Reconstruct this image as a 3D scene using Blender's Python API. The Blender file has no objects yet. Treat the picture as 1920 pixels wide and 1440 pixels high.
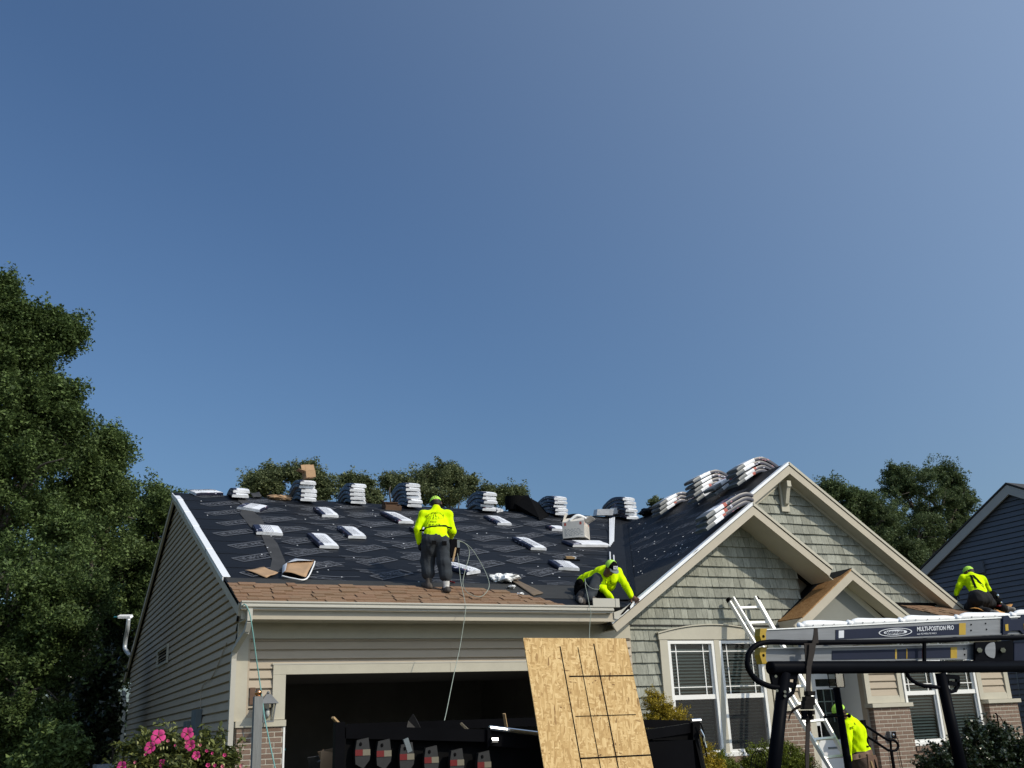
import bpy, math, random
import numpy as np
from mathutils import Vector, Matrix
from mathutils.bvhtree import BVHTree
random.seed(7); RNG = np.random.default_rng(7)
C = bpy.context.scene.collection
scene = bpy.context.scene
# ---------------------------------------------------------------- camera, sky, sun, exposure
CAMZ = 1.6
F, YAW, PITCH, ROLL = 1917.37, 0.4508585, 0.3285702, -0.0430768
_cy, _sy = math.cos(YAW), math.sin(YAW); _cp, _sp = math.cos(PITCH), math.sin(PITCH); _cr, _sr = math.cos(ROLL), math.sin(ROLL)
FW = np.array([_sy*_cp, _cy*_cp, _sp]); _r0 = np.array([_cy, -_sy, 0.0]); _u0 = np.cross(_r0, FW)
RT = _cr*_r0 + _sr*_u0; UP = -_sr*_r0 + _cr*_u0
cam_d = bpy.data.cameras.new('camera'); cam = bpy.data.objects.new('camera', cam_d); C.objects.link(cam)
cam_d.sensor_fit = 'HORIZONTAL'; cam_d.sensor_width = 36.0; cam_d.lens = F/1920*36.0
cam_d.clip_start = 0.1; cam_d.clip_end = 6000
m3 = Matrix(((RT[0], UP[0], -FW[0]), (RT[1], UP[1], -FW[1]), (RT[2], UP[2], -FW[2])))
cam.matrix_world = Matrix.Translation((0, 0, CAMZ)) @ m3.to_4x4()
scene.camera = cam
SUN = Vector((-0.74, 1.0, -0.93)).normalized()
world = bpy.data.worlds.new('World'); scene.world = world; world.use_nodes = True
wn = world.node_tree.nodes; wl = world.node_tree.links
bg = wn['Background']; sky = wn.new('ShaderNodeTexSky'); sky.sky_type = 'NISHITA'; sky.sun_disc = False
sky.sun_elevation = math.asin(-SUN.z); sky.sun_rotation = math.atan2(-SUN.x, -SUN.y)
sky.altitude = 100; sky.air_density = 1.3; sky.dust_density = 2.0; sky.ozone_density = 8.0
wl.new(sky.outputs[0], bg.inputs[0]); bg.inputs[1].default_value = 0.10
# hazy summer air: the sky whitens steadily towards the side where the sun stands
tcw = wn.new('ShaderNodeTexCoord'); dot = wn.new('ShaderNodeVectorMath'); dot.operation = 'DOT_PRODUCT'; dot.inputs[1].default_value = tuple(-SUN)
wl.new(tcw.outputs['Generated'], dot.inputs[0]); ad = wn.new('ShaderNodeMath'); ad.operation = 'ADD'; ad.inputs[1].default_value = 0.20; ad.use_clamp = False; wl.new(dot.outputs['Value'], ad.inputs[0])
mxm = wn.new('ShaderNodeMath'); mxm.operation = 'MAXIMUM'; mxm.inputs[1].default_value = 0.0; wl.new(ad.outputs[0], mxm.inputs[0])
pw = wn.new('ShaderNodeMath'); pw.operation = 'POWER'; pw.inputs[1].default_value = 1.5; wl.new(mxm.outputs[0], pw.inputs[0])
gl = wn.new('ShaderNodeMath'); gl.operation = 'MULTIPLY'; gl.inputs[1].default_value = 0.36; wl.new(pw.outputs[0], gl.inputs[0])
bg2 = wn.new('ShaderNodeBackground'); bg2.inputs[0].default_value = (0.88, 1.0, 1.05, 1); wl.new(gl.outputs[0], bg2.inputs[1])
asd = wn.new('ShaderNodeAddShader'); wl.new(bg.outputs[0], asd.inputs[0]); wl.new(bg2.outputs[0], asd.inputs[1]); wl.new(asd.outputs[0], wn['World Output'].inputs[0])
sd = bpy.data.lights.new('sun', 'SUN'); sd.energy = 3.0; sd.angle = math.radians(0.5); sd.color = (1.0, 0.92, 0.76)
so = bpy.data.objects.new('sun', sd); C.objects.link(so); so.rotation_euler = SUN.to_track_quat('-Z', 'Y').to_euler(); so.location = (20, -20, 30)
scene.view_settings.view_transform = 'Standard'; scene.view_settings.look = 'None'
scene.view_settings.exposure = 0.0; scene.view_settings.gamma = 1.0; scene.view_settings.use_curve_mapping = False
scene.cycles.max_bounces = 6; scene.cycles.transparent_max_bounces = 12
# ---------------------------------------------------------------- points on known planes of the place
def ray(x, y): return ((x-960)/F)*RT - ((y-720)/F)*UP + FW
def A(x, y, Y): d = ray(x, y); p = d*(Y/d[1]); return np.array([p[0], p[1], p[2]+CAMZ])
def AX(x, y, X): d = ray(x, y); p = d*(X/d[0]); return np.array([p[0], p[1], p[2]+CAMZ])
def onplane(x, y, p0, n):
    d = ray(x, y); n = np.array(n, float); t = np.dot(np.array(p0, float)-[0, 0, CAMZ], n)/np.dot(d, n); p = d*t
    return np.array([p[0], p[1], p[2]+CAMZ])
RIDGE_Y, RIDGE_Z, PM = 21.6, 6.57, 0.4167
def zmain(Y): return RIDGE_Z - abs(RIDGE_Y-Y)*PM
def onmain(x, y): return onplane(x, y, (0, RIDGE_Y, RIDGE_Z), (0, -PM, 1))
SPX, SPZ, BPX, PG = 11.313, 5.204, 12.75, 0.68
BPZ = SPZ + PG*(BPX-SPX)
def zleft(X): return SPZ + PG*(X-SPX)
def onleft(x, y): return onplane(x, y, (SPX, 0, SPZ), (-PG, 0, 1))
N_MAIN = np.array([0, -PM, 1])/math.hypot(1, PM); N_LEFT = np.array([-PG, 0, 1])/math.hypot(1, PG)
# ---------------------------------------------------------------- materials
MATS = {}
def mat(name, col, rough=0.7, var=0.0, scale=8.0, rnd=0.0, bump=0.0, spec=0.4, metal=0.0, stretch=(1, 1, 1), island=0.0, trans=0.0, bscale=None, col2=None, dirt=0.0):
    m = bpy.data.materials.new(name); m.use_nodes = True; nt = m.node_tree; N = nt.nodes; L = nt.links
    b = N['Principled BSDF']; b.inputs['Roughness'].default_value = rough; b.inputs['Metallic'].default_value = metal
    b.inputs['Specular IOR Level'].default_value = spec
    tc = N.new('ShaderNodeTexCoord'); mp = N.new('ShaderNodeMapping'); mp.inputs['Scale'].default_value = stretch
    L.new(tc.outputs['Object'], mp.inputs['Vector'])
    no = N.new('ShaderNodeTexNoise'); no.inputs['Scale'].default_value = scale; no.inputs['Detail'].default_value = 5; no.inputs['Roughness'].default_value = 0.65
    L.new(mp.outputs[0], no.inputs['Vector'])
    rmp = N.new('ShaderNodeMapRange'); rmp.inputs[1].default_value = 0.25; rmp.inputs[2].default_value = 0.75
    rmp.inputs[3].default_value = 1-var; rmp.inputs[4].default_value = 1+var
    L.new(no.outputs['Fac'], rmp.inputs[0]); fac = rmp.outputs[0]
    def mul(a, bsock):
        q = N.new('ShaderNodeMath'); q.operation = 'MULTIPLY'; L.new(a, q.inputs[0]); L.new(bsock, q.inputs[1]); return q.outputs[0]
    def rr(src, amt):
        q = N.new('ShaderNodeMapRange'); q.inputs[3].default_value = 1-amt; q.inputs[4].default_value = 1+amt; L.new(src, q.inputs[0]); return q.outputs[0]
    oi = N.new('ShaderNodeObjectInfo'); ge = N.new('ShaderNodeNewGeometry')
    if rnd: fac = mul(fac, rr(oi.outputs['Random'], rnd))
    if island: fac = mul(fac, rr(ge.outputs['Random Per Island'], island))
    base = None
    if col2 is not None:
        mx = N.new('ShaderNodeMix'); mx.data_type = 'RGBA'; mx.inputs[6].default_value = (*col, 1); mx.inputs[7].default_value = (*col2, 1)
        src = oi.outputs['Random'] if rnd else (ge.outputs['Random Per Island'] if island else no.outputs['Fac'])
        L.new(src, mx.inputs[0]); base = mx.outputs[2]
    vm = N.new('ShaderNodeVectorMath'); vm.operation = 'SCALE'
    if base is not None: L.new(base, vm.inputs[0])
    else: vm.inputs[0].default_value = col
    L.new(fac, vm.inputs['Scale']); colout = vm.outputs[0]
    if dirt:
        n2 = N.new('ShaderNodeTexNoise'); n2.inputs['Scale'].default_value = 0.9; n2.inputs['Detail'].default_value = 6
        L.new(tc.outputs['Object'], n2.inputs['Vector'])
        r2 = N.new('ShaderNodeMapRange'); r2.inputs[1].default_value = 0.45; r2.inputs[2].default_value = 0.75; r2.inputs[4].default_value = dirt
        L.new(n2.outputs['Fac'], r2.inputs[0])
        m2 = N.new('ShaderNodeMix'); m2.data_type = 'RGBA'; L.new(r2.outputs[0], m2.inputs[0]); L.new(colout, m2.inputs[6]); m2.inputs[7].default_value = (0.12, 0.10, 0.08, 1)
        colout = m2.outputs[2]
    L.new(colout, b.inputs['Base Color'])
    if bump:
        bp = N.new('ShaderNodeBump'); bp.inputs['Strength'].default_value = bump; bp.inputs['Distance'].default_value = 0.02
        if bscale:
            nb = N.new('ShaderNodeTexNoise'); nb.inputs['Scale'].default_value = bscale; nb.inputs['Detail'].default_value = 4; L.new(mp.outputs[0], nb.inputs['Vector']); L.new(nb.outputs['Fac'], bp.inputs['Height'])
        else: L.new(no.outputs['Fac'], bp.inputs['Height'])
        L.new(bp.outputs[0], b.inputs['Normal'])
    if trans:
        t = N.new('ShaderNodeBsdfTranslucent'); L.new(colout, t.inputs['Color']); ms = N.new('ShaderNodeMixShader'); ms.inputs[0].default_value = trans
        L.new(b.outputs[0], ms.inputs[1]); L.new(t.outputs[0], ms.inputs[2]); L.new(ms.outputs[0], N['Material Output'].inputs[0])
    MATS[name] = m; return m
def osb_mat(name, cols, scale=1.0):
    m = bpy.data.materials.new(name); m.use_nodes = True; nt = m.node_tree; N = nt.nodes; L = nt.links; b = N['Principled BSDF']; b.inputs['Roughness'].default_value = 0.75; b.inputs['Specular IOR Level'].default_value = 0.2
    tc = N.new('ShaderNodeTexCoord'); prev = None; wob = N.new('ShaderNodeTexNoise'); wob.inputs['Scale'].default_value = 9; L.new(tc.outputs['Object'], wob.inputs['Vector'])
    for k, (ang, sc) in enumerate(((0.5, (50, 13, 30)), (2.3, (46, 11, 30)), (1.4, (62, 15, 30)), (3.0, (54, 13, 30)))):
        mp = N.new('ShaderNodeMapping'); mp.vector_type = 'TEXTURE'
        rot = N.new('ShaderNodeMapping'); rot.inputs['Rotation'].default_value = (0, 0, ang); L.new(tc.outputs['UV'], rot.inputs['Vector'])
        mp = N.new('ShaderNodeMapping'); mp.inputs['Scale'].default_value = tuple(s*scale for s in sc); mp.inputs['Location'].default_value = (k*7.3, k*3.1, 0); L.new(rot.outputs[0], mp.inputs['Vector'])
        vo = N.new('ShaderNodeTexVoronoi'); vo.inputs['Scale'].default_value = 1.0; L.new(mp.outputs[0], vo.inputs['Vector'])
        sep = N.new('ShaderNodeSeparateColor'); L.new(vo.outputs['Color'], sep.inputs[0])
        rp = N.new('ShaderNodeValToRGB'); L.new(sep.outputs[0], rp.inputs[0])
        e = rp.color_ramp.elements; e[0].position = 0.0; e[0].color = (*cols[0], 1); e[1].position = 1.0; e[1].color = (*cols[3], 1)
        e1 = e.new(0.03); e1.color = (*cols[1], 1); e2 = e.new(0.5); e2.color = (*cols[2], 1)
        if prev is None: prev = rp.outputs[0]
        else:
            gt = N.new('ShaderNodeMath'); gt.operation = 'GREATER_THAN'; gt.inputs[1].default_value = 0.52; L.new(sep.outputs[1], gt.inputs[0])
            mx = N.new('ShaderNodeMix'); mx.data_type = 'RGBA'; L.new(gt.outputs[0], mx.inputs[0]); L.new(prev, mx.inputs[6]); L.new(rp.outputs[0], mx.inputs[7]); prev = mx.outputs[2]
    L.new(prev, b.inputs['Base Color']); MATS[name] = m; return m
def glass_mat(name, tint, refl=1.0):
    m = bpy.data.materials.new(name); m.use_nodes = True; nt = m.node_tree; N = nt.nodes; L = nt.links
    t = N.new('ShaderNodeBsdfTransparent'); t.inputs[0].default_value = (*tint, 1); g = N.new('ShaderNodeBsdfGlossy'); g.inputs['Roughness'].default_value = 0.03
    fr = N.new('ShaderNodeFresnel'); fr.inputs[0].default_value = 1.5; q = N.new('ShaderNodeMath'); q.operation = 'MULTIPLY'; q.inputs[1].default_value = refl; L.new(fr.outputs[0], q.inputs[0])
    ms = N.new('ShaderNodeMixShader'); L.new(q.outputs[0], ms.inputs[0]); L.new(t.outputs[0], ms.inputs[1]); L.new(g.outputs[0], ms.inputs[2]); L.new(ms.outputs[0], N['Material Output'].inputs[0]); MATS[name] = m; return m
mat('siding', (0.44, 0.365, 0.275), 0.6, 0.07, 2, rnd=0.045, dirt=0.10, bump=0.06, bscale=60, stretch=(1, 1, 6))
mat('trim', (0.50, 0.465, 0.375), 0.55, 0.06, 5, bump=0.05, bscale=40, dirt=0.10)
mat('trim_fascia', (0.48, 0.425, 0.335), 0.55, 0.06, 4, bump=0.04, bscale=40, dirt=0.08)
mat('drip_edge', (0.88, 0.89, 0.90), 0.3, 0.04, 3, spec=0.5)
mat('gutter', (0.50, 0.475, 0.41), 0.35, 0.04, 4, spec=0.5, dirt=0.1)
mat('shake', (0.235, 0.240, 0.200), 0.75, 0.34, 5, rnd=0.10, bump=0.5, stretch=(9, 9, 0.7), col2=(0.305, 0.310, 0.262))
mat('felt', (0.0065, 0.0075, 0.0100), 0.6, 0.3, 1.6, bump=0.4, bscale=5, spec=0.20, stretch=(0.5, 1.6, 1))
mat('felt_print', (0.105, 0.11, 0.125), 0.7, 0.3, 9)
mat('ice_shield', (0.030, 0.030, 0.029), 0.8, 0.25, 2.5, bump=0.15, bscale=30)
mat('dusty_felt', (0.036, 0.036, 0.037), 0.85, 0.3, 3)
mat('roof_shingle', (0.34, 0.225, 0.142), 0.95, 0.3, 60, rnd=0.34, bump=0.4, col2=(0.18, 0.108, 0.068), spec=0.15)
mat('brick', (0.27, 0.185, 0.140), 0.9, 0.22, 22, rnd=0.28, bump=0.4, col2=(0.19, 0.135, 0.105), spec=0.2)
mat('mortar', (0.46, 0.42, 0.35), 0.95, 0.12, 14, bump=0.2)
mat('vinyl', (0.84, 0.83, 0.80), 0.35, 0.03, 4, spec=0.5)
mat('white_door', (0.74, 0.75, 0.76), 0.4, 0.03, 3)
mat('blind', (0.70, 0.70, 0.66), 0.6)
mat('screen', (0.045, 0.045, 0.045), 0.9, 0.15, 30)
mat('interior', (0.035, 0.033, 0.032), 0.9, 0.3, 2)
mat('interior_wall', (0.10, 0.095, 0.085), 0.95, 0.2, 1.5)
mat('stored', (0.10, 0.10, 0.11), 0.8, 0.3, 3, rnd=0.6)
mat('wrap_white', (0.80, 0.81, 0.84), 0.4, 0.22, 5, bump=0.25, bscale=14, spec=0.5)
mat('wrap_grey', (0.13, 0.14, 0.145), 0.45, 0.2, 9, bump=0.2, spec=0.5)
mat('label_ink', (0.22, 0.225, 0.24), 0.6, 0.2, 30)
mat('red_ink', (0.45, 0.10, 0.07), 0.55)
mat('cardboard', (0.40, 0.255, 0.145), 0.85, 0.15, 5, bump=0.1, dirt=0.15)
mat('box_white', (0.66, 0.62, 0.56), 0.75, 0.08, 5, dirt=0.15)
mat('black_steel', (0.0022, 0.0026, 0.0045), 0.5, 0.2, 5, spec=0.035)
mat('matte_black', (0.0045, 0.0045, 0.005), 0.85, 0.2, 8, spec=0.05)
mat('trailer_paint', (0.003, 0.003, 0.004), 0.45, 0.3, 3, spec=0.035, dirt=0.02)
mat('chrome', (0.75, 0.75, 0.74), 0.15, 0.02, 3, metal=1.0)
mat('aluminium', (0.90, 0.90, 0.88), 0.38, 0.06, 12, spec=0.5, metal=0.15)
mat('ladder_rail', (0.20, 0.21, 0.225), 0.55, 0.16, 14, metal=0.2, stretch=(0.3, 4, 4), dirt=0.1)
mat('ladder_yellow', (0.40, 0.26, 0.018), 0.5, 0.12, 20)
mat('label_blue', (0.007, 0.012, 0.034), 0.55, 0.15, 6, spec=0.2)
mat('label_white', (0.62, 0.64, 0.68), 0.4, 0.06, 20)
mat('strap', (0.020, 0.015, 0.013), 0.85, 0.25, 25)
mat('plastic_white', (0.88, 0.88, 0.87), 0.4, 0.05, 6, bump=0.25, bscale=9, spec=0.5)
mat('red_reflector', (0.13, 0.010, 0.010), 0.35)
mat('white_reflector', (0.17, 0.15, 0.11), 0.35)
mat('copper', (0.55, 0.27, 0.13), 0.18, 0.08, 12, metal=1.0)
mat('post_grey', (0.20, 0.205, 0.20), 0.8, 0.2, 6, stretch=(6, 6, 0.6), bump=0.15)
mat('lantern', (0.17, 0.175, 0.18), 0.45, 0.1, 10)
mat('hose_teal', (0.17, 0.36, 0.33), 0.5)
mat('rope', (0.30, 0.34, 0.29), 0.8)
mat('hivis', (0.66, 0.92, 0.0), 0.8, 0.12, 5, spec=0.1, bump=0.55, bscale=13, stretch=(1.6, 1.6, 0.7))
mat('hivis_cap', (0.46, 0.80, 0.09), 0.8, 0.12, 30)
mat('denim', (0.030, 0.036, 0.044), 0.9, 0.35, 7, bump=0.35, bscale=18)
mat('dark_trousers', (0.010, 0.010, 0.012), 0.9, 0.25, 8, bump=0.2, bscale=24)
mat('brown_trousers', (0.065, 0.042, 0.033), 0.9, 0.25, 8, bump=0.2, bscale=24)
mat('skin', (0.20, 0.095, 0.062), 0.55, 0.12, 14)
mat('glove', (0.014, 0.013, 0.013), 0.8)
mat('hair', (0.012, 0.010, 0.009), 0.7, 0.2, 40)
mat('boot', (0.085, 0.072, 0.062), 0.85, 0.35, 18)
mat('boot_sole', (0.20, 0.185, 0.17), 0.9, 0.3, 20)
mat('sock', (0.62, 0.60, 0.57), 0.9, 0.1, 20)
mat('leather', (0.13, 0.072, 0.045), 0.7, 0.25, 14)
mat('wood_handle', (0.42, 0.28, 0.14), 0.6, 0.2, 12)
mat('wood_weathered', (0.14, 0.105, 0.075), 0.9, 0.3, 12, stretch=(1, 8, 1))
mat('stake_grey', (0.016, 0.0155, 0.016), 0.5, 0.2, 9)
mat('cardboard_dark', (0.15, 0.088, 0.055), 0.9, 0.2, 5)  # cardboard again, darkened so the tipped carton's shade is in its colour
mat('orange_card', (0.50, 0.24, 0.06), 0.8, 0.1, 4)
mat('bark', (0.10, 0.085, 0.07), 0.95, 0.3, 5, bump=0.6, stretch=(3, 3, 0.6))
mat('leaf_a', (0.0644, 0.1035, 0.0322), 0.6, 0.25, 0.35, island=0.35, trans=0.25, col2=(0.1058, 0.1518, 0.0460), spec=0.25)
mat('leaf_b', (0.0713, 0.1127, 0.0345), 0.6, 0.25, 0.35, island=0.35, trans=0.25, col2=(0.1207, 0.1667, 0.0517), spec=0.25)
mat('leaf_far', (0.1020, 0.1380, 0.0624), 0.6, 0.25, 0.35, island=0.4, trans=0.28, col2=(0.1800, 0.1980, 0.0960), spec=0.25)  # leaf colour lightened to stand in for distance haze
mat('leaf_right', (0.0713, 0.1058, 0.0437), 0.6, 0.25, 0.35, island=0.4, trans=0.28, col2=(0.1207, 0.1587, 0.0667), spec=0.25)
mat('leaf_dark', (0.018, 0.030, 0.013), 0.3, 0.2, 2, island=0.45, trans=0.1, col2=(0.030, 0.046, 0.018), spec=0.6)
mat('leaf_gold', (0.2500, 0.1938, 0.0125), 0.6, 0.2, 3, island=0.45, trans=0.2, col2=(0.3750, 0.2750, 0.0175))
mat('leaf_lime', (0.0978, 0.1323, 0.0138), 0.6, 0.2, 3, island=0.4, trans=0.2, col2=(0.1495, 0.1782, 0.0184))
mat('leaf_hib', (0.0690, 0.0897, 0.0230), 0.5, 0.2, 3, island=0.4, trans=0.22, col2=(0.1265, 0.1380, 0.0345))
mat('petal', (0.74, 0.06, 0.26), 0.6, 0.15, 14, island=0.2, trans=0.3)
mat('petal_pale', (0.72, 0.20, 0.27), 0.6, 0.15, 14, island=0.2, trans=0.3)
mat('flower_eye', (0.22, 0.008, 0.03), 0.6)
mat('stamen', (0.40, 0.40, 0.16), 0.6)
mat('grass', (0.13, 0.125, 0.06), 0.95, 0.4, 3, bump=0.3)
mat('concrete', (0.33, 0.315, 0.285), 0.9, 0.12, 2, bump=0.1)
mat('mulch', (0.05, 0.034, 0.024), 0.95, 0.4, 16, bump=0.5)
mat('blue_siding', (0.105, 0.120, 0.148), 0.6, 0.05, 3, rnd=0.03, bump=0.05, bscale=50)
mat('neighbour_trim', (0.42, 0.41, 0.38), 0.6, 0.05, 5)
mat('dark_roof', (0.05, 0.05, 0.052), 0.95, 0.3, 20)
mat('utility_grey', (0.13, 0.155, 0.165), 0.6, 0.1, 6)
mat('galv', (0.62, 0.63, 0.63), 0.35, 0.12, 10, metal=0.5)
mat('teal_plastic', (0.02, 0.16, 0.20), 0.5)
osb_mat('osb', ((0.18, 0.095, 0.038), (0.43, 0.265, 0.105), (0.57, 0.375, 0.16), (0.72, 0.515, 0.25)))
osb_mat('osb_roof', ((0.14, 0.06, 0.02), (0.27, 0.135, 0.048), (0.33, 0.175, 0.07), (0.45, 0.26, 0.115)), 1.3)
glass_mat('glass', (0.62, 0.70, 0.66), 1.0); glass_mat('lamp_glass', (0.75, 0.76, 0.74), 0.25)
def printed_mat():
    m = bpy.data.materials.new('wrap_print'); m.use_nodes = True; nt = m.node_tree; N = nt.nodes; L = nt.links; b = N['Principled BSDF']; b.inputs['Roughness'].default_value = 0.4
    tc = N.new('ShaderNodeTexCoord'); mp = N.new('ShaderNodeMapping'); mp.inputs['Scale'].default_value = (17, 22, 1); L.new(tc.outputs['UV'], mp.inputs['Vector'])
    vo = N.new('ShaderNodeTexVoronoi'); vo.distance = 'CHEBYCHEV'; vo.inputs['Scale'].default_value = 1; vo.inputs['Randomness'].default_value = 0.75; L.new(mp.outputs[0], vo.inputs['Vector'])
    sep = N.new('ShaderNodeSeparateColor'); L.new(vo.outputs['Color'], sep.inputs[0]); rp = N.new('ShaderNodeValToRGB'); rp.color_ramp.interpolation = 'CONSTANT'; L.new(sep.outputs[0], rp.inputs[0])
    e = rp.color_ramp.elements; e[0].color = (0.014, 0.015, 0.035, 1); e[1].position = 0.80; e[1].color = (0.46, 0.46, 0.55, 1); q = e.new(0.92); q.color = (0.38, 0.16, 0.20, 1); q = e.new(0.97); q.color = (0.05, 0.03, 0.09, 1)
    g = N.new('ShaderNodeMath'); g.operation = 'LESS_THAN'; g.inputs[1].default_value = 0.36; L.new(vo.outputs['Distance'], g.inputs[0])
    mx = N.new('ShaderNodeMix'); mx.data_type = 'RGBA'; mx.inputs[6].default_value = (0.014, 0.015, 0.035, 1); L.new(g.outputs[0], mx.inputs[0]); L.new(rp.outputs[0], mx.inputs[7]); L.new(mx.outputs[2], b.inputs['Base Color']); MATS['wrap_print'] = m
printed_mat()
# ---------------------------------------------------------------- objects: things, parts, sub-parts
WORLD = {}
def _place(o, parent, M=None):
    C.objects.link(o); M = M or Matrix.Identity(4)
    if parent is not None:
        o.parent = parent; o.matrix_parent_inverse = WORLD[parent.name].inverted()
    o.matrix_basis = M; WORLD[o.name] = M.copy(); return o
def thing(name, label, cat, loc, group=None):
    o = bpy.data.objects.new(name, None); o.empty_display_size = 0.2; o['label'] = label; o['category'] = cat
    if group: o['group'] = group
    return _place(o, None, Matrix.Translation(Vector([float(v) for v in loc])))
def tag(o, label, cat, group=None):
    o['label'] = label; o['category'] = cat
    if group: o['group'] = group
    return o
class MB:
    def __init__(s): s.v = []; s.f = []; s.m = []; s.uv = {}; s.mats = []; s.smooth = False
    def mi(s, m):
        if m not in s.mats: s.mats.append(m)
        return s.mats.index(m)
    def add(s, vs, fs, m):
        b = len(s.v); k = s.mi(m); s.v += [tuple(float(c) for c in p) for p in vs]
        for f in fs: s.f.append(tuple(b+i for i in f)); s.m.append(k)
        return s
    def box(s, lo, hi, m):
        x0, y0, z0 = lo; x1, y1, z1 = hi
        return s.add([(x0,y0,z0),(x1,y0,z0),(x1,y1,z0),(x0,y1,z0),(x0,y0,z1),(x1,y0,z1),(x1,y1,z1),(x0,y1,z1)],
                     [(0,3,2,1),(4,5,6,7),(0,1,5,4),(1,2,6,5),(2,3,7,6),(3,0,4,7)], m)
    def obox(s, c, ax, ay, az, m):     # centre and three half vectors
        c, ax, ay, az = (np.array(q, float) for q in (c, ax, ay, az)); V = []
        for k in (-1, 1):
            for i, j in ((-1,-1),(1,-1),(1,1),(-1,1)): V.append(c+i*ax+j*ay+k*az)
        return s.add(V, [(0,3,2,1),(4,5,6,7),(0,1,5,4),(1,2,6,5),(2,3,7,6),(3,0,4,7)], m)
    def prism(s, poly, ext, m):        # 3-D polygon pushed along a vector
        n = len(poly); P = [np.array(p, float) for p in poly]; e = np.array(ext, float)
        return s.add(P+[p+e for p in P], [tuple(range(n))[::-1], tuple(range(n, 2*n))]+[(i, (i+1) % n, n+(i+1) % n, n+i) for i in range(n)], m)
    def sheet(s, poly, m): return s.add(poly, [tuple(range(len(poly)))], m)
    def bar(s, p, q, w, h, m, up=(0, 0, 1)):
        p, q = np.array(p, float), np.array(q, float); d = q-p; L = np.linalg.norm(d); d /= L; a = np.cross(d, np.array(up, float)); a /= np.linalg.norm(a); b = np.cross(a, d)
        return s.obox((p+q)/2, d*L/2, a*w/2, b*h/2, m)
    def tube(s, path, r, m, n=8, cap=True):
        P = [np.array(p, float) for p in path]; R = r if hasattr(r, '__len__') else [r]*len(P); V = []; a = None
        for i, p in enumerate(P):
            t = P[min(i+1, len(P)-1)]-P[max(i-1, 0)]; t = t/(np.linalg.norm(t)+1e-9)
            if a is None:
                ref = np.array([0, 0, 1.]) if abs(t[2]) < 0.9 else np.array([1., 0, 0]); a = np.cross(t, ref)
            a = a-t*np.dot(a, t); a /= np.linalg.norm(a); b = np.cross(t, a)
            for k in range(n): V.append(p+R[i]*(math.cos(2*math.pi*k/n)*a+math.sin(2*math.pi*k/n)*b))
        Fs = [(i*n+k, i*n+(k+1) % n, (i+1)*n+(k+1) % n, (i+1)*n+k) for i in range(len(P)-1) for k in range(n)]
        if cap: Fs += [tuple(range(n))[::-1], tuple(range((len(P)-1)*n, len(P)*n))]
        return s.add(V, Fs, m)
    def ball(s, c, r, m, nu=12, nv=8):
        rx, ry, rz = r if hasattr(r, '__len__') else (r, r, r); V = [(c[0], c[1], c[2]+rz)]
        for i in range(1, nv):
            for k in range(nu):
                t = math.pi*i/nv; p = 2*math.pi*k/nu; V.append((c[0]+rx*math.sin(t)*math.cos(p), c[1]+ry*math.sin(t)*math.sin(p), c[2]+rz*math.cos(t)))
        V.append((c[0], c[1], c[2]-rz)); Fs = [(0, 1+k, 1+(k+1) % nu) for k in range(nu)]
        for i in range(nv-2): Fs += [(1+i*nu+k, 1+(i+1)*nu+k, 1+(i+1)*nu+(k+1) % nu, 1+i*nu+(k+1) % nu) for k in range(nu)]
        Fs += [(len(V)-1, 1+(nv-2)*nu+(k+1) % nu, 1+(nv-2)*nu+k) for k in range(nu)]
        return s.add(V, Fs, m)
    def build(s, name, parent=None, smooth=False, label=None, kind=None, uv=None):
        me = bpy.data.meshes.new(name); me.from_pydata(s.v, [], s.f)
        for m in s.mats: me.materials.append(MATS[m])
        me.polygons.foreach_set('material_index', s.m)
        if smooth: me.polygons.foreach_set('use_smooth', [True]*len(s.f))
        if uv is not None:
            l = me.uv_layers.new(name='UVMap'); co = np.array(s.v); li = np.empty(len(me.loops), int); me.loops.foreach_get('vertex_index', li)
            o, ux, uy = (np.array(q, float) for q in uv); d = co[li]-o; l.data.foreach_set('uv', np.stack([d@ux, d@uy], 1).astype(np.float32).ravel())
        me.validate(); me.update(); o = bpy.data.objects.new(name, me); _place(o, parent)
        if label: o['label'] = label
        if kind: o['kind'] = kind
        return o
def smooth_angle(o, deg=40):
    o.data.polygons.foreach_set('use_smooth', [True]*len(o.data.polygons))
    try: o.data.set_sharp_from_angle(angle=math.radians(deg))
    except Exception: pass
    return o
def bez(pts, n=10):     # smooth curve through points
    P = [np.array(p, float) for p in pts]; P = [2*P[0]-P[1]]+P+[2*P[-1]-P[-2]]; out = []
    for i in range(1, len(P)-2):
        for k in range(n):
            t = k/n; a, b, c, d = P[i-1:i+3]
            out.append(0.5*((2*b)+(c-a)*t+(2*a-5*b+4*c-d)*t*t+(3*b-a-3*c+d)*t**3))
    out.append(P[-2]); return out
def clip(poly, a, b, c):      # keep a*u + b*v <= c
    out = []
    for i in range(len(poly)):
        p, q = poly[i], poly[(i+1) % len(poly)]; dp = a*p[0]+b*p[1]-c; dq = a*q[0]+b*q[1]-c
        if dp <= 0: out.append(p)
        if dp*dq < 0: t = dp/(dp-dq); out.append((p[0]+t*(q[0]-p[0]), p[1]+t*(q[1]-p[1])))
    return out
BOXMESH = {}
def unit_box(m):
    if m not in BOXMESH:
        b = MB().box((-.5, -.5, -.5), (.5, .5, .5), m); me = bpy.data.meshes.new('piece_'+m); me.from_pydata(b.v, [], b.f); me.materials.append(MATS[m]); BOXMESH[m] = me
    return BOXMESH[m]
def piece(name, m, c, size, parent, rot=None):
    o = bpy.data.objects.new(name, unit_box(m)); M = Matrix.Translation(Vector(c)) @ (rot.to_4x4() if rot else Matrix.Identity(4)) @ Matrix.Diagonal((*size, 1)); return _place(o, parent, M)
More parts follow.
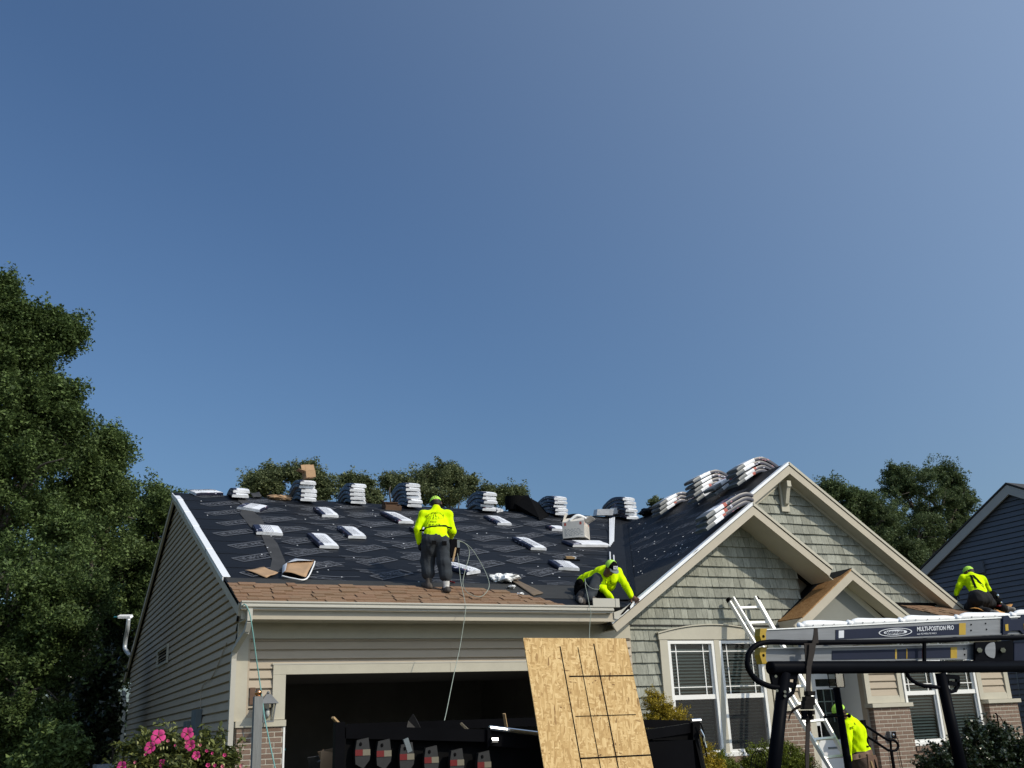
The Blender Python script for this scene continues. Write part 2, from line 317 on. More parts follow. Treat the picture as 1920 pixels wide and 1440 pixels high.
# ---------------------------------------------------------------- the setting
def lift(p, n, h): return np.array(p)+np.array(n)*h
def struct(o): o['kind'] = 'structure'; return o
g = MB().sheet([(-2500, -2500, -0.004), (2500, -2500, -0.004), (2500, 2500, -0.004), (-2500, 2500, -0.004)], 'grass').build('ground'); struct(g)
g = MB().sheet([(2.6, -1.0, 0.0), (9.0, -1.0, 0.0), (9.0, 14.45, 0.0), (2.6, 14.45, 0.0)], 'concrete').build('driveway'); struct(g)
g = MB().sheet([(9.1, 12.2, 0.0), (17.6, 12.2, 0.0), (17.6, 14.6, 0.0), (9.1, 14.6, 0.0)], 'mulch').build('flower_bed'); struct(g)
g = MB().sheet([(-60, -9, 0.0), (80, -9, 0.0), (80, -2.0, 0.0), (-60, -2.0, 0.0)], 'matte_black').build('road'); struct(g)
# ---------------------------------------------------------------- the house under work
HOUSE = thing('house', 'beige and sage green house with black underlayment on its half stripped roof', 'house', (9, 14.5, 0))
GX0, GY0, GY1 = 2.71, 14.5, 28.6; FY_ = 14.0
EAVE_Y = 13.97
# --- side wall and its planks
wall = MB().prism([(GX0+.03, GY0+.02, 0), (GX0+.03, GY1, 0), (GX0+.03, GY1, zmain(GY1)-.12), (GX0+.03, RIDGE_Y, RIDGE_Z-.12), (GX0+.03, GY0+.02, zmain(GY0)-.12)], (0.12, 0, 0), 'siding').build('side_wall', HOUSE)
z = 0.15; EXP = 0.127
while z < 6.42:
    def ylo(zz): return max(GY0+0.05, RIDGE_Y-(RIDGE_Z-.13-zz)/PM)
    def yhi(zz): return min(GY1, RIDGE_Y+(RIDGE_Z-.13-zz)/PM)
    zt = min(z+EXP, 6.43); X = GX0
    prof = [(X-.020, z), (X-.022, z+.006), (X-.006, zt-.026), (X+.022, zt-.022), (X+.022, zt)]
    if yhi(zt) > ylo(zt):
        V = []
        for (x, zz) in prof: V += [(x, ylo(zz), zz), (x, yhi(zz), zz)]
        V += [(X+.028, ylo(z), z), (X+.028, yhi(z), z)]
        n = len(V)//2; Fs = [(2*i, 2*i+1, 2*i+3, 2*i+2) for i in range(n-2)]+[(2*(n-1), 2*(n-1)+1, 1, 0)]
        MB().add(V, Fs, 'siding').build('siding_plank', wall)
    z += EXP
# vent square, utility box
v = MB(); c = AX(305, 1230, GX0-.03); a0 = AX(296, 1230, GX0-.03)[1]; a1 = AX(315, 1225, GX0-.03)[1]; z0 = AX(305, 1247, GX0-.03)[2]; z1 = AX(305, 1214, GX0-.03)[2]
for lo, hi in (((a1, z0), (a0, z0+.05)), ((a1, z1-.05), (a0, z1)), ((a1, z0+.05), (a1+.06, z1-.05)), ((a0-.06, z0+.05), (a0, z1-.05))): v.box((GX0-.055, lo[0], lo[1]), (GX0-.02, hi[0], hi[1]), 'trim')
vt = v.build('wall_vent', HOUSE)
v = MB()
for k in range(4):
    zz = z0+.06+(z1-z0-.12)*k/4; v.obox((GX0-.02, (a0+a1)/2, zz+.03), (.012, 0, .02), (0, (a0-a1)/2-.07, 0), (.002, 0, -.001), 'matte_black')
v.build('louvre', vt)
c = AX(370, 1352, GX0-.05); MB().box((GX0-.11, c[1]-.22, c[2]-.62), (GX0-.025, c[1]+.24, c[2]+.17), 'utility_grey').build('utility_box', HOUSE)
c2 = AX(352, 1362, GX0-.05); MB().box((GX0-.09, c2[1]-.10, c2[2]-.55), (GX0-.025, c2[1]+.22, c2[2]+.08), 'utility_grey').build('meter_base', HOUSE)
MB().tube(bez([(GX0-.03, c[1]-.1, c[2]+.17), (GX0-.03, c[1]-.15, c[2]+.5), tuple(AX(400, 1265, GX0-.03)), tuple(AX(425, 1205, GX0-.03))]), .006, 'siding', 6).build('conduit', HOUSE)
# --- main roof (deck slab with two slopes) and rake boards
XL = 2.60
def slab(poly, n, t, m, name, parent, **k):
    e = -np.array(n)*t; return MB().prism(poly, e, m).build(name, parent, **k)
RX = 16.2
roof = slab([(XL, EAVE_Y, zmain(EAVE_Y)), (8.66, EAVE_Y, zmain(EAVE_Y)), (13.05, 20.64, zmain(20.64)), (RX, 20.64, zmain(20.64)), (RX, RIDGE_Y, RIDGE_Z), (XL, RIDGE_Y, RIDGE_Z)], N_MAIN, .05, 'felt', 'garage_roof', HOUSE)
slab([(XL, RIDGE_Y+.001, RIDGE_Z-.001), (RX, RIDGE_Y+.001, RIDGE_Z-.001), (RX, 29.2, zmain(29.2)), (XL, 29.2, zmain(29.2))], np.array([0, PM, 1])/math.hypot(1, PM), .05, 'felt', 'rear_slope', roof)
up_ = np.array([0, 0, 1.])
def rake(p, q, yth, h, m, name='rake_board', drip=True, parent=HOUSE, axis='Y', drop=0.012):
    # board whose top edge runs p->q, pushed along `axis`, h deep square to its run
    p, q = np.array(p, float), np.array(q, float); d = (q-p)/np.linalg.norm(q-p); push = np.array([0, 1., 0]) if axis == 'Y' else np.array([1., 0, 0])
    dn = np.cross(d, push); dn /= np.linalg.norm(dn); dn = dn if dn[2] < 0 else -dn
    hy = 1/math.hypot(d[0], d[1]); lo = lambda t: q-up_*t*hy      # plumb cut at the peak, square cut at the tail
    b = MB().prism([p+dn*drop, lo(drop), lo(h), p+dn*h], push*yth, m).build(name, parent)
    if drip:
        MB().prism([p-dn*.018-push*.016, q-dn*.018-push*.016, q+dn*.030-push*.016, p+dn*.030-push*.016], push*.012, drip if isinstance(drip, str) else 'drip_edge').build('drip_edge', b)
        MB().prism([p-dn*.018-push*.012, q-dn*.018-push*.012, q-dn*.012-push*.012, p-dn*.012-push*.012], push*.10, drip if isinstance(drip, str) else 'drip_edge').build('drip_edge', b)
    return b
ef = (XL, EAVE_Y-.06, zmain(EAVE_Y-.06)); pk = (XL, RIDGE_Y, RIDGE_Z)
r1 = rake(ef, pk, .04, .17, 'trim_fascia', axis='X', drip=False)
rake((XL, 29.25, zmain(29.25)), pk, .04, .17, 'trim_fascia', axis='X', drip=False)
# white drip edge in lapped lengths on the rake
s0 = AX(421, 1067, XL)[1]; lens = [s0, 16.8, 18.4, 19.6, 20.7, RIDGE_Y+.02]
for i in range(5):
    a, b = lens[i], lens[i+1]+.05; w = .085+.012*random.random()
    MB().prism([(XL-.022, a, zmain(a)-.05), (XL-.022, b, zmain(b)-.05), (XL-.022, b, zmain(b)+.022), (XL-.022, a, zmain(a)+.022)], (.012, 0, 0), 'drip_edge').prism([(XL-.022, a, zmain(a)+.014+.004*i), (XL-.022, b, zmain(b)+.014+.004*i), (XL+w, b, zmain(b)+.014+.004*i), (XL+w, a, zmain(a)+.014+.004*i)], (0, 0, .006), 'drip_edge').build('drip_edge', r1)
# soffit under rake return, eave fascia, soffit, gutter
fz = zmain(EAVE_Y)
XFE = A(1149, 1160, FY_)[0]
MB().box((XL+.04, EAVE_Y-.02, 3.165), (XFE, EAVE_Y+.012, fz-.035), 'trim_fascia').build('eave_fascia', HOUSE)
MB().box((XL+.12, EAVE_Y+.012, 3.175), (XFE, GY0, 3.19), 'trim').build('eave_soffit', HOUSE)
gp = [(13.945, 3.385), (13.835, 3.392), (13.835, 3.372), (13.853, 3.365), (13.853, 3.352), (13.838, 3.340), (13.838, 3.318), (13.872, 3.302), (13.872, 3.288), (13.945, 3.288)]
GXR = A(1152, 1152, 13.84)[0]
gu = MB()
n = len(gp); V = [(XL+.02, y, z) for y, z in gp]+[(GXR, y, z) for y, z in gp]
gu.add(V, [(i, i+1, n+i+1, n+i) for i in range(1, n-1)]+[tuple(range(n)), tuple(range(n, 2*n))[::-1]], 'gutter'); gutter = gu.build('gutter', HOUSE)
MB().box((XL+.05, 13.94, 3.385), (7.2, 14.02, 3.402), 'drip_edge').build('drip_edge', gutter)
# downspouts
def tubebox(path, w, d, m, name, parent):
    b = MB()
    for p, q in zip(path[:-1], path[1:]): b.bar(p, q, w, d, m, up=(0, 1, 0.01))
    return b.build(name, parent)
tubebox([(2.735, 13.885, 3.29), (2.735, 13.88, 3.13), (2.725, 13.95, 3.02), (2.69, 14.22, 2.90), (2.658, 14.40, 2.80), (2.655, 14.43, 2.70), (2.655, 14.43, 0.1)], .066, .09, 'gutter', 'downspout', HOUSE)
tubebox([(2.62, 29.2, 3.0), (2.62, 28.75, 2.75), (2.62, 28.65, 0.3)], .08, .1, 'gutter', 'downspout', HOUSE)
# --- garage front wall: frieze, corner trim, planks, brick pier, door frame
DL, DR, DT = 3.378, 8.30, 2.485
gw = MB()
gw.box((GX0+.02, GY0+.03, 0), (DL-.02, GY0+.15, 3.3), 'siding').box((DL-.02, GY0+.03, DT+.02), (DR+.02, GY0+.15, 3.3), 'siding').box((DR+.02, GY0+.03, 0), (8.96, GY0+.15, 3.3), 'siding')
gwall = gw.build('garage_wall', HOUSE)
MB().box((GX0, GY0-.012, 2.965), (8.94, GY0+.03, 3.175), 'trim').build('frieze_board', HOUSE)
MB().box((GX0-.01, GY0-.018, 1.89), (2.858, GY0+.1, 2.965), 'trim').build('corner_trim', HOUSE)
MB().box((2.858, GY0-.012, 1.93), (2.885, GY0+.03, 2.962), 'siding').build('channel', HOUSE)
z = 1.93; k = 0
while z < 2.95:
    zt = min(z+.127, 2.958); x1 = 3.205 if zt < 2.66 else 8.94
    prof = [(GY0-.010, z), (GY0-.012, z+.006), (GY0+.006, zt-.026), (GY0+.024, zt-.022), (GY0+.024, zt)]
    spans = [(2.886, x1)] if x1 < 4 else [(2.886, 5.83), (5.832, 8.94)]
    for (xa, xb) in spans:
        V = []
        for (y, zz) in prof: V += [(xa, y, zz), (xb, y, zz)]
        V += [(xa, GY0+.03, z), (xb, GY0+.03, z)]; nn = len(V)//2
        MB().add(V, [(2*i, 2*i+1, 2*i+3, 2*i+2)[::-1] for i in range(nn-2)]+[(0, 1, 2*nn-1, 2*nn-2)], 'siding').build('siding_plank', gwall)
    z += .127
MB().box((3.19, GY0-.034, 2.614), (DR+.2, GY0+.02, 2.634), 'gutter').build('header_flashing', HOUSE)
for xa, xb in ((3.205, 5.80), (5.803, DR+.17)): MB().box((xa, GY0-.03, DT), (xb, GY0+.05, 2.612), 'trim').build('door_header', HOUSE)
MB().box((3.205, GY0-.03, 1.90), (DL, GY0+.12, DT-.002), 'trim').build('door_jamb', HOUSE)
MB().box((DR, GY0-.03, 0), (DR+.17, GY0+.12, DT-.002), 'trim').build('door_jamb', HOUSE)
MB().box((2.858, GY0-.022, 1.895), (3.203, GY0+.03, 1.932), 'trim').build('water_table', HOUSE)
MB().box((2.72, GY0-.07, 1.812), (DL+.012, GY0+.06, 1.893), 'trim').build('brick_cap', HOUSE)
MB().box((DL-.018, GY0-.05, 0.0), (DL+.006, GY0+.12, 1.81), 'vinyl').build('jamb_edge', HOUSE)
def bricks(x0, x1, y, ztop, zbot, parent, side=None, depth=.09):
    zc = ztop; r = 0
    while zc > zbot:
        h = .0535; x = x0-(0.1 if r % 2 else 0.0)
        while x < x1-.01:
            xa = max(x, x0); xb = min(x+.189, x1)
            if xb-xa > .03: piece('brick', 'brick', ((xa+xb)/2, y+random.uniform(-.002, .002), zc-h/2), (xb-xa, depth, h), parent, Matrix.Rotation(random.uniform(-.004, .004), 3, 'Y'))
            x += .203
        zc -= .0677; r += 1
pier = MB().box((2.745, GY0-.041, 0), (DL-.02, GY0+.03, 1.811), 'mortar').build('brick_pier', HOUSE)
bricks(2.742, DL-.022, GY0, 1.805, 0.75, pier)
# garage interior
gi = MB(); 
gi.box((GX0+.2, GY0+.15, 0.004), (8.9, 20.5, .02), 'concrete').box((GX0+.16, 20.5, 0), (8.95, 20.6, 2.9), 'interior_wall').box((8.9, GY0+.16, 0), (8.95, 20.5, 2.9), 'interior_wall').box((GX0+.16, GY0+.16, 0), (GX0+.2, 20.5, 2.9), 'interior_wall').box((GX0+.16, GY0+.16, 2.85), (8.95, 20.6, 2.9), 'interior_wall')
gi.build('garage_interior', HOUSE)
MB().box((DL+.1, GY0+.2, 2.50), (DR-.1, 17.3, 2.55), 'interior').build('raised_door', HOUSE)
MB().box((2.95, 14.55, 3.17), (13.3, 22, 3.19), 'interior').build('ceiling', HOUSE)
sh = MB()
for zz in (.5, 1.05, 1.55, 2.05): sh.box((2.95, 16.5, zz), (3.6, 19.5, zz+.03), 'stored')
for (x, y) in ((2.98, 16.55), (3.57, 16.55), (2.98, 19.4), (3.57, 19.4)): sh.box((x-.02, y-.02, 0.02), (x+.02, y+.02, 2.08), 'stored')
SH = thing('storage_shelf', 'tall metal shelf unit in the dark on the left of the open garage', 'shelf', (3.3, 18, 0)); sh.build('shelf_frame', SH)
def tagbox(name, lo, hi, m, label, cat):
    b = MB().box(lo, hi, m)
    b.box((lo[0]-.012, lo[1]-.012, hi[2]), (hi[0]+.012, hi[1]+.012, hi[2]+.025), m); return tag(b.build(name), label, cat)
tagbox('storage_bin', (3.05, 16.55, 1.08), (3.5, 17.2, 1.33), 'vinyl', 'white lidded bin on the dark garage shelf', 'bin')
tagbox('storage_tub', (3.42, 14.95, 0.02), (3.50, 15.2, 1.50), 'teal_plastic', 'slim teal blue bin just inside the left garage door jamb', 'bin')
# --- front slope of the cross gable (shared by both nested gables)
FY, WY, BFY, BWY = 14.0, 14.6, 14.6, 14.9      # small fascia / wall, big fascia / wall
XT = SPX-(SPZ-(A(1146, 1167, FY)[2]))/PG        # low tip of the left rake
def valley(Y): z = zmain(Y); return (SPX+(z-SPZ)/PG, Y, z)
v0 = valley(FY+.16); YJ = RIDGE_Y-(RIDGE_Z-BPZ)/PM; v1 = (BPX, YJ, BPZ)
groof = slab([(XT, FY, zleft(XT)), (SPX, FY, SPZ), (SPX, BFY, SPZ), (BPX, BFY, BPZ), (BPX, YJ, BPZ), v0, (v0[0]-.05, FY+.15, zleft(v0[0]-.05)), (XT, FY+.15, zleft(XT))], N_LEFT, .045, 'felt', 'gable_roof', HOUSE)
def zsr(X): return SPZ-PG*(X-SPX)
def zbr(X): return BPZ-PG*(X-BPX)
NR = np.array([PG, 0, 1])/math.hypot(1, PG)
SXR = A(1562, 1073, FY)[0]; BXR = A(1812, 1138, BFY)[0]
slab([(SPX+.001, FY, SPZ-.001), (SXR, FY, zsr(SXR)), (SXR+.25, BWY, zsr(SXR+.25)), (SPX+.001, BWY, SPZ-.001)], NR, .045, 'felt', 'gable_slope', groof)
slab([(BPX+.001, BFY, BPZ-.001), (BXR, BFY, zbr(BXR)), (BXR, 24, zbr(BXR)), (BPX+.001, 24, BPZ-.001)], NR, .045, 'felt', 'gable_slope', groof)
# rake boards + soffits
RH = .172
rake((XT, FY, zleft(XT)), (SPX, FY, SPZ), .035, RH, 'trim_fascia'); rake((SXR, FY, zsr(SXR)), (SPX, FY, SPZ), .035, RH, 'trim_fascia', drip='trim')
xb0 = SPX-.1
rake((xb0, BFY, zleft(xb0)), (BPX, BFY, BPZ), .035, RH, 'trim_fascia'); rake((BXR, BFY, zbr(BXR)), (BPX, BFY, BPZ), .035, RH, 'trim_fascia', drip='trim')
def soffit(p, q, dy, h, name='soffit', m='trim'):
    p, q = np.array(p, float), np.array(q, float); d = (q-p)/np.linalg.norm(q-p); dn = np.cross(d, (0, 1, 0)); dn = dn if dn[2] < 0 else -dn
    return MB().prism([p+dn*(h-.02), q+dn*(h-.02), q+dn*(h-.008), p+dn*(h-.008)], (0, dy, 0), m).build(name, HOUSE)
soffit((XT+.05, FY+.035, zleft(XT+.05)), (SPX, FY+.035, SPZ), WY-FY-.035, RH); soffit((SXR+.1, FY+.035, zsr(SXR+.1)), (SPX, FY+.035, SPZ), WY-FY-.035, RH)
soffit((SPX+.2, BFY+.035, zleft(SPX+.2)), (BPX, BFY+.035, BPZ), BWY-BFY-.035, RH); soffit((BXR, BFY+.035, zbr(BXR)), (BPX, BFY+.035, BPZ), BWY-BFY-.035, RH)
# --- shake walls
SWL = A(1175, 1185, WY)[0]; SWR = 12.60
def shakes(x0, x1, y, zb, zt, limits, parent, holes=()):
    z = zb
    while z < zt:
        x = x0-random.uniform(0, .12)
        while x < x1:
            w = random.choice((.10, .125, .145, .17, .20, .115, .15)); xa = max(x, x0); xb = min(x+w, x1)
            g_ = random.uniform(.0015, .0035); zj = z+random.uniform(-.003, .003); poly = [(xa+g_, zj), (xb-g_, zj), (xb-g_, z+.178), (xa+g_, z+.178)]
            for (a, b, c) in limits: poly = clip(poly, a, b, c) if len(poly) > 2 else []
            hid = any(xa >= h[0]-.02 and xb <= h[1]+.02 and z >= h[2]-.05 and z+.178 <= h[3]+.02 for h in holes)
            if len(poly) > 2 and xb-xa > .01 and not hid:
                th0 = .034+random.uniform(-.005, .006)
                def dep(zz): return th0*(1-(zz-z)/.19)
                P = [(u, y-dep(v), v) for u, v in poly]; Q = [(u, y+.004, v) for u, v in poly]; n = len(P)
                MB().add(P+Q, [tuple(range(n))]+[(i, n+i, n+(i+1) % n, (i+1) % n) for i in range(n)], 'shake').build('shake', parent)
            x += w
        z += .178
wp = [(SWL, 0), (SWR, 0), (SWR, 4.2)]
def gwallpoly(xl, xr, y, zl, zr, apex, name):
    return MB().prism([(xl, y+.004, 0), (xr, y+.004, 0), (xr, y+.004, zr), (apex[0], y+.004, apex[1]), (xl, y+.004, zl)], (0, .14, 0), 'shake').build(name, HOUSE)
AH = A(1320, 1174, WY)[2]
LH = RH*math.hypot(1, PG)
sgl = [(-PG, 1, SPZ-PG*SPX-LH+.03), (PG, 1, SPZ+PG*SPX-LH+.03)]
# wall with window opening: built round the double window
WX0, WX1, WZ0, WZ1 = 9.673, 11.585, 1.15, 2.93
sw = MB(); yy = WY+.006
def panel(x0, x1, z0, z1): 
    poly = [(x0, z0), (x1, z0), (x1, z1), (x0, z1)]
    for (a, b, c) in sgl: poly = clip(poly, a, b, c-.03)
    if len(poly) > 2: sw.prism([(u, yy, v) for u, v in poly], (0, .12, 0), 'siding')
panel(SWL+.01, WX0, 0, 5.2); panel(WX1, SWR, 0, 5.2); panel(WX0, WX1, 0, WZ0); panel(WX0, WX1, WZ1, 5.2)
swall = sw.build('small_gable_wall', HOUSE)
shakes(SWL+.02, SWR, WY, 1.85-.178*2+.024, 5.1, sgl, swall, holes=[(9.52, 11.68, 1.0, 3.0), (11.68, 12.7, 0, 2.9)])
bgl = [(-PG, 1, BPZ-PG*BPX-LH+.03), (PG, 1, BPZ+PG*BPX-LH+.03), (-PG, -1, -(SPZ+PG*SPX)+.0)]
bwall = MB().prism([(11.9, BWY+.006, 3.6), (11.9, BWY+.006, zleft(11.9)-.25), (BPX, BWY+.006, BPZ-.25), (BXR, BWY+.006, zbr(BXR)-.25), (17.39, BWY+.006, 2.6), (13.6, BWY+.006, 2.6)], (0, .12, 0), 'siding').build('big_gable_wall', HOUSE)
shakes(11.7, 16.6, BWY, 3.66, 6.1, bgl+[(0, -1, -3.66)], bwall)
# frieze boards under the soffits (big gable left, small gable none)
def frieze(p, q, y, h, name='frieze_board'):
    p, q = np.array([p[0], y-.045, p[1]]), np.array([q[0], y-.045, q[1]]); d = (q-p)/np.linalg.norm(q-p); dn = np.cross(d, (0, 1, 0)); dn = dn if dn[2] < 0 else -dn
    MB().prism([p, q, q+dn*h, p+dn*h], (0, .05, 0), 'trim').build(name, HOUSE)
frieze((11.9, zleft(11.9)-LH+.01), (BPX, BPZ-LH+.01), BWY, .12); frieze((BXR-.1, zbr(BXR-.1)-LH+.01), (BPX, BPZ-LH+.01), BWY, .05)
# bracket under the peak of the big gable
br = MB(); bx = A(1476, 915, BFY+.12)[0]
br.box((bx-.09, BWY-.07, 5.30), (bx+.09, BWY-.028, 5.93), 'trim').box((bx-.045, BFY+.05, 5.74), (bx+.045, BWY-.07, 5.85), 'trim')
br.prism([(bx-.04, BWY-.07, 5.40), (bx-.04, BWY-.13, 5.44), (bx-.04, BFY+.10, 5.66), (bx-.04, BFY+.07, 5.74), (bx-.04, BWY-.07, 5.74)], (.08, 0, 0), 'trim').build('gable_bracket', HOUSE)
# corner trim of the gable wall
MB().prism([(A(1143, 1190, WY)[0], WY-.03, 0), (SWL, WY-.03, 0), (SWL, WY-.03, zleft(SWL)-LH+.01), (A(1143, 1190, WY)[0], WY-.03, zleft(A(1143, 1190, WY)[0])-LH+.01)], (0, .1, 0), 'trim').build('corner_trim', HOUSE)
MB().box((SWL, WY-.032, 0), (SWL+.02, WY, 3.15), 'siding').build('channel', HOUSE)
# --- windows
def window(x0, x1, z0, z1, zm, y, parent, screen=True):
    fw = .05; b = MB()
    b.box((x0, y-.03, z0), (x0+fw, y+.07, z1), 'vinyl').box((x1-fw, y-.03, z0), (x1, y+.07, z1), 'vinyl').box((x0+fw, y-.03, z1-fw), (x1-fw, y+.07, z1), 'vinyl').box((x0+fw, y-.03, z0), (x1-fw, y+.07, z0+fw), 'vinyl')
    w = b.build('window', parent)
    MB().box((x0+fw, y-.012, zm-.037), (x1-fw, y+.05, zm+.037), 'vinyl').build('meeting_rail', w)
    sx = .028
    for (za, zb, yo) in ((zm+.037, z1-fw, .012), (z0+fw, zm-.037, .004)):
        MB().box((x0+fw, y+yo, za), (x0+fw+sx, y+yo+.03, zb), 'vinyl').build('sash_stile', w); MB().box((x1-fw-sx, y+yo, za), (x1-fw, y+yo+.03, zb), 'vinyl').build('sash_stile', w)
        MB().sheet([(x0+fw+sx, y+yo+.018, za), (x1-fw-sx, y+yo+.018, za), (x1-fw-sx, y+yo+.018, zb), (x0+fw+sx, y+yo+.018, zb)], 'glass').build('pane', w)
    g0, g1 = x0+fw+sx, x1-fw-sx; gw_ = g1-g0; zt, zb_ = z1-fw, zm+.037
    for xx in (g0+gw_*.13, g1-gw_*.16): MB().box((xx-.008, y+.014, zb_), (xx+.008, y+.027, zt), 'vinyl').build('muntin', w)
    for zz in (zt-.12, zb_+.12): MB().box((g0, y+.013, zz-.008), (g1, y+.028, zz+.008), 'vinyl').build('muntin', w)
    bl = MB(); zz = z0+.08
    while zz < z1-.1: bl.obox(((g0+g1)/2, y+.085, zz), (gw_/2, 0, 0), (0, .018, .013), (0, -.0006, .0008), 'blind'); zz += .052
    bl.build('blind', w)
    if screen: MB().sheet([(x0+fw+.01, y-.006, z0+fw), (x1-fw-.01, y-.006, z0+fw), (x1-fw-.01, y-.006, zm-.037), (x0+fw+.01, y-.006, zm-.037)], 'screen_mesh').build('insect_screen', w)
    return w
ms_ = bpy.data.materials.new('screen_mesh'); ms_.use_nodes = True; _n = ms_.node_tree; _t = _n.nodes.new('ShaderNodeBsdfTransparent'); _m = _n.nodes.new('ShaderNodeMixShader'); _m.inputs[0].default_value = .62
_n.nodes['Principled BSDF'].inputs['Base Color'].default_value = (.03, .03, .03, 1); _n.nodes['Principled BSDF'].inputs['Roughness'].default_value = .9
_n.links.new(_t.outputs[0], _m.inputs[1]); _n.links.new(_n.nodes['Principled BSDF'].outputs[0], _m.inputs[2]); _n.links.new(_m.outputs[0], _n.nodes['Material Output'].inputs[0]); MATS['screen_mesh'] = ms_
window(9.673, 10.59, 1.15, 2.93, 2.033, WY-.03, HOUSE); window(10.70, 11.585, 1.15, 2.93, 2.033, WY-.03, HOUSE)
MB().box((10.592, WY-.065, 1.09), (10.698, WY+.02, 2.94), 'trim').build('mullion', HOUSE)
MB().box((9.52, WY-.062, 1.09), (9.671, WY+.02, 2.945), 'trim').build('window_trim', HOUSE); MB().box((11.587, WY-.062, 1.09), (11.69, WY+.02, 2.945), 'trim').build('window_trim', HOUSE)
MB().box((9.50, WY-.085, 1.095), (11.70, WY+.02, 1.148), 'vinyl').build('window_sill', HOUSE)
arch = [(9.50, 2.948), (11.70, 2.948)]; R_ = [(9.50+2.2*(1-t), 3.035+(AH-3.035)*(1-(2*t-1)**2)) for t in np.linspace(0, 1, 17)]
MB().prism([(u, WY-.07, v) for u, v in arch+R_], (0, .09, 0), 'trim').build('window_header', HOUSE)
RR = [(9.48+2.24*(1-t), 3.04+(AH-3.03)*(1-(2*t-1)**2)) for t in np.linspace(0, 1, 17)]
ch = MB()
for p, q in zip(RR[:-1], RR[1:]): ch.prism([(p[0], WY-.095, p[1]), (q[0], WY-.095, q[1]), (q[0], WY-.095, q[1]+.02), (p[0], WY-.095, p[1]+.02)], (0, .1, 0), 'trim')
ch.build('header_cap', HOUSE)
for i in range(12): piece('brick', 'brick', (9.62+.068*i*2.55, WY-.05, 1.045), (.165, .1, .09), swall)
sb = MB().box((SWL+.05, WY-.012, 0), (12.6, WY+.004, 1.0), 'mortar').build('brick_base', HOUSE); bricks(11.2, 12.4, WY-.01, .99, .75, sb, depth=.05)
# room behind the windows
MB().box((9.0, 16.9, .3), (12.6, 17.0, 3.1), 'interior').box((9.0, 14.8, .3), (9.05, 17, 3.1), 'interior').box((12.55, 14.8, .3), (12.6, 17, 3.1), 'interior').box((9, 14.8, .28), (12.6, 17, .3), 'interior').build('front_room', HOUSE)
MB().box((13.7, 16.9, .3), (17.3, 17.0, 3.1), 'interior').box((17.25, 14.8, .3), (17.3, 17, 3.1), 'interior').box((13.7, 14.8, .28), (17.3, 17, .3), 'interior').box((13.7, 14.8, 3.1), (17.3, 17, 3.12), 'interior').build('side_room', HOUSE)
# --- brick column left of the door, with framed panel above
def siding_panel(x0, x1, z0, z1, y, fw=.11):
    fr = MB(); fr.box((x0, y-.04, z0), (x0+fw, y+.02, z1), 'trim').box((x1-fw, y-.04, z0), (x1, y+.02, z1), 'trim').box((x0+fw, y-.038, z0), (x1-fw, y+.02, z0+.10), 'trim').box((x0+fw, y-.038, z1-.1), (x1-fw, y+.02, z1), 'trim')
    p = fr.build('framed_panel', HOUSE); z = z0+.125; MB().box((x0+fw, y-.03, z0+.10), (x1-fw, y+.0, z0+.125), 'trim').build('panel_bead', p)
    while z < z1-.1:
        zt = min(z+.127, z1-.1); xa, xb = x0+fw+.004, x1-fw-.004
        prof = [(y-.016, z), (y-.018, z+.006), (y-.002, zt-.024), (y+.014, zt-.02), (y+.014, zt)]; V = []
        for (yy_, zz) in prof: V += [(xa, yy_, zz), (xb, yy_, zz)]
        V += [(xa, y+.02, z), (xb, y+.02, z)]; nn = len(V)//2
        MB().add(V, [(2*i, 2*i+2, 2*i+3, 2*i+1) for i in range(nn-2)]+[(0, 1, 2*nn-1, 2*nn-2)], 'siding').build('siding_plank', p); z += .127
def pier(x0, x1, zb, yf=WY, d=.10):
    p = MB().box((x0+.006, yf-d+.004, 0), (x1-.004, yf+.06, 1.76), 'mortar').build('brick_pier', HOUSE)
    bricks(x0, x1, yf-d+.045, 1.752, zb, p)
    for k in range(int((1.75-zb)/.0677)): piece('brick', 'brick', (x0+.046, yf-d+.105, 1.7235-k*.0677), (.09, .10+.02*(k % 2), .057), p)
    MB().box((x0-.05, yf-d-.05, 1.762), (x1+.05, yf+.05, 1.83), 'trim').build('brick_cap', HOUSE)
pier(11.80, 12.40, .9); siding_panel(11.74, 12.42, 1.835, 3.1, WY)
RY = 14.55
MB().box((13.76, RY+.02, 0), (14.64, RY+.14, 3.3), 'siding').box((16.5, RY+.02, 0), (17.39, RY+.14, 3.3), 'siding').box((14.64, RY+.02, 0), (16.5, RY+.14, 1.1), 'mortar').box((14.64, RY+.02, 2.95), (16.5, RY+.14, 3.3), 'siding').box((17.25, RY+.14, 0), (17.39, 26, 3.3), 'siding').build('right_wall', HOUSE)
pier(13.80, 14.66, .72, RY); siding_panel(13.75, 14.64, 1.835, 3.25, RY); pier(16.66, 17.43, .9, RY); siding_panel(16.54, 17.38, 1.835, 3.25, RY)
window(14.645, 15.46, 1.14, 2.93, 1.99, RY-.03, HOUSE, screen=False); window(15.64, 16.49, 1.14, 2.93, 1.99, RY-.03, HOUSE, screen=False)
MB().box((15.462, RY-.065, 1.09), (15.638, RY+.02, 2.94), 'trim').build('mullion', HOUSE); MB().box((14.64, RY-.09, 1.085), (16.5, RY+.02, 1.138), 'vinyl').build('window_sill', HOUSE)
MB().box((14.55, RY-.062, 2.94), (16.6, RY+.02, 3.25), 'trim').build('window_header', HOUSE)
rb = MB().box((14.66, RY-.05, 0), (16.66, RY+.02, 1.0), 'mortar').build('brick_base', HOUSE); bricks(14.66, 15.7, RY-.055, .985, .62, rb, depth=.05)
for i in range(27): piece('brick', 'brick', (14.69+.0677*i, RY-.075, 1.045), (.057, .09, .085), rb)
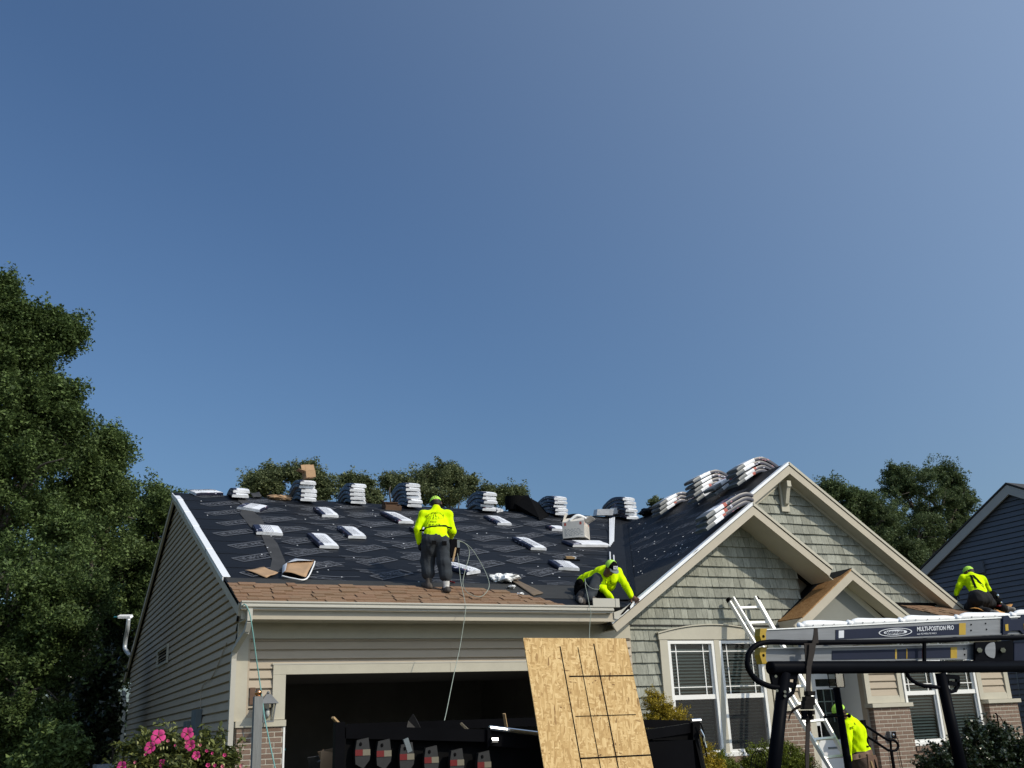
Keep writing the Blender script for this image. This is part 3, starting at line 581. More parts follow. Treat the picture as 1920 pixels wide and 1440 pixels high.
# --- door alcove
MB().box((12.60, 15.25, 0), (14.3, 15.35, 3.4), 'siding').box((12.56, WY+.12, 0), (12.6, 15.3, 3.4), 'trim').build('entry_wall', HOUSE)
MB().box((13.76, RY+.14, 0), (13.9, 15.25, 3.4), 'vinyl').build('entry_return', HOUSE)
MB().box((12.4, WY-.04, 0), (12.58, WY+.1, 3.2), 'trim').build('corner_trim', HOUSE)
for xx in (12.95, 13.02): MB().box((xx, 15.18, .3), (xx+.05, 15.25, 2.5), 'trim').build('door_casing', HOUSE)
dz = .3; dx0, dx1 = 13.08, 13.98
dr = MB().box((dx0, 15.17, dz), (dx0+.12, 15.22, 2.42), 'white_door').box((dx1-.12, 15.17, dz), (dx1, 15.22, 2.42), 'white_door').box((dx0+.12, 15.17, dz), (dx1-.12, 15.22, dz+.95), 'white_door').box((dx0+.12, 15.17, 2.30), (dx1-.12, 15.22, 2.42), 'white_door').box((dx0+.12, 15.17, 2.12), (dx1-.12, 15.22, 2.17), 'white_door').build('front_door', HOUSE)
MB().sheet([(dx0+.12, 15.20, dz+.95), (dx1-.12, 15.20, dz+.95), (dx1-.12, 15.20, 2.30), (dx0+.12, 15.20, 2.30)], 'glass').build('pane', dr)
MB().box((dx0+.12, 15.23, dz), (dx1-.12, 15.245, 2.3), 'interior').build('inner_door', dr)
for xx in (dx0+.3, dx0+.48): MB().box((xx, 15.205, 1.55), (xx+.015, 15.22, 2.12), 'vinyl').build('muntin', dr)
for zz in (1.7, 1.9): MB().box((dx0+.14, 15.205, zz), (dx1-.14, 15.22, zz+.015), 'vinyl').build('muntin', dr)
MB().box((dx0+.03, 15.12, 1.25), (dx0+.06, 15.17, 1.5), 'matte_black').build('door_handle', dr)
MB().box((dx0+.22, 15.155, .55), (dx1-.22, 15.17, .58), 'utility_grey').box((dx0+.22, 15.155, 1.1), (dx1-.22, 15.17, 1.13), 'utility_grey').build('door_panel', dr)
MB().box((12.62, 13.75, 0), (14.6, 15.25, .16), 'concrete').box((12.6, 14.15, .16), (14.0, 15.25, .3), 'concrete').build('porch_step', HOUSE)
# --- porch gable
PY, PTY = 13.95, 14.25
pp = A(1596, 1066, PY); PPX, PPZ = pp[0], pp[2]; PS = .68
PXL = A(1487.5, 1163, PY)[0]; PXR = A(1705, 1160, PY)[0]+.15
def zpl(X): return PPZ+PS*(X-PPX)
def zpr(X): return PPZ-PS*(X-PPX)
rake((PXL, PY, zpl(PXL)), (PPX, PY, PPZ), .035, .165, 'trim_fascia', drip=False); rake((PXR, PY, zpr(PXR)), (PPX, PY, PPZ), .035, .165, 'trim_fascia', drip='trim')
NPL = np.array([-PS, 0, 1])/math.hypot(1, PS); NPR = np.array([PS, 0, 1])/math.hypot(1, PS)
PXE = A(1502, 1147, PY)[0]
MB().prism([(PXE, PY-.012, zpl(PXE)), (PPX, PY-.012, PPZ), (PPX, BWY, PPZ), (PXE, WY, zpl(PXE))], -NPL*.02, 'osb_roof').build('porch_deck', HOUSE, uv=((PXE, PY, zpl(PXE)), (.83, 0, .56), (0, 1, 0)))
MB().prism([lift((PXE+.10, WY-.06, zpl(PXE+.10)), NPL, .001), lift((PPX-.32, WY-.10, zpl(PPX-.32)), NPL, .001), lift((PPX-.16, PY+.10, zpl(PPX-.16)), NPL, .001), lift((PPX, PY+.02, PPZ), NPL, .001), lift((PPX, BWY, PPZ), NPL, .001), lift((PXE+.10, WY, zpl(PXE+.10)), NPL, .001)], NPL*.006, 'felt').build('porch_felt', HOUSE)
slab([(PPX+.001, PY-.012, PPZ), (PXR, PY-.012, zpr(PXR)), (PXR, BWY, zpr(PXR)), (PPX+.001, BWY, PPZ)], NPR, .02, 'dark_roof', 'porch_slope', HOUSE)
MB().box((PXE-.01, PY+.02, zpl(PXE)-.17), (PXE+.025, WY, zpl(PXE)-.02), 'trim_fascia').build('porch_eave_fascia', HOUSE)
MB().box((PXE+.02, PY+.035, zpl(PXE)-.20), (PXR, WY+.6, zpl(PXE)-.185), 'trim').build('porch_ceiling', HOUSE)
tb = MB().prism([(PXL+.02, PTY, zpl(PXL)-.19), (PXR, PTY, zpl(PXL)-.19), (PPX, PTY, PPZ-.16)], (0, .05, 0), 'trim').build('porch_gable', HOUSE)
MATS['porch_panel'] = mat('porch_panel', (0.20, 0.205, 0.185), .7, .05, 4)
MB().prism([(PXL+.25, PTY-.006, zpl(PXL)-.17), (PXR-.2, PTY-.006, zpl(PXL)-.17), (PPX, PTY-.006, PPZ-.33)], (0, .01, 0), 'porch_panel').build('porch_panel', tb)
soffit((PXL+.1, PY+.035, zpl(PXL+.1)), (PPX, PY+.035, PPZ), PTY-PY-.035, .165); soffit((PXR, PY+.035, zpr(PXR)), (PPX, PY+.035, PPZ), PTY-PY-.035, .165)
hl = .165*math.hypot(1, PS)
frieze((PXL+.2, zpl(PXL+.2)-hl+.01), (PPX, PPZ-hl+.01), PTY, .11)
# --- pent roof right of the porch
PEY, PEZ, PTZ = 14.02, 3.30, A(1750, 1136, BWY)[2]
PSL = (PTZ-PEZ)/(BWY-PEY); PRX = 17.85
NP = np.array([0, -PSL, 1])/math.hypot(1, PSL)
def zpent(Y): return PEZ+(Y-PEY)*PSL
def onpent(x, y): return onplane(x, y, (0, PEY, PEZ), (0, -PSL, 1))
pent = slab([(PPX+(PPZ-PEZ)/PS-.02, PEY, PEZ), (PRX, PEY, PEZ), (PRX-.55, BWY, PTZ), (PPX+(PPZ-PTZ)/PS-.02, BWY, PTZ)], NP, .04, 'ice_shield', 'pent_roof', HOUSE)
slab([(PRX, PEY, PEZ), (PRX, 16.5, PEZ), (PRX-.55, 16.5, PTZ), (PRX-.55, BWY, PTZ)], np.array([PSL, 0, 1])/math.hypot(1, PSL), .04, 'ice_shield', 'hip_end', pent)
MB().box((PXR-.1, PEY-.03, PEZ-.2), (PRX+.02, PEY, PEZ-.02), 'trim').box((PXR-.1, PEY, PEZ-.2), (PRX, RY, PEZ-.18), 'trim').build('pent_fascia', HOUSE)
MB().box((14.9, BWY-.05, PTZ), (16.7, BWY+.0, PTZ+.05), 'matte_black').build('wall_flashing', HOUSE)
# --- shingles
def shingle_courses(courses, pos, udir, sdir, nrm, parent, m='roof_shingle'):
    R = Matrix((udir, sdir, nrm)).transposed()
    for (u0, u1, s) in courses:
        u = u0-random.uniform(0, .2)
        while u < u1:
            w = random.uniform(.13, .30); ua, ub = max(u, u0), min(u+w, u1); th = random.choice((.007, .009, .020, .024))
            if ub-ua > .02:
                c = pos(((ua+ub)/2, s+.072)); c = np.array(c)+np.array(nrm)*(th/2+.004)
                tl = Matrix.Rotation(-.06, 3, Vector(udir)) @ R
                piece('shingle', m, c, (ub-ua-.004, .168, th), parent, tl)
            u += w
ends = [902, 945, 970, 992, 1015, 1035, 1060]; lm = math.hypot(1, PM); crs = []
for i in range(7):
    s = (6-i)*.143; Y = EAVE_Y-.03+s/lm; xe = onplane(ends[i], 1100+6*i, (0, RIDGE_Y, RIDGE_Z), (0, -PM, 1))[0]
    crs.append((XL+.0, xe, s))
sfield = MB().prism([(XL+.005, EAVE_Y-.03, zmain(EAVE_Y-.03)+.001), (crs[6][1]-.1, EAVE_Y-.03, zmain(EAVE_Y-.03)+.001), (crs[0][1]-.1, EAVE_Y+.85, zmain(EAVE_Y+.85)+.001), (XL+.005, EAVE_Y+.85, zmain(EAVE_Y+.85)+.001)], N_MAIN*.004, 'roof_shingle').build('shingle_field', roof)
shingle_courses(crs, lambda p: (p[0], EAVE_Y-.03+p[1]/lm, zmain(EAVE_Y-.03+p[1]/lm)), (1, 0, 0), (0, 1/lm, PM/lm), tuple(N_MAIN), sfield)
lp = math.hypot(1, PSL)
shingle_courses([(15.45-.05*i, 17.3-.1*i, i*.143) for i in range(6)], lambda p: (p[0], PEY-.02+p[1]/lp, zpent(PEY-.02+p[1]/lp)), (1, 0, 0), (0, 1/lp, PSL/lp), tuple(NP), pent)
# --- underlayment: eave shield, dusty strip, laps, print
yI = AX(421, 1068, XL)[1]
MB().prism([lift((XL+.02, EAVE_Y+.4, zmain(EAVE_Y+.4)), N_MAIN, .002), lift((8.6, EAVE_Y+.4, zmain(EAVE_Y+.4)), N_MAIN, .002), lift((8.85, yI+.0, zmain(yI)), N_MAIN, .002), lift((XL+.02, yI, zmain(yI)), N_MAIN, .002)], N_MAIN*.003, 'ice_shield').build('eave_shield', roof)
st = [[(437, 930), (455, 948), (450, 965), (470, 990), (490, 1005), (500, 1030), (510, 1050), (505, 1072)], [(452, 929), (472, 946), (472, 958), (492, 975), (502, 1000), (520, 1020), (535, 1055), (530, 1072)]]
V = [lift(onmain(*p), N_MAIN, .012+.006*random.random()) for p in st[0]]+[lift(onmain(*p), N_MAIN, .012+.006*random.random()) for p in st[1]]; n8 = len(st[0])
MB().add(V, [(i, n8+i, n8+i+1, i+1) for i in range(n8-1)], 'dusty_felt').build('felt_strip', roof)
for s in (1.75, 2.6, 3.45, 4.3, 5.15, 6.0, 6.85):
    Y = EAVE_Y+s; w = .012
    MB().prism([lift((XL+.1, Y, zmain(Y)), N_MAIN, .002), lift((12.6, Y+.02, zmain(Y+.02)), N_MAIN, .002), lift((12.6, Y+.5, zmain(Y+.5)), N_MAIN, .001), lift((XL+.1, Y+.5, zmain(Y+.5)), N_MAIN, .001)], N_MAIN*.003, 'felt').build('felt_lap', roof)
vs = []
for Y in np.linspace(FY+.3, YJ-.2, 14):
    p = np.array(valley(Y)); wob = .05*math.sin(Y*3)
    q = np.array([p[0]-.42+wob, Y, zmain(Y)]); vs.append((lift(q, N_MAIN, .014), lift(p, N_MAIN, .03), lift((p[0]+.15, Y, zleft(p[0]+.15)), N_LEFT, .012)))
V = [p for t3 in vs for p in t3]; MB().add(V, [(3*i+k, 3*i+k+1, 3*i+k+4, 3*i+k+3) for i in range(13) for k in (0, 1)], 'felt').build('valley_felt', groof)
MB().prism([lift(onleft(*p), N_LEFT, .003) for p in ((1170, 1135), (1310, 1030), (1255, 1058), (1185, 1085))], N_LEFT*.003, 'ice_shield').build('valley_shield', groof)
# printed marks, flat on the felt: outlined boards with grain and scribble
def stroke(b, pts, w, pos, m='felt_print'):
    for p, q in zip(pts[:-1], pts[1:]):
        d = np.array(q)-np.array(p); L = np.hypot(*d)
        if L < 1e-6: continue
        nn = np.array([-d[1], d[0]])/L*w/2; V = [pos(*(np.array(p)+nn)), pos(*(np.array(q)+nn)), pos(*(np.array(q)-nn)), pos(*(np.array(p)-nn))]; b.add(V, [(0, 1, 2, 3)], m)
def logo(b, u, s, sc, pos):
    ca, sa = math.cos(.62), math.sin(.62)
    def T(p, q): return (u+p*ca-q*sa, s+p*sa+q*ca)
    L_, H_ = .80*sc, .26*sc
    stroke(b, [T(0, 0), T(L_, 0), T(L_, H_), T(0, H_), T(0, 0)], .026, pos)
    stroke(b, [T(.04, .035), T(L_-.04, .035), T(L_-.04, H_-.035), T(.04, H_-.035), T(.04, .035)], .009, pos)
    for k in range(8):       # bold letters inside the frame
        x = .09+k*(L_-.18)/8; w = (L_-.18)/8*.7
        for q in scr_(x, w, .07, H_-.14): stroke(b, [T(*p) for p in q], .020, pos)
    u2 = L_*ca+.10
    for k in range(4):       # wood grain lines running out of it
        y0 = .20-.075*k; ph = random.uniform(0, 6); ln = random.uniform(.55, .95)
        stroke(b, [(u+u2+a, s+y0-.10*a+.030*math.sin(a*7+ph)) for a in np.linspace(.04*k, ln, 12)], .016, pos)
    for k in range(2):
        cx, cy = u+u2+.15+.2*k, s+random.uniform(-.08, .14); rr_ = random.uniform(.025, .05)
        stroke(b, [(cx+2.2*rr_*math.cos(t), cy+rr_*math.sin(t)) for t in np.linspace(0, 6.3, 11)], .014, pos)
def scr_(x, w, y, h):
    t = random.randint(0, 4)
    return {0: [[(x, y), (x, y+h)], [(x, y+h), (x+w, y+h)], [(x, y+h/2), (x+w, y+h/2)]], 1: [[(x, y), (x, y+h), (x+w, y+h), (x+w, y)]], 2: [[(x+w, y), (x, y), (x, y+h), (x+w, y+h)]], 3: [[(x, y+h), (x+w/2, y), (x+w, y+h)]], 4: [[(x, y), (x, y+h), (x+w, y), (x+w, y+h)]]}[t]
pm = lambda u, s: lift((u, EAVE_Y+s/lm, zmain(EAVE_Y+s/lm)), N_MAIN, .011)
fp = MB(); row = 0; s = 1.35
while s < 7.9:
    u = 2.95+(row % 2)*.95+.25*random.random(); umax = valley(EAVE_Y+s/lm)[0]-1.2
    while u < umax: logo(fp, u, s, 1.0, pm); u += 2.0
    s += .46; row += 1
o = fp.build('felt_print', roof); o['kind'] = 'stuff'
lg = math.hypot(1, PG)
pl = lambda u, s: lift((SPX+(s)/lg, u, zleft(SPX+s/lg)), N_LEFT, .004)
fp = MB()
for row in range(9):
    s = -2.9+row*.46; xx = SPX+s/lg; Yv = RIDGE_Y-(RIDGE_Z-zleft(xx))/PM; u = (FY+.3 if xx < SPX-.3 else BFY+.3)+random.random()*.6
    while u < Yv-.9:
        for k in range(11):
            for q in scr_(u+.08+.085*k+.02*random.random(), .06, s+.04, .19): stroke(fp, q, .018, pl)
        stroke(fp, [(u+1.15+a, s+.12+.03*math.sin(a*9)) for a in np.linspace(0, .5, 8)], .016, pl); stroke(fp, [(u+1.1+a, s+.2+.03*math.sin(a*7+1)) for a in np.linspace(0, .5, 8)], .014, pl); u += 1.8
o = fp.build('felt_print', groof); o['kind'] = 'stuff'
# plastic-cap nails and litter flecks on the felt
nl = MB()
for k in range(60):
    s = random.uniform(1.1, 7.8); Y = EAVE_Y+s/lm; x = random.uniform(2.8, valley(Y)[0]-.3); p = lift((x, Y, zmain(Y)), N_MAIN, .014); w = random.uniform(.008, .014); nl.obox(p, (w, 0, 0), (0, w*.92, w*.38), N_MAIN*.003, 'wrap_white')
for k in range(34):
    xx = random.uniform(9.6, 12.4); Y0_ = FY+.3 if xx < SPX-.3 else BFY+.3; Yv = RIDGE_Y-(RIDGE_Z-zleft(xx))/PM
    if Yv > Y0_+.4: p = lift((xx, random.uniform(Y0_, Yv-.2), zleft(xx)), N_LEFT, .008); w = random.uniform(.006, .010); nl.obox(p, (w, 0, w*PG), (0, w, 0), N_LEFT*.003, 'wrap_white')
o = nl.build('nail_cap', roof); o['kind'] = 'stuff'
# ---------------------------------------------------------------- shingle bundles
def bundle(name, label, path, side, width, thick, kind, group, cat='shingle bundle', ends=(.12, .12), rot=0):
    # path: centre line of the underside, side: unit vector across, thickness upwards square to the path
    P = [np.array(p, float) for p in path]; side = np.array(side, float); n = len(P); V = []; Fs = []; M = []
    b = MB(); rows = []; L = [0]
    for i in range(1, n): L.append(L[-1]+np.linalg.norm(P[i]-P[i-1]))
    for i, p in enumerate(P):
        t = P[min(i+1, n-1)]-P[max(i-1, 0)]; t /= np.linalg.norm(t); nn = np.cross(t, side); nn = nn if nn[2] > 0 else -nn
        e = .82 if i in (0, n-1) else 1.0; j = lambda: random.uniform(-.003, .003)
        h = thick*e; w = width/2
        rows.append([p-side*w+nn*h*.12, p-side*(w+.004)+nn*(h*.5+j()), p-side*w*.965+nn*(h*.93+j()), p-side*w*.5+nn*(h+j()), p+side*w*.5+nn*(h+j()), p+side*w*.965+nn*(h*.93+j()), p+side*(w+.004)+nn*(h*.5+j()), p+side*w+nn*h*.12])
    V = [q for r in rows for q in r]; uv = []
    for i in range(n-1):
        f = (L[i]+L[i+1])/2/L[-1]
        for k in range(8):
            k2 = (k+1) % 8; Fs.append((i*8+k, i*8+k2, (i+1)*8+k2, (i+1)*8+k))
            if kind == 'ridge': mm = 'wrap_print' if k in (0, 1, 2, 5, 6) and .025 < f < .97 else 'wrap_white'
            elif kind == 'arch': mm = 'wrap_grey' if f < .22 else ('wrap_white' if f < .42 else ('red_ink' if .42 <= f < .455 and random.random() < .6 else 'wrap_print'))
            else: mm = 'wrap_print' if k in (0, 1, 2, 5, 6) and .06 < f < .95 else 'wrap_white'
            M.append(mm)
    Fs += [tuple(range(8))[::-1], tuple(range((n-1)*8, n*8))]; M += ['wrap_grey' if kind == 'arch' else 'wrap_white', 'wrap_white']
    for m in M: b.mi(m)
    b.v = [tuple(q) for q in V]; b.f = Fs; b.m = [b.mi(m) for m in M]
    o = b.build(name); smooth_angle(o, 50)
    l = o.data.uv_layers.new(name='UVMap'); li = np.empty(len(o.data.loops), int); o.data.loops.foreach_get('vertex_index', li)
    uvs = np.array([[L[i//8], (i % 8)*.05+rot] for i in li], np.float32); l.data.foreach_set('uv', uvs.ravel())
    return tag(o, label, cat, group)
def ink_lines(parent, c, u, v, n, rows, w=.30, h=.18):
    b = MB()
    for r in range(rows):
        a = -w/2+random.uniform(0, .03); yv = (r/(rows-1)-.5)*h if rows > 1 else 0
        while a < w/2-.02:
            l = random.uniform(.015, .05); b.obox(np.array(c)+u*(a+l/2)+v*yv, u*l/2, v*.004, n*.0008, 'label_ink'); a += l+random.uniform(.012, .03)
    return b.build('label_print', parent)
ORD = ['bottom', 'second', 'third', 'fourth', 'fifth', 'sixth', 'seventh']
G_R = 'shingle bundles stacked along the roof ridge'; G_F = 'shingle bundles lying flat on the underlayment'; G_S = 'shingle bundles stacked on the gable slope'
def ridge_stack(px, py, count, desc, overhang=.52, jit=.03, w=.335):
    X = onplane(px, py, (0, RIDGE_Y, RIDGE_Z), (0, -PM, 1))[0]
    for k in range(count):
        th = .083; dx = random.uniform(-jit, jit); rad = .10+.085*k
        path = []
        f = overhang+random.uniform(-.05, .05)
        for s in np.linspace(-f, 1.0-f, 13):       # down the front slope to down the rear slope
            Y = RIDGE_Y+s; base = RIDGE_Z-PM*math.sqrt(s*s+.05+.02*k)+.085+.012*k
            path.append((X+dx, Y, base+th*1.03*k*(1-.0*abs(s))))
        which = ORD[k] if k < count-1 or count == 1 else 'top'
        bundle('shingle_bundle', f'white wrapped bundle on the ridge, {which} of the {desc}', path, (1, 0, 0), w, th, 'ridge', G_R, rot=k*.37+px)
    return X
ridge_stack(438, 924, 2, 'low pile near the left roof corner')
xb = ridge_stack(553, 926, 5, 'stack carrying the cardboard box')
ridge_stack(642, 931, 5, 'stack right of the cardboard box')
ridge_stack(741, 936, 6, 'stack behind the brown carton')
ridge_stack(875, 943, 5, 'stack right of the standing roofer')
ridge_stack(1003, 950, 5, 'stack behind the black felt roll')
ridge_stack(1122, 954, 6, 'stack nearest the valley')
p = [(x_, y_) for x_, y_ in ()]
def flat(px, py, desc, length=.98, width=.335, skew=0.0, th=.075, ink=True, turn=0.0, upoff=0.0):
    c = onmain(px, py)+N_MAIN*upoff; d = np.array([math.sin(turn), math.cos(turn)/lm, math.cos(turn)*PM/lm]); side = np.cross(d, N_MAIN); side /= np.linalg.norm(side)
    if side[0] < 0: side = -side
    path = [c+d*s*length+N_MAIN*(.004+.006*abs(s)) for s in np.linspace(-.5, .5, 7)]
    o = bundle('shingle_bundle', desc, path, side, width, th, 'flat', G_F, rot=px*.1)
    if ink:
        ink_lines(o, c+N_MAIN*(th+.010)-d*.06-side*.02, d, side, N_MAIN, 6, .62, .16)
    return o
flat(385, 927, 'white flat bundle beside the left end of the ridge', .62, .36, turn=1.2)
flat(610, 964, 'white flat bundle below the second ridge stack', .80)
flat(604, 1018, 'white flat bundle lying lowest left of the pair in mid roof', 1.0)
flat(658, 1002, 'white flat bundle upper right of the pair in mid roof', .85)
flat(743, 974, 'white flat bundle just below the brown open carton', .95, turn=-.12)
flat(795, 1003, 'white flat bundle half hidden behind the standing roofer', .9)
flat(861, 1070, 'white flat bundle beside the standing roofer\'s right knee', .62, .36, turn=-.5)
flat(932, 979, 'white flat bundle below the ridge between felt roll and roofer', .80)
flat(916, 957, 'small white flat bundle just right of the stack by the roofer', .6, turn=-.7)
flat(991, 1023, 'white flat bundle alone right of the rope loop', .92)
flat(1056, 1064, 'square printed white bundle left of the crouching roofer', .56, .40, turn=.1)
flat(1098, 1023, 'white bundle turned sideways under the white carton', .40, .95, ink=False, upoff=.0, turn=-.15)
flat(1042, 994, 'white bundle corner showing left of the white carton', .34, .36, ink=False)
flat(474, 955, 'white bundle under the upper end of the dusty felt strip', .55, .46, turn=.5)
flat(501, 998, 'white printed bundle under the middle of the dusty felt strip', .62, .46, turn=.06)
# stacks on the gable slope (long side towards the camera)
def arch_stack(px, py, count, desc, XR=BPX, low=0.0):
    q = AX(px, py, XR); zr = SPZ+PG*(XR-SPX)
    for k in range(count):
        th = .078; path = []; off = random.uniform(-.04, .04); sl = max(.48, .64-.03*k)
        for s in np.linspace(-.60+low, .42+low, 17):
            f = math.sqrt((s-.02)**2+.022)-.10; dr = sl if s < 0 else .62
            path.append((XR+s+off, q[1]+.004*math.sin(9*s+k), max(zr+.03-dr*f, zleft(XR+s+off)+.008 if s+off < 0 else -9)+th*1.03*k))
        which = ORD[k] if k < count-1 else 'top'
        bundle('shingle_bundle', f'printed shingle bundle, {which} of the {desc}', path, (0, 1, 0), .335, th, 'arch', G_S, rot=k*.41+px)
arch_stack(1272, 945, 3, 'lowest pile along the gable ridge')
arch_stack(1340, 919, 5, 'tall middle pile along the gable ridge')
arch_stack(1385, 903, 2, 'short pair between the two tall gable piles', low=-.10)
arch_stack(1420, 891, 4, 'pile nearest the big gable peak')
arch_stack(1390, 953, 3, 'pile beside the small gable peak', XR=SPX, low=-.30)
# ---------------------------------------------------------------- cartons, cardboard, wrap, felt roll on the roof
def carton(name, label, c, u, v, n, size, m, flaps, thick=.006, tilt=.5, cat='carton'):
    u, v, n = (np.array(q, float) for q in (u, v, n)); a, b_, h = size; r = thing(name, label, cat, c); c = np.array(c, float)
    w = MB(); 
    w.obox(c+n*thick, u*a/2, v*b_/2, n*thick, m)
    w.obox(c+u*a/2+n*h/2, u*thick, v*b_/2, n*h/2, m).obox(c-u*a/2+n*h/2, u*thick, v*b_/2, n*h/2, m).obox(c+v*b_/2+n*h/2, u*a/2, v*thick, n*h/2, m).obox(c-v*b_/2+n*h/2, u*a/2, v*thick, n*h/2, m).build('box_body', r)
    for (du, dv, ang, ln) in flaps:
        o_ = u*du*a/2+v*dv*b_/2; out = (u*du+v*dv); d = out*math.cos(ang)+n*math.sin(ang); along = v*b_/2 if du else u*a/2
        q = np.cross(d, along); q /= np.linalg.norm(q); MB().obox(c+n*h+o_+d*ln/2, d*ln/2, along*.97, q*thick*.6, m).build('flap', r)
    return r
up = np.array([0, 0, 1.])
q = onmain(1085, 1015); CU = np.array([.74, -.67, 0]); CV = np.array([.67, .74, 0])
cb = carton('carton', 'white printed carton with torn flaps standing on a sideways bundle', (q[0]-.02, q[1]+.05, q[2]+.05), tuple(CU), tuple(CV), (0, 0, 1), (.46, .46, .34), 'box_white', [(0, 1, 1.2, .2), (-1, 0, 1.9, .2), (1, 0, .5, .18), (0, -1, 2.6, .2)])
fl = np.array([q[0]-.02, q[1]+.05, q[2]+.05])
fb = MB()
for (fu, fn, ns, n_r) in ((CV, CU, 1, 8), (CU, -CV, 1, 6)):       # print on the two faces seen
    for r in range(n_r):
        a = -.19
        while a < .15: l = random.uniform(.02, .07); fb.obox(fl+fn*.2368+fu*(a+l/2)+up*(.05+.026*r), fu*l/2, fn*.0008, up*.004, 'label_ink'); a += l+.03
    for du in (-.17, .16): fb.obox(fl+fn*.2368+fu*du+up*.29, fu*.022, fn*.0008, up*.03, 'red_ink')
fb.build('carton_print', cb)
tr = MB(); tr.tube(bez([fl+[-.2, -.1, .36], fl+[-.05, -.15, .47], fl+[.1, -.17, .44], fl+[.18, -.2, .36]]), .03, 'plastic_white', 6).tube(bez([fl+[-.25, .1, .38], fl+[-.1, .12, .50], fl+[.14, .1, .52], fl+[.24, .15, .4]]), .045, 'matte_black', 6)
tag(tr.build('torn_wrap', smooth=True), 'crumpled black and white wrap hanging out of the white carton', 'packaging')
zt = zmain(21.3)+.085*5+.10
carton('carton', 'brown torn cardboard box lying on top of the second ridge stack', (xb+.06, 21.25, zt), (.98, .1, .15), (-.1, .98, 0), (-.12, 0, .98), (.21, .22, .15), 'cardboard', [(-1, 0, .35, .16), (0, -1, 1.9, .14), (0, 1, 1.3, .2)])
q = onmain(734, 955)
carton('carton', 'brown open carton tipped on the felt below the third ridge stack', q, (.99, 0, 0), (0, .92, .38), N_MAIN, (.36, .26, .10), 'cardboard_dark', [(-1, 0, 1.1, .08), (0, 1, 2.2, .05)])
def scrap(name, label, pts, m, h=.02, wav=.02, cat='cardboard', thick=.006, n=N_MAIN, on=onmain, group=None, sub=6):
    # a sheet bent a little over the roof: four corners in order, subdivided and waved
    c = [on(*p) for p in pts]; V = []; Fs = []
    for i in range(sub+1):
        for j in range(sub+1):
            a, b_ = i/sub, j/sub; p = (1-a)*((1-b_)*c[0]+b_*c[1])+a*((1-b_)*c[3]+b_*c[2])
            V.append(p+n*(h+wav*(math.sin(5*a+3*b_)+math.cos(7*b_-2*a)+2)*.4))
    N_ = len(V); V += [p-n*thick for p in V]; ix = lambda i, j: i*(sub+1)+j
    for i in range(sub):
        for j in range(sub): Fs += [(ix(i, j), ix(i+1, j), ix(i+1, j+1), ix(i, j+1)), (N_+ix(i, j), N_+ix(i, j+1), N_+ix(i+1, j+1), N_+ix(i+1, j))]
    for k in range(sub): Fs += [(ix(k, 0), N_+ix(k, 0), N_+ix(k+1, 0), ix(k+1, 0)), (ix(k, sub), ix(k+1, sub), N_+ix(k+1, sub), N_+ix(k, sub)), (ix(0, k), ix(0, k+1), N_+ix(0, k+1), N_+ix(0, k)), (ix(sub, k), N_+ix(sub, k), N_+ix(sub, k+1), ix(sub, k+1))]
    return tag(MB().add(V, Fs, m).build(name, smooth=True), label, cat, group)
scrap('cardboard_sheet', 'flat brown cardboard sheet left of the white wrapped board', [(458, 1073), (495, 1067), (521, 1078), (500, 1085)], 'cardboard', .012, .02)
scrap('cardboard_sheet', 'brown cardboard board with white wrap folded over its edge', [(530, 1083), (537, 1064), (588, 1060), (573, 1089)], 'cardboard', .05, .03)
w = MB()
e = [onmain(*p_)+N_MAIN*(.08) for p_ in ((528, 1085), (529, 1070), (552, 1056), (590, 1061))]
e2 = [onmain(*p_)+N_MAIN*(.11) for p_ in ((534, 1083), (537, 1068), (557, 1064), (586, 1064))]
e3 = [onmain(*p_)+N_MAIN*.02 for p_ in ((528, 1085), (529, 1070), (552, 1056), (590, 1061))]
w.add(e+e2+e3, [(i, i+1, 4+i+1, 4+i) for i in range(3)]+[(8+i, 8+i+1, i+1, i) for i in range(3)], 'plastic_white')
w.tube(bez([onmain(528, 1086)+N_MAIN*.05, onmain(550, 1091)+N_MAIN*.05, onmain(573, 1092)+N_MAIN*.05, onmain(586, 1072)+N_MAIN*.08, onmain(589, 1062)+N_MAIN*.08]), .012, 'plastic_white', 6)
tag(w.build('white_wrap', smooth=True), 'white plastic wrap framing the brown cardboard board', 'packaging')
scrap('wooden_board', 'weathered brown board at the right end of the new shingles', [(948, 1085), (953, 1082), (1018, 1115), (1000, 1119)], 'wood_weathered' if 'wood_weathered' in MATS else 'cardboard', .02, .01, 'board', thick=.012)
# crumpled white wrap (displaced blob)
def crumple(name, label, c, r, m, cat='packaging', seed=1, n=N_MAIN):
    b = MB().ball((0, 0, 0), r, m, 20, 14); rr = np.random.default_rng(seed); V = np.array(b.v); D = rr.normal(size=(8, 3))*9; ph = rr.uniform(0, 6, 8)
    for d_, p_ in zip(D, ph): V *= (1+.10*np.sign(np.sin(V@d_/max(r)*.35+p_)))[:, None]
    b.v = [tuple(p) for p in V+np.array(c)+np.array(n)*r[2]*.5]; return tag(b.build(name), label, cat)
crumple('plastic_wrap', 'crumpled white plastic wrap beside the weathered board', onmain(938, 1090), (.20, .16, .07), 'plastic_white', seed=4)
crumple('plastic_scrap', 'strip of white plastic curling off the crumpled wrap', onmain(958, 1103), (.07, .13, .03), 'plastic_white', seed=9)
crumple('plastic_scrap', 'tiny white plastic scrap on the felt near the eave', onmain(974, 1115), (.05, .05, .02), 'plastic_white', seed=5)
crumple('paper_scrap', 'torn tan paper at the foot of the second ridge stack', onmain(523, 937), (.24, .14, .06), 'cardboard', seed=6)
scrap('felt_offcut', 'dark felt offcut lying by the two bundle pile', [(468, 929), (486, 927), (490, 935), (474, 936)], 'dusty_felt', .03, .02, 'felt offcut')
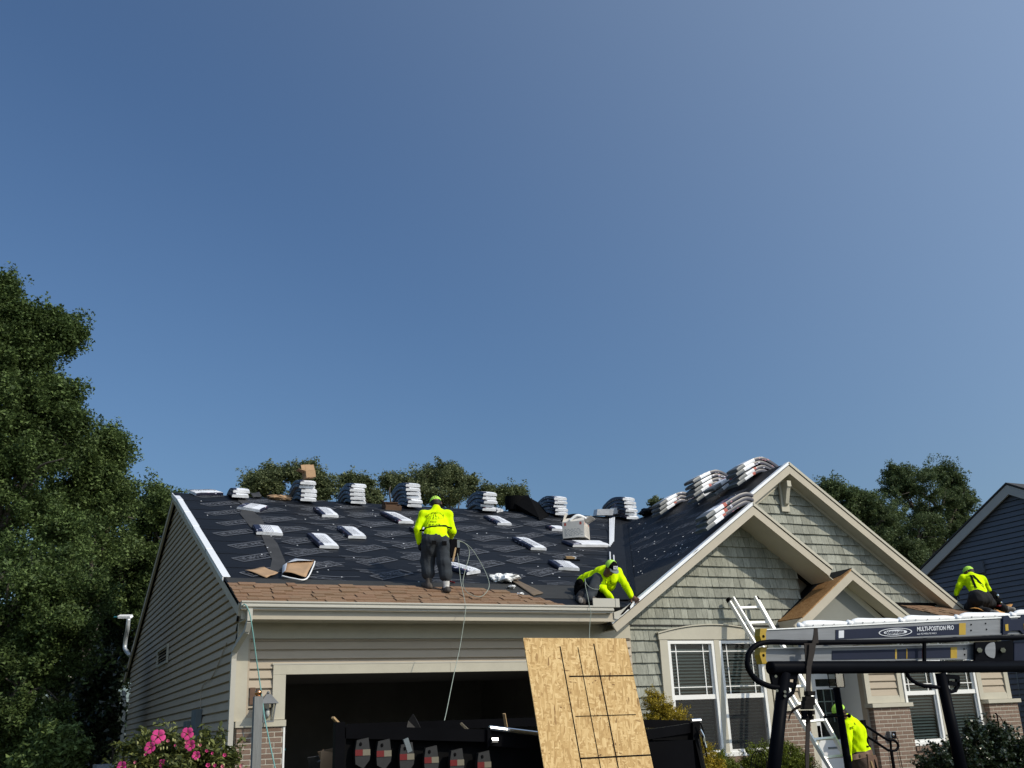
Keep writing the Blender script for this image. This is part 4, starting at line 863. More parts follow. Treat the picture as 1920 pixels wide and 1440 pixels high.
# black felt roll standing unrolled by the ridge stack
b = MB(); c0 = onmain(968, 958); pth = []
for t in np.linspace(0, 2.6*math.pi, 40): rr_ = .27-.010*t; pth.append(c0+np.array([rr_*math.cos(t+2.4), rr_*.8*math.sin(t+2.4), 0]))
hgt = .34
V = [p_+up*.0 for p_ in pth]+[p_+up*hgt for p_ in pth]; n_ = len(pth); b.add(V, [(i, i+1, n_+i+1, n_+i) for i in range(n_-1)], 'matte_black')
tail = [onmain(985, 962), onmain(1000, 968), onmain(1014, 978), onmain(1030, 968)]
b.add([pth[0]+up*hgt, c0+np.array([.25, -.2, .36]), onmain(1012, 976)+up*.05, onmain(985, 966)+up*.02], [(0, 1, 2, 3)], 'matte_black')
b.add([c0+np.array([.22, -.16, .34]), c0+np.array([.6, .0, .24]), onmain(1030, 968)+up*.03, onmain(1012, 977)+up*.02], [(0, 1, 2, 3)], 'matte_black')
tag(b.build('felt_roll'), 'loose black felt roll standing on edge by the ridge', 'felt roll')
crumple('felt_roll', 'black felt bunched over the gable ridge by a leafy tip', onleft(1222, 962)+np.array([0, 0, .0]), (.22, .40, .10), 'felt', 'felt roll', 3, N_LEFT)
# flashing strips by the valley, gutter offcut, glove
b = MB()
for k in range(4):
    p0, p1 = onmain(1143+2.6*k, 977)+N_MAIN*(.06+.01*k), onmain(1143+2.2*k, 1029-3*k)+N_MAIN*.05; b.bar(p0, p1, .028, .010, 'drip_edge', up=N_MAIN)
tag(b.build('flashing_strip'), 'upright bunch of white metal strips lying up the valley', 'flashing')
b = MB(); c_ = onmain(1132, 970)
b.obox(c_+up*.12, (.20, -.05, 0), (.03, .14, .02), (0, -.03, .07), 'wrap_white').obox(c_+[.36, .05, .17], (.14, -.03, .01), (.02, .10, 0), (0, -.02, .075), 'wrap_white')
tag(b.build('plastic_bag'), 'pale plastic bag slumped at the foot of the last ridge stack', 'bag')
b = MB()
for (x_, ya, yb) in ((1143, 1040, 1062), (1150, 1046, 1058), (1146, 1085, 1104), (1151, 1086, 1105)): b.tube([onmain(x_, ya)+N_MAIN*.05, onmain(x_+.5, yb)+N_MAIN*.05], .014, 'drip_edge', 6)
tag(b.build('safety_rope_end'), 'short pale rope ends hanging behind the crouching roofer', 'rope')
b = MB(); b.obox(onmain(1068, 1049)+N_MAIN*.03, (.09, 0, 0), (0, .03, .01), (0, -.01, .025), 'wood_handle').obox(onmain(1076, 1049)+N_MAIN*.03, (.03, 0, 0), (0, .03, .01), (0, -.01, .025), 'label_white').obox(onmain(1072, 1051)+N_MAIN*.015, (.16, 0, 0), (0, .03, .01), N_MAIN*.012, 'matte_black')
tag(b.build('hand_tool'), 'small wooden handled tool just above the square bundle', 'tool')
ga, gb = A(1110, 1136, 13.90), A(1160, 1142, 13.90)
b = MB(); b.box((ga[0], 13.86, 3.375), (gb[0]-.11, 13.875, 3.375+.13), 'gutter').box((gb[0]-.07, 13.86, 3.375), (gb[0], 13.875, 3.375+.13), 'gutter').box((gb[0]-.11, 13.867, 3.375), (gb[0]-.07, 13.873, 3.375+.13), 'gutter').box((ga[0], 13.875, 3.375), (gb[0], 13.95, 3.387), 'gutter')
tag(b.build('gutter_offcut'), 'beige metal offcut standing on the gutter below the crouching roofer', 'metal strip')
b = MB(); pz = [A(*p_, 13.93) for p_ in ((1151, 1148), (1166, 1143), (1189, 1127), (1160, 1161), (1152, 1160))]
b.prism(pz, (0, .01, 0), 'gutter'); tag(b.build('flashing_piece'), 'bent beige flashing corner sticking out at the rake foot', 'flashing')
b = MB().prism([A(*p_, 13.92) for p_ in ((1188, 1126), (1180, 1140), (1168, 1152), (1164, 1152), (1176, 1138))], (0, .008, 0), 'matte_black'); tag(b.build('felt_flap'), 'black felt flap curling over the rake foot', 'felt offcut')
# hoses and ropes over the roof edge
hose = bez([A(452, 1137, 13.86), A(460, 1134, 13.80), A(468, 1150, 13.78), A(474, 1185, 13.78), A(480, 1230, 13.8), A(488, 1285, 13.8), A(494, 1330, 13.6), A(496, 1345, 13.5), A(505, 1390, 13.3), A(517, 1445, 13.1)])
tag(MB().tube(hose, .008, 'hose_teal', 6).build('air_hose', smooth=True), 'teal air hose hanging from the left gutter corner past the lantern', 'hose')
# ---------------------------------------------------------------- people: one continuous surface each, grown from tapered limbs
def seg(P, a, b, ra, rb, flat=1.0, flatdir=None):
    a = np.array(a, float); b = np.array(b, float); ab = b-a; L2 = ab@ab+1e-9
    d = P-a; t = np.clip((d@ab)/L2, 0, 1); q = d-t[:, None]*ab; r = ra+(rb-ra)*t
    if flat != 1.0:
        fd = np.array(flatdir, float); fd /= np.linalg.norm(fd); c = q@fd; q = q+np.outer(c*(flat-1), fd); return (np.linalg.norm(q, axis=1)-r)/math.sqrt(flat)
    return np.linalg.norm(q, axis=1)-r
def smin(a, b, k): h = np.clip(.5+.5*(b-a)/k, 0, 1); return b*(1-h)+a*h-k*h*(1-h)
def surface_net(Fv, org, h):
    s = Fv < 0; nx, ny, nz = Fv.shape; cs = (nx-1, ny-1, nz-1); acc = np.zeros(cs+(3,)); cnt = np.zeros(cs)
    offs = [(i, j, k) for i in (0, 1) for j in (0, 1) for k in (0, 1)]
    def sub(A_, o): return A_[o[0]:o[0]+cs[0], o[1]:o[1]+cs[1], o[2]:o[2]+cs[2]]
    for o in offs:
        for ax in range(3):
            if o[ax] == 0:
                o2 = list(o); o2[ax] = 1; a, b = sub(Fv, o), sub(Fv, o2); x = (a < 0) != (b < 0); t = np.where(x, a/np.where(x, a-b, 1), 0)
                for c in range(3): acc[..., c] += np.where(x, o[c]+(t if c == ax else 0), 0)
                cnt += x
    act = cnt > 0; idx = -np.ones(cs, int); idx[act] = np.arange(act.sum()); g = np.argwhere(act); V = (g+acc[act]/cnt[act][:, None])*h+org; Q = []
    for ax in range(3):
        a = [slice(0, -1) if c == ax else slice(1, -1) for c in range(3)]; b = [slice(1, None) if c == ax else slice(1, -1) for c in range(3)]
        A_, B_ = s[tuple(a)], s[tuple(b)]; w = np.argwhere(A_ != B_); fl = A_[A_ != B_]; w = w+np.array([0 if c == ax else 1 for c in range(3)])
        u, v = (ax+1) % 3, (ax+2) % 3; du = np.zeros(3, int); du[u] = 1; dv = np.zeros(3, int); dv[v] = 1
        I = lambda q: idx[q[:, 0], q[:, 1], q[:, 2]]
        q4 = np.stack([I(w-du-dv), I(w-dv), I(w), I(w-du)], 1); q4[~fl] = q4[~fl][:, ::-1]; Q.append(q4)
    return V, np.concatenate(Q)
def body_mesh(prims, h=.014, k=.03, fold=.005, seed=0, hem=None):
    # prims: (a, b, ra, rb, material, flat, flatdir, k)
    pts = np.array([p for q in prims for p in (q[0], q[1])]); rm = max(max(q[2], q[3]) for q in prims); lo = pts.min(0)-rm-.05; hi = pts.max(0)+rm+.05
    ax = [np.arange(lo[c], hi[c]+h, h) for c in range(3)]; G = np.stack(np.meshgrid(*ax, indexing='ij'), -1); sh = G.shape[:3]; P = G.reshape(-1, 3); Fv = None
    for q in prims:
        d = seg(P, q[0], q[1], q[2], q[3], q[5], q[6]); Fv = d if Fv is None else smin(Fv, d, q[7] or k)
    if fold:
        r = np.random.default_rng(seed); n_ = 0
        for i in range(7): w = r.normal(size=3)*np.array([30, 30, 22]); n_ = n_+np.sin(P@w+r.uniform(0, 6))
        Fv = Fv+fold*n_/3
    V, Q = surface_net(Fv.reshape(sh), lo, h); fc = V[Q].mean(1); best = np.full(len(fc), 9.); mi = np.zeros(len(fc), int)
    for i, q in enumerate(prims):
        d = seg(fc, q[0], q[1], q[2], q[3], q[5], q[6]); u = d < best; best[u] = d[u]; mi[u] = i
    M = [prims[i][4] for i in mi]
    if hem is not None:      # shirt hem: one plane decides shirt or trousers on the trunk
        hp, hn, um, lm_ = hem; above = (fc-np.array(hp))@np.array(hn, float) > .012*np.sin(fc[:, 0]*40+fc[:, 1]*30)
        trunk = np.array([len(prims[i]) > 8 for i in mi]); M = [((um if a_ else lm_) if t_ else m_) for m_, a_, t_ in zip(M, above, trunk)]
    return V, Q, M
def hand_prims(wrist, tip, palm_n, m, curl=.5, s=1.0):
    w, t = np.array(wrist, float), np.array(tip, float); d = (t-w)/np.linalg.norm(t-w); n = np.array(palm_n, float); n -= d*(n@d); n /= np.linalg.norm(n); sd = np.cross(d, n); out = []
    pa = w+d*.085*s; out.append((w, pa, .028*s, .036*s, m, 1.8, n, .015))
    for i, L in enumerate((.062, .075, .070, .055)):
        o = pa+sd*(i-1.5)*.021*s-d*.012*s; k1 = o+d*L*.55*s+n*curl*.012*s; k2 = k1+(d*(1-.6*curl)+n*curl)*L*.5*s
        out += [(o, k1, .0105*s, .0095*s, m, 1, None, .006), (k1, k2, .0095*s, .008*s, m, 1, None, .006)]
    o = w+d*.025*s+sd*.030*s; k1 = o+(d*.6+sd*.7+n*.3)*.045*s; out += [(o, k1, .014*s, .011*s, m, 1, None, .008), (k1, k1+(d*.8+n*.5)*.03*s, .011*s, .009*s, m, 1, None, .006)]
    return out
def head_prims(c, f, u, skin='skin', s=1.0):
    c, f, u = (np.array(q, float) for q in (c, f, u)); f /= np.linalg.norm(f); u = u-f*(u@f); u /= np.linalg.norm(u); r = np.cross(f, u)
    o = [(c-f*.02*s+u*.03*s, c+f*.025*s+u*.03*s, .086*s, .080*s, skin, 1.12, r, .02), (c+f*.035*s-u*.02*s, c+f*.045*s-u*.075*s, .062*s, .040*s, skin, 1, None, .03),
         (c+f*.098*s+u*.01*s, c+f*.112*s-u*.022*s, .010*s, .015*s, skin, 1, None, .012), (c+f*.088*s-u*.048*s-r*.018*s, c+f*.088*s-u*.048*s+r*.018*s, .008*s, .008*s, skin, 1, None, .006)]
    for sg in (-1, 1): o += [(c+r*sg*.083*s-f*.0*s+u*.02*s, c+r*sg*.088*s-f*.005*s-u*.02*s, .014*s, .011*s, skin, 1, None, .008), (c+f*.088*s+r*sg*.03*s+u*.018*s, c+f*.089*s+r*sg*.034*s+u*.018*s, .012*s, .012*s, skin, 1, None, .006)]
    return o, f, u, r
def person(label, prims, hands, head, cap, extra=None, seed=0, fold=.005, h=.014, hair=True, hem=None):
    V, Q, M = body_mesh(prims, h=h, fold=fold, seed=seed, hem=hem); b = MB()
    parts = [(V, Q, M)]
    hp, f, u, r = head; V2, Q2, M2 = body_mesh(hp+[(hp[0][0]-u*.05, hp[0][0]-u*.17, .055, .060, 'skin', 1, None, .02)], h=.008, fold=0); parts.append((V2, Q2, M2))
    for hd in hands: parts.append(body_mesh(hd, h=.006, fold=0))
    for (v, q, m) in parts:
        o = len(b.v); b.v += [tuple(p) for p in v]; b.f += [tuple(int(i)+o for i in f_) for f_ in q]; b.m += [b.mi(x) for x in m]
    base = V[V[:, 2].argmin()]; root = thing('person', label, 'person', (V[:, 0].mean(), V[:, 1].mean(), V[:, 2].min()), 'roofers in yellow green shirts')
    body = b.build('body', root, smooth=True)
    c = (np.array(hp[0][0])+np.array(hp[0][1]))/2
    # cap: dome over the skull, peak, and hair round the back
    d = MB(); R_ = .101; n1, n2 = 16, 7; VV = []; 
    for i in range(n2+1):
        a = (i/n2)*1.62
        for k in range(n1): ph = 2*math.pi*k/n1; VV.append(c+u*(R_*1.02*math.cos(a)-.005)+(f*math.cos(ph)*1.10+r*math.sin(ph)*.95)*R_*math.sin(a))
    mats = cap['mats']
    for i in range(n2):
        for k in range(n1):
            front = math.cos(2*math.pi*(k+.5)/n1)*cap.get('dir', 1) > .35; d.add([VV[i*n1+k], VV[i*n1+(k+1) % n1], VV[(i+1)*n1+(k+1) % n1], VV[(i+1)*n1+k]], [(0, 1, 2, 3)], mats[0] if front else mats[1])
    cp_ = d.build('cap', root, smooth=True)
    if cap.get('peak', True):
        s_ = cap.get('dir', 1); pk_ = MB(); T = []; 
        for k in range(9):
            ph = (k/8-.5)*1.9; e0 = c+(f*s_*math.cos(ph)*1.08+r*math.sin(ph)*.95)*R_+u*.0; e1 = c+(f*s_*(math.cos(ph)*1.0+.72*math.cos(ph*.8))+r*math.sin(ph)*1.0)*R_-u*.022; T += [e0, e1, e0+u*.006, e1+u*.006]
        for k in range(8): pk_.add([T[4*k+j] for j in range(4)]+[T[4*k+4+j] for j in range(4)], [(0, 1, 5, 4), (2, 6, 7, 3), (1, 3, 7, 5)], mats[2])
        pk_.build('cap_peak', cp_)
    if cap.get('patch'):
        pb = MB(); pc = c+f*R_*1.06*math.cos(.35)+u*R_*.42; q = u*.8-f*.62; q /= np.linalg.norm(q)
        pb.obox(pc, r*.042, q*.026, np.cross(r, q)*.004, 'label_white')
        for sx, kind in ((-.026, 0), (0, 1), (.026, 2)):
            for (dx, dy, w, h_) in (((-.006, 0, .003, .014), (.004, .014, .009, .003), (.004, -.014, .009, .003)) if kind == 0 else (((-.006, 0, .003, .014), (.004, .014, .009, .003), (.006, 0, .003, .014)) if kind == 1 else ((0, 0, .003, .014), (0, .014, .010, .003)))):
                pb.obox(pc+r*(sx+dx)+q*dy+f*.004, r*w, q*h_, f*.002, 'matte_black')
        pb.build('cap_badge', cp_)
    if hair:
        hb = MB(); HV = []
        for i in range(4):
            a = 1.25+.22*i
            for k in range(9): ph = math.pi+(k/8-.5)*2.9; HV.append(c+u*(.093*math.cos(a))+(f*math.cos(ph)*1.12+r*math.sin(ph)*.98)*.094*math.sin(a)-u*.02*i)
        hb.add(HV, [(i*9+k, i*9+k+1, (i+1)*9+k+1, (i+1)*9+k) for i in range(3) for k in range(8)], 'hair').build('hair', root, smooth=True)
    return root, body
def on_body(body, origin, direction, off=.005):
    bvh = on_body.cache.get(body.name)
    if bvh is None:
        me = body.data; bvh = BVHTree.FromPolygons([v.co[:] for v in me.vertices], [p.vertices[:] for p in me.polygons]); on_body.cache[body.name] = bvh
    hit = bvh.ray_cast(Vector(origin), Vector(direction).normalized())
    if hit[0] is None: return None
    return np.array(hit[0])-np.array(Vector(direction).normalized())*off
on_body.cache = {}
def shirt_print(body, root, org, u, v, dirn, strokes, w=.006, m='matte_black', name='shirt_print'):
    b = MB()
    for pts in strokes:
        for p, q in zip(pts[:-1], pts[1:]):
            d = np.array(q)-np.array(p); L = np.hypot(*d)
            if L < 1e-6: continue
            nn = np.array([-d[1], d[0]])/L*w/2; quad = [on_body(body, org+u*a[0]+v*a[1]-np.array(dirn)*.6, dirn) for a in (np.array(p)+nn, np.array(q)+nn, np.array(q)-nn, np.array(p)-nn)]
            if all(x is not None for x in quad): b.add(quad, [(0, 1, 2, 3)], m)
    if b.f: b.build(name, root)
def scribble_words(x0, x1, y, h, arc=0.0):
    out = []; x = x0
    while x < x1:
        w = h*random.uniform(.45, .7); yy = y-arc*((x-(x0+x1)/2)/(x1-x0)*2)**2; t = random.randint(0, 4)
        L = {0: [(0, 0), (0, h)], 1: [(0, 0), (0, h), (w, h), (w, 0)], 2: [(w, 0), (0, 0), (0, h), (w, h)], 3: [(0, 0), (w/2, h), (w, 0)], 4: [(0, h), (w, h), (w/2, h), (w/2, 0)]}[t]
        out.append([(x+a, yy+b) for a, b in L]); x += w+h*.35
        if random.random() < .12: x += h*.5
    return out
def belt(body, root, c, u, v, r_, m, name, w=.045, n=28, tilt=0.0, off=.008):
    # a strap round the body: rays cast inwards at one height
    rows = []
    for dz in (-w/2, w/2):
        row = []
        for k in range(n):
            a = 2*math.pi*k/n; d = u*math.cos(a)+v*math.sin(a); o = c+d*r_+up*(dz+tilt*math.cos(a)); h = on_body(body, o, -d, off); row.append(h if h is not None else c+d*.16+up*dz)
        rows.append(row)
    MB().add(rows[0]+rows[1], [(k, (k+1) % n, n+(k+1) % n, n+k) for k in range(n)], m).build(name, root, smooth=True)
ex, ey = np.array([1., 0, 0]), np.array([0, 1., 0])
# ---- roofer standing on the new shingles, back to the camera
LF, RF = onmain(805, 1106), onmain(838, 1113)
H = 'hivis'; D = 'denim'
pel = (LF+RF)/2+np.array([-.02, .02, .80]); hipL, hipR = pel+[-.10, 0, -.02], pel+[.10, -.02, -.02]
knL, knR = LF+np.array([.005, .07, .46]), RF+np.array([-.015, .06, .48])
shL, shR = A(794, 966, 15.02), A(839, 966, 14.98); nk = A(817, 953, 15.08); hc = A(817, 944, 15.20)
elL, wrL = A(783, 994, 14.98), A(786, 1017, 14.98); elR, wrR = A(848, 996, 14.95), A(843, 1010, 15.2)
chest = (shL+shR)/2+np.array([0, -.02, -.14])
pr = [(pel+[0, 0, .08], chest, .165, .185, H, 1.35, (0, .85, -.5), .05, 1), (chest, nk+[0, -.05, -.07], .185, .10, H, 1.3, (0, .85, -.5), .06), (shL, shR, .085, .085, H, 1, None, .05), (nk-up*.08, nk, .085, .062, H, 1, None, .03),
      (shL, elL, .076, .062, H, 1, None, .03), (elL, wrL, .060, .045, H, 1, None, .02), (shR, elR, .076, .064, H, 1, None, .03), (elR, wrR, .060, .045, H, 1, None, .02),
      (pel+[-.05, 0, .02], pel+[.05, 0, .02], .145, .145, D, 1.15, ey, .05, 1), (hipL, knL, .122, .108, D, 1, None, .03, 1), (knL, LF+[0, .04, .25], .108, .100, D, 1, None, .03), (hipR, knR, .122, .108, D, 1, None, .03, 1), (knR, RF+[0, .03, .28], .108, .100, D, 1, None, .03),
      (LF+[0, .03, .27], LF+[0, .02, .09], .055, .050, 'boot', 1, None, .01), (LF+[.01, .00, .06], LF+[-.03, .16, .10], .050, .045, 'boot', 1, None, .02), (LF+[0, -.03, .05], LF+[0, .02, .06], .05, .05, 'boot', 1, None, .02),
      (RF+[0, .03, .30], RF+[0, .02, .10], .048, .044, 'sock', 1, None, .01), (RF+[0, -.04, .05], RF+[0, .02, .06], .048, .05, 'boot', 1, None, .02), (RF+[0, .0, .055], RF+[.03, .16, .10], .048, .045, 'boot', 1, None, .02)]
root, body = person('roofer in a lime cap standing on the new shingles, seen from behind', pr, [hand_prims(wrL, A(788, 1031, 14.97), (1, .3, 0), 'glove', .8)], head_prims(hc, (.25, .8, -.35), (0, .35, 1)), dict(mats=('hivis_cap', 'hivis_cap', 'hivis_cap'), dir=-1, peak=False), seed=3, fold=.0055, hem=(pel+[0, 0, .07], (.12, -.2, 1), H, D))
o0 = A(816, 985, 14.7)
pv = UP-FW*0; shirt_print(body, root, A(813, 975, 14.75), RT, UP, FW, scribble_words(-.14, .14, .075, .022, .05)+scribble_words(-.12, -.02, .005, .030)+scribble_words(.03, .12, .005, .030)+scribble_words(-.05, .05, -.030, .014)+scribble_words(-.10, .10, -.070, .020)+[[(-.02, .05), (.0, .085), (.03, .04)], [(-.01, .0), (-.01, .06)], [(.018, 0), (.018, .05)]], .0045, name='shirt_print')
belt(body, root, (pel+chest)/2+[0, -.02, .05], ex, ey, .6, 'matte_black', 'harness_strap', .028, 36, tilt=.03)
tl = MB(); hp_ = hipR+np.array([.15, -.02, -.02]); tl.obox(hp_+[.0, 0, -.10], (.055, 0, 0), (0, .09, 0), (0, 0, .13), 'matte_black').obox(hp_+[.09, .05, -.12], (.05, .02, 0), (0, .05, .02), (.01, 0, .06), 'matte_black').obox(hp_+[.10, .03, -.03], (.035, 0, 0), (0, .03, 0), (0, 0, .05), 'utility_grey').tube([hp_+[.03, -.08, -.10], hp_+[-.03, -.10, -.32]], .016, 'wood_handle', 6); tl.build('tool_pouch', root)
pk_ = MB()
for s_ in (-1, 1): pk_.obox(pel+np.array([.085*s_, -.155, -.08]), (.035, 0, 0), (0, .004, 0), (0, 0, .03), 'matte_black')
pk_.build('pocket', root)
tag(MB().tube(bez([A(848, 1013, 14.85), A(858, 1040, 14.6), A(864, 1090, 14.3), A(871, 1125, 14.0), A(873, 1142, 13.78), A(870, 1165, 13.72), A(862, 1215, 13.6), A(850, 1270, 13.0), A(838, 1330, 12.2), A(833, 1352, 11.9)]), .005, 'rope', 6).build('rope', smooth=True), 'pale rope running from the standing roofer down over the gutter to the trailer', 'rope')
tag(MB().tube(bez([A(845, 1013, 14.85), A(862, 1014, 14.9), A(876, 1023, 14.9), A(880, 1040, 14.9), A(872, 1070, 14.75), A(868, 1095, 14.6), A(878, 1112, 14.3), A(899, 1119, 14.15), A(913, 1109, 14.3), A(917, 1092, 14.6), A(905, 1062, 14.9), A(885, 1030, 15.0), A(868, 1017, 14.95), A(848, 1014, 14.85)]), .005, 'rope', 6).build('rope_loop', smooth=True), 'wide hanging loop of pale rope at the standing roofer\'s hip', 'rope')
tag(MB().tube([onmain(842, 1093)+N_MAIN*.03, onmain(852, 1096)+N_MAIN*.03], .014, 'red_reflector', 6).build('marker_pen'), 'small red marker lying by the standing roofer\'s sock', 'marker')
# ---- roofer crouching at the valley, face down
T = 'dark_trousers'
pel = A(1101, 1094, 14.72); chest = A(1136, 1080, 14.36); nk = A(1143, 1073, 14.24); hc = A(1145, 1064, 14.08)
shR, shL = A(1126, 1078, 14.40), A(1158, 1074, 14.26); elR, wrR, hdR = A(1131, 1105, 14.12), A(1146, 1122, 13.98), A(1157, 1137, 13.93); elL, wrL, hdL = A(1172, 1097, 14.12), A(1184, 1118, 14.03), A(1194, 1126, 13.97)
knR, anR = A(1119, 1087, 14.25), A(1104, 1132, 14.10); knL, anL = A(1140, 1122, 14.18), A(1095, 1128, 14.45)
pr = [(pel, chest, .18, .19, H, 1.15, (0, .3, 1), .05), (chest, nk, .175, .11, H, 1, None, .05), (chest+[.02, -.08, -.06], chest+[.02, -.04, -.14], .13, .11, H, 1, None, .05), (shR, shL, .08, .08, H, 1, None, .05),
      (shR, elR, .074, .060, H, 1, None, .03), (elR, wrR, .058, .042, H, 1, None, .02), (shL, elL, .074, .060, H, 1, None, .03), (elL, wrL, .058, .042, H, 1, None, .02),
      (pel+[-.03, .02, -.06], pel+[.05, .02, -.1], .165, .165, T, 1, None, .04), (pel+[-.02, -.05, -.08], knR, .12, .098, D, 1, None, .03), (knR, anR+up*.08, .095, .075, D, 1, None, .02), (pel+[.08, -.02, -.12], knL, .125, .10, T, 1, None, .03), (knL, anL+up*.05, .10, .08, T, 1, None, .02),
      (pel+[-.05, -.05, -.15], A(1090, 1124, 14.25), .13, .10, T, 1, None, .03), (anR+up*.08, anR+[.10, -.06, .04], .05, .045, 'boot', 1, None, .02), (A(1086, 1124, 14.2), A(1092, 1128, 14.12), .055, .05, 'boot', 1, None, .02)]
root, body = person('roofer in a black fronted cap crouching face down at the valley foot', pr, [hand_prims(wrR, hdR, (.5, -.6, -.3), 'skin', .5, 1.15), hand_prims(wrL, hdL, (-.2, -.8, -.4), 'skin', .7, 1.15)], head_prims(hc, (.12, -.70, -.72), (0.05, -.68, .74)), dict(mats=('matte_black', 'hivis_cap', 'utility_grey'), dir=1, patch=True), seed=5, hair=False, fold=.008)
shirt_print(body, root, A(1141, 1091, 14.2), RT, UP, FW, scribble_words(-.05, .06, -.02, .04), .008)
MB().ball(A(1089, 1126, 14.08), (.045, .02, .045), 'boot_sole', 12, 8).build('boot_sole', root)
tb_ = MB(); q = A(1087, 1107, 14.55); tb_.ball(q, (.09, .11, .19), 'matte_black', 12, 8).ball(q+[-.02, -.06, .12], (.06, .05, .06), 'matte_black', 8, 6).build('tool_pouch', root)
tag(MB().tube(bez([A(1097, 1085, 14.3), A(1098, 1100, 14.1), A(1102, 1118, 13.95), A(1106, 1140, 13.80), A(1108, 1150, 13.78), A(1106, 1170, 13.76), A(1105, 1197, 13.7), A(1105, 1215, 13.6)]), .0045, 'rope', 6).build('rope', smooth=True), 'thin rope hanging from the crouching roofer over the gutter', 'rope')
tag(MB().tube(bez([A(1097, 1090, 14.25), A(1103, 1099, 14.1), A(1112, 1104, 14.05), A(1122, 1105, 14.05)]), .0045, 'rope', 6).build('rope', smooth=True), 'short grey lanyard across the crouching roofer\'s knee', 'rope')
# ---- roofer kneeling on the pent roof, back to the camera, with black braces
g0 = 13.9
def K(x, y, Y): return A(x, y, Y)
pel = K(1837, 1117, 14.28); chest = K(1827, 1093, 14.55); nk = K(1821, 1081, 14.70); hc = K(1817, 1073, 14.80)
shL, shR = K(1806, 1085, 14.70), K(1842, 1087, 14.50); elL, wrL = K(1798, 1100, 14.75), K(1793, 1114, 14.80); elR, wrR = K(1852, 1106, 14.62), K(1846, 1122, 14.75)
knL, anL = K(1817, 1142, 14.55), K(1855, 1147, 14.02); knR, anR = K(1868, 1136, 14.55), K(1884, 1141, 14.12)
pr = [(pel+up*.03, chest, .165, .175, H, 1.3, (.2, .8, -.5), .05), (chest, nk, .17, .09, H, 1, None, .05), (shL, shR, .08, .08, H, 1, None, .05), (shL, elL, .075, .060, H, 1, None, .03), (elL, wrL, .058, .043, H, 1, None, .02), (shR, elR, .075, .060, H, 1, None, .03), (elR, wrR, .058, .043, H, 1, None, .02),
      (pel+[-.08, 0, -.05], pel+[.08, 0, -.05], .165, .165, T, 1, None, .04), (pel+[-.09, 0, -.08], knL, .13, .11, T, 1, None, .03), (knL, anL, .10, .07, T, 1, None, .02), (pel+[.10, 0, -.08], knR, .13, .11, T, 1, None, .03), (knR, anR, .10, .07, T, 1, None, .02),
      (anL, anL+[.03, -.13, -.05], .055, .05, 'boot_sole', 1, None, .02), (anR, anR+[.10, -.10, -.03], .055, .05, 'boot_sole', 1, None, .02)]
root, body = person('roofer with black crossed braces kneeling on the low roof at the right', pr, [hand_prims(wrL, K(1791, 1123, 14.82), (1, 0, 0), 'glove', .6), hand_prims(wrR, K(1843, 1131, 14.8), (-1, 0, 0), 'glove', .6)], head_prims(hc, (-.35, .8, -.35), (0, .3, 1)), dict(mats=('hivis_cap', 'hivis_cap', 'hivis_cap'), dir=-1, peak=False), seed=8, fold=.008)
for (pts) in ([(1820, 1078), (1824, 1090), (1830, 1103)], [(1824, 1078), (1837, 1091), (1850, 1105)]):
    b = MB(); L_ = []
    for (x_, y_) in [(pts[0][0]+(pts[2][0]-pts[0][0])*t, pts[0][1]+(pts[2][1]-pts[0][1])*t) for t in np.linspace(0, 1, 8)]:
        d = ray(x_, y_); row = [on_body(body, (0, 0, CAMZ), d+RT*w_*np.linalg.norm(d), .012) for w_ in (-.0011, .0011)]
        if all(q is not None for q in row): L_.append(row)
    if len(L_) > 1: b.add([p for r_ in L_ for p in r_], [(2*i, 2*i+1, 2*i+3, 2*i+2) for i in range(len(L_)-1)], 'matte_black').build('brace', root)
tl = MB(); q = K(1863, 1121, 14.35); tl.ball(q, (.11, .09, .14), 'matte_black', 12, 8).ball(q+[.07, -.03, -.07], (.09, .07, .08), 'matte_black', 10, 6).ball(K(1871, 1117, 14.25), (.03, .03, .035), 'chrome', 8, 6).ball(K(1877, 1130, 14.25), (.025, .03, .025), 'chrome', 8, 6).obox(K(1874, 1136, 14.2), (.05, 0, 0), (0, .03, 0), (0, 0, .015), 'red_reflector'); tl.build('tool_pouch', root)
NPv = NP
for (nm, lab, pts) in (('cardboard_sheet', 'orange brown cardboard curled under the kneeling roofer\'s left boot', [(1818, 1151), (1828, 1142), (1852, 1152), (1862, 1158)]), ('cardboard_sheet', 'orange brown cardboard bulging right of the kneeling roofer\'s boots', [(1862, 1158), (1864, 1143), (1898, 1143), (1880, 1158)])):
    scrap(nm, lab, pts, 'orange_card', .02, .07, n=NP, on=onpent)
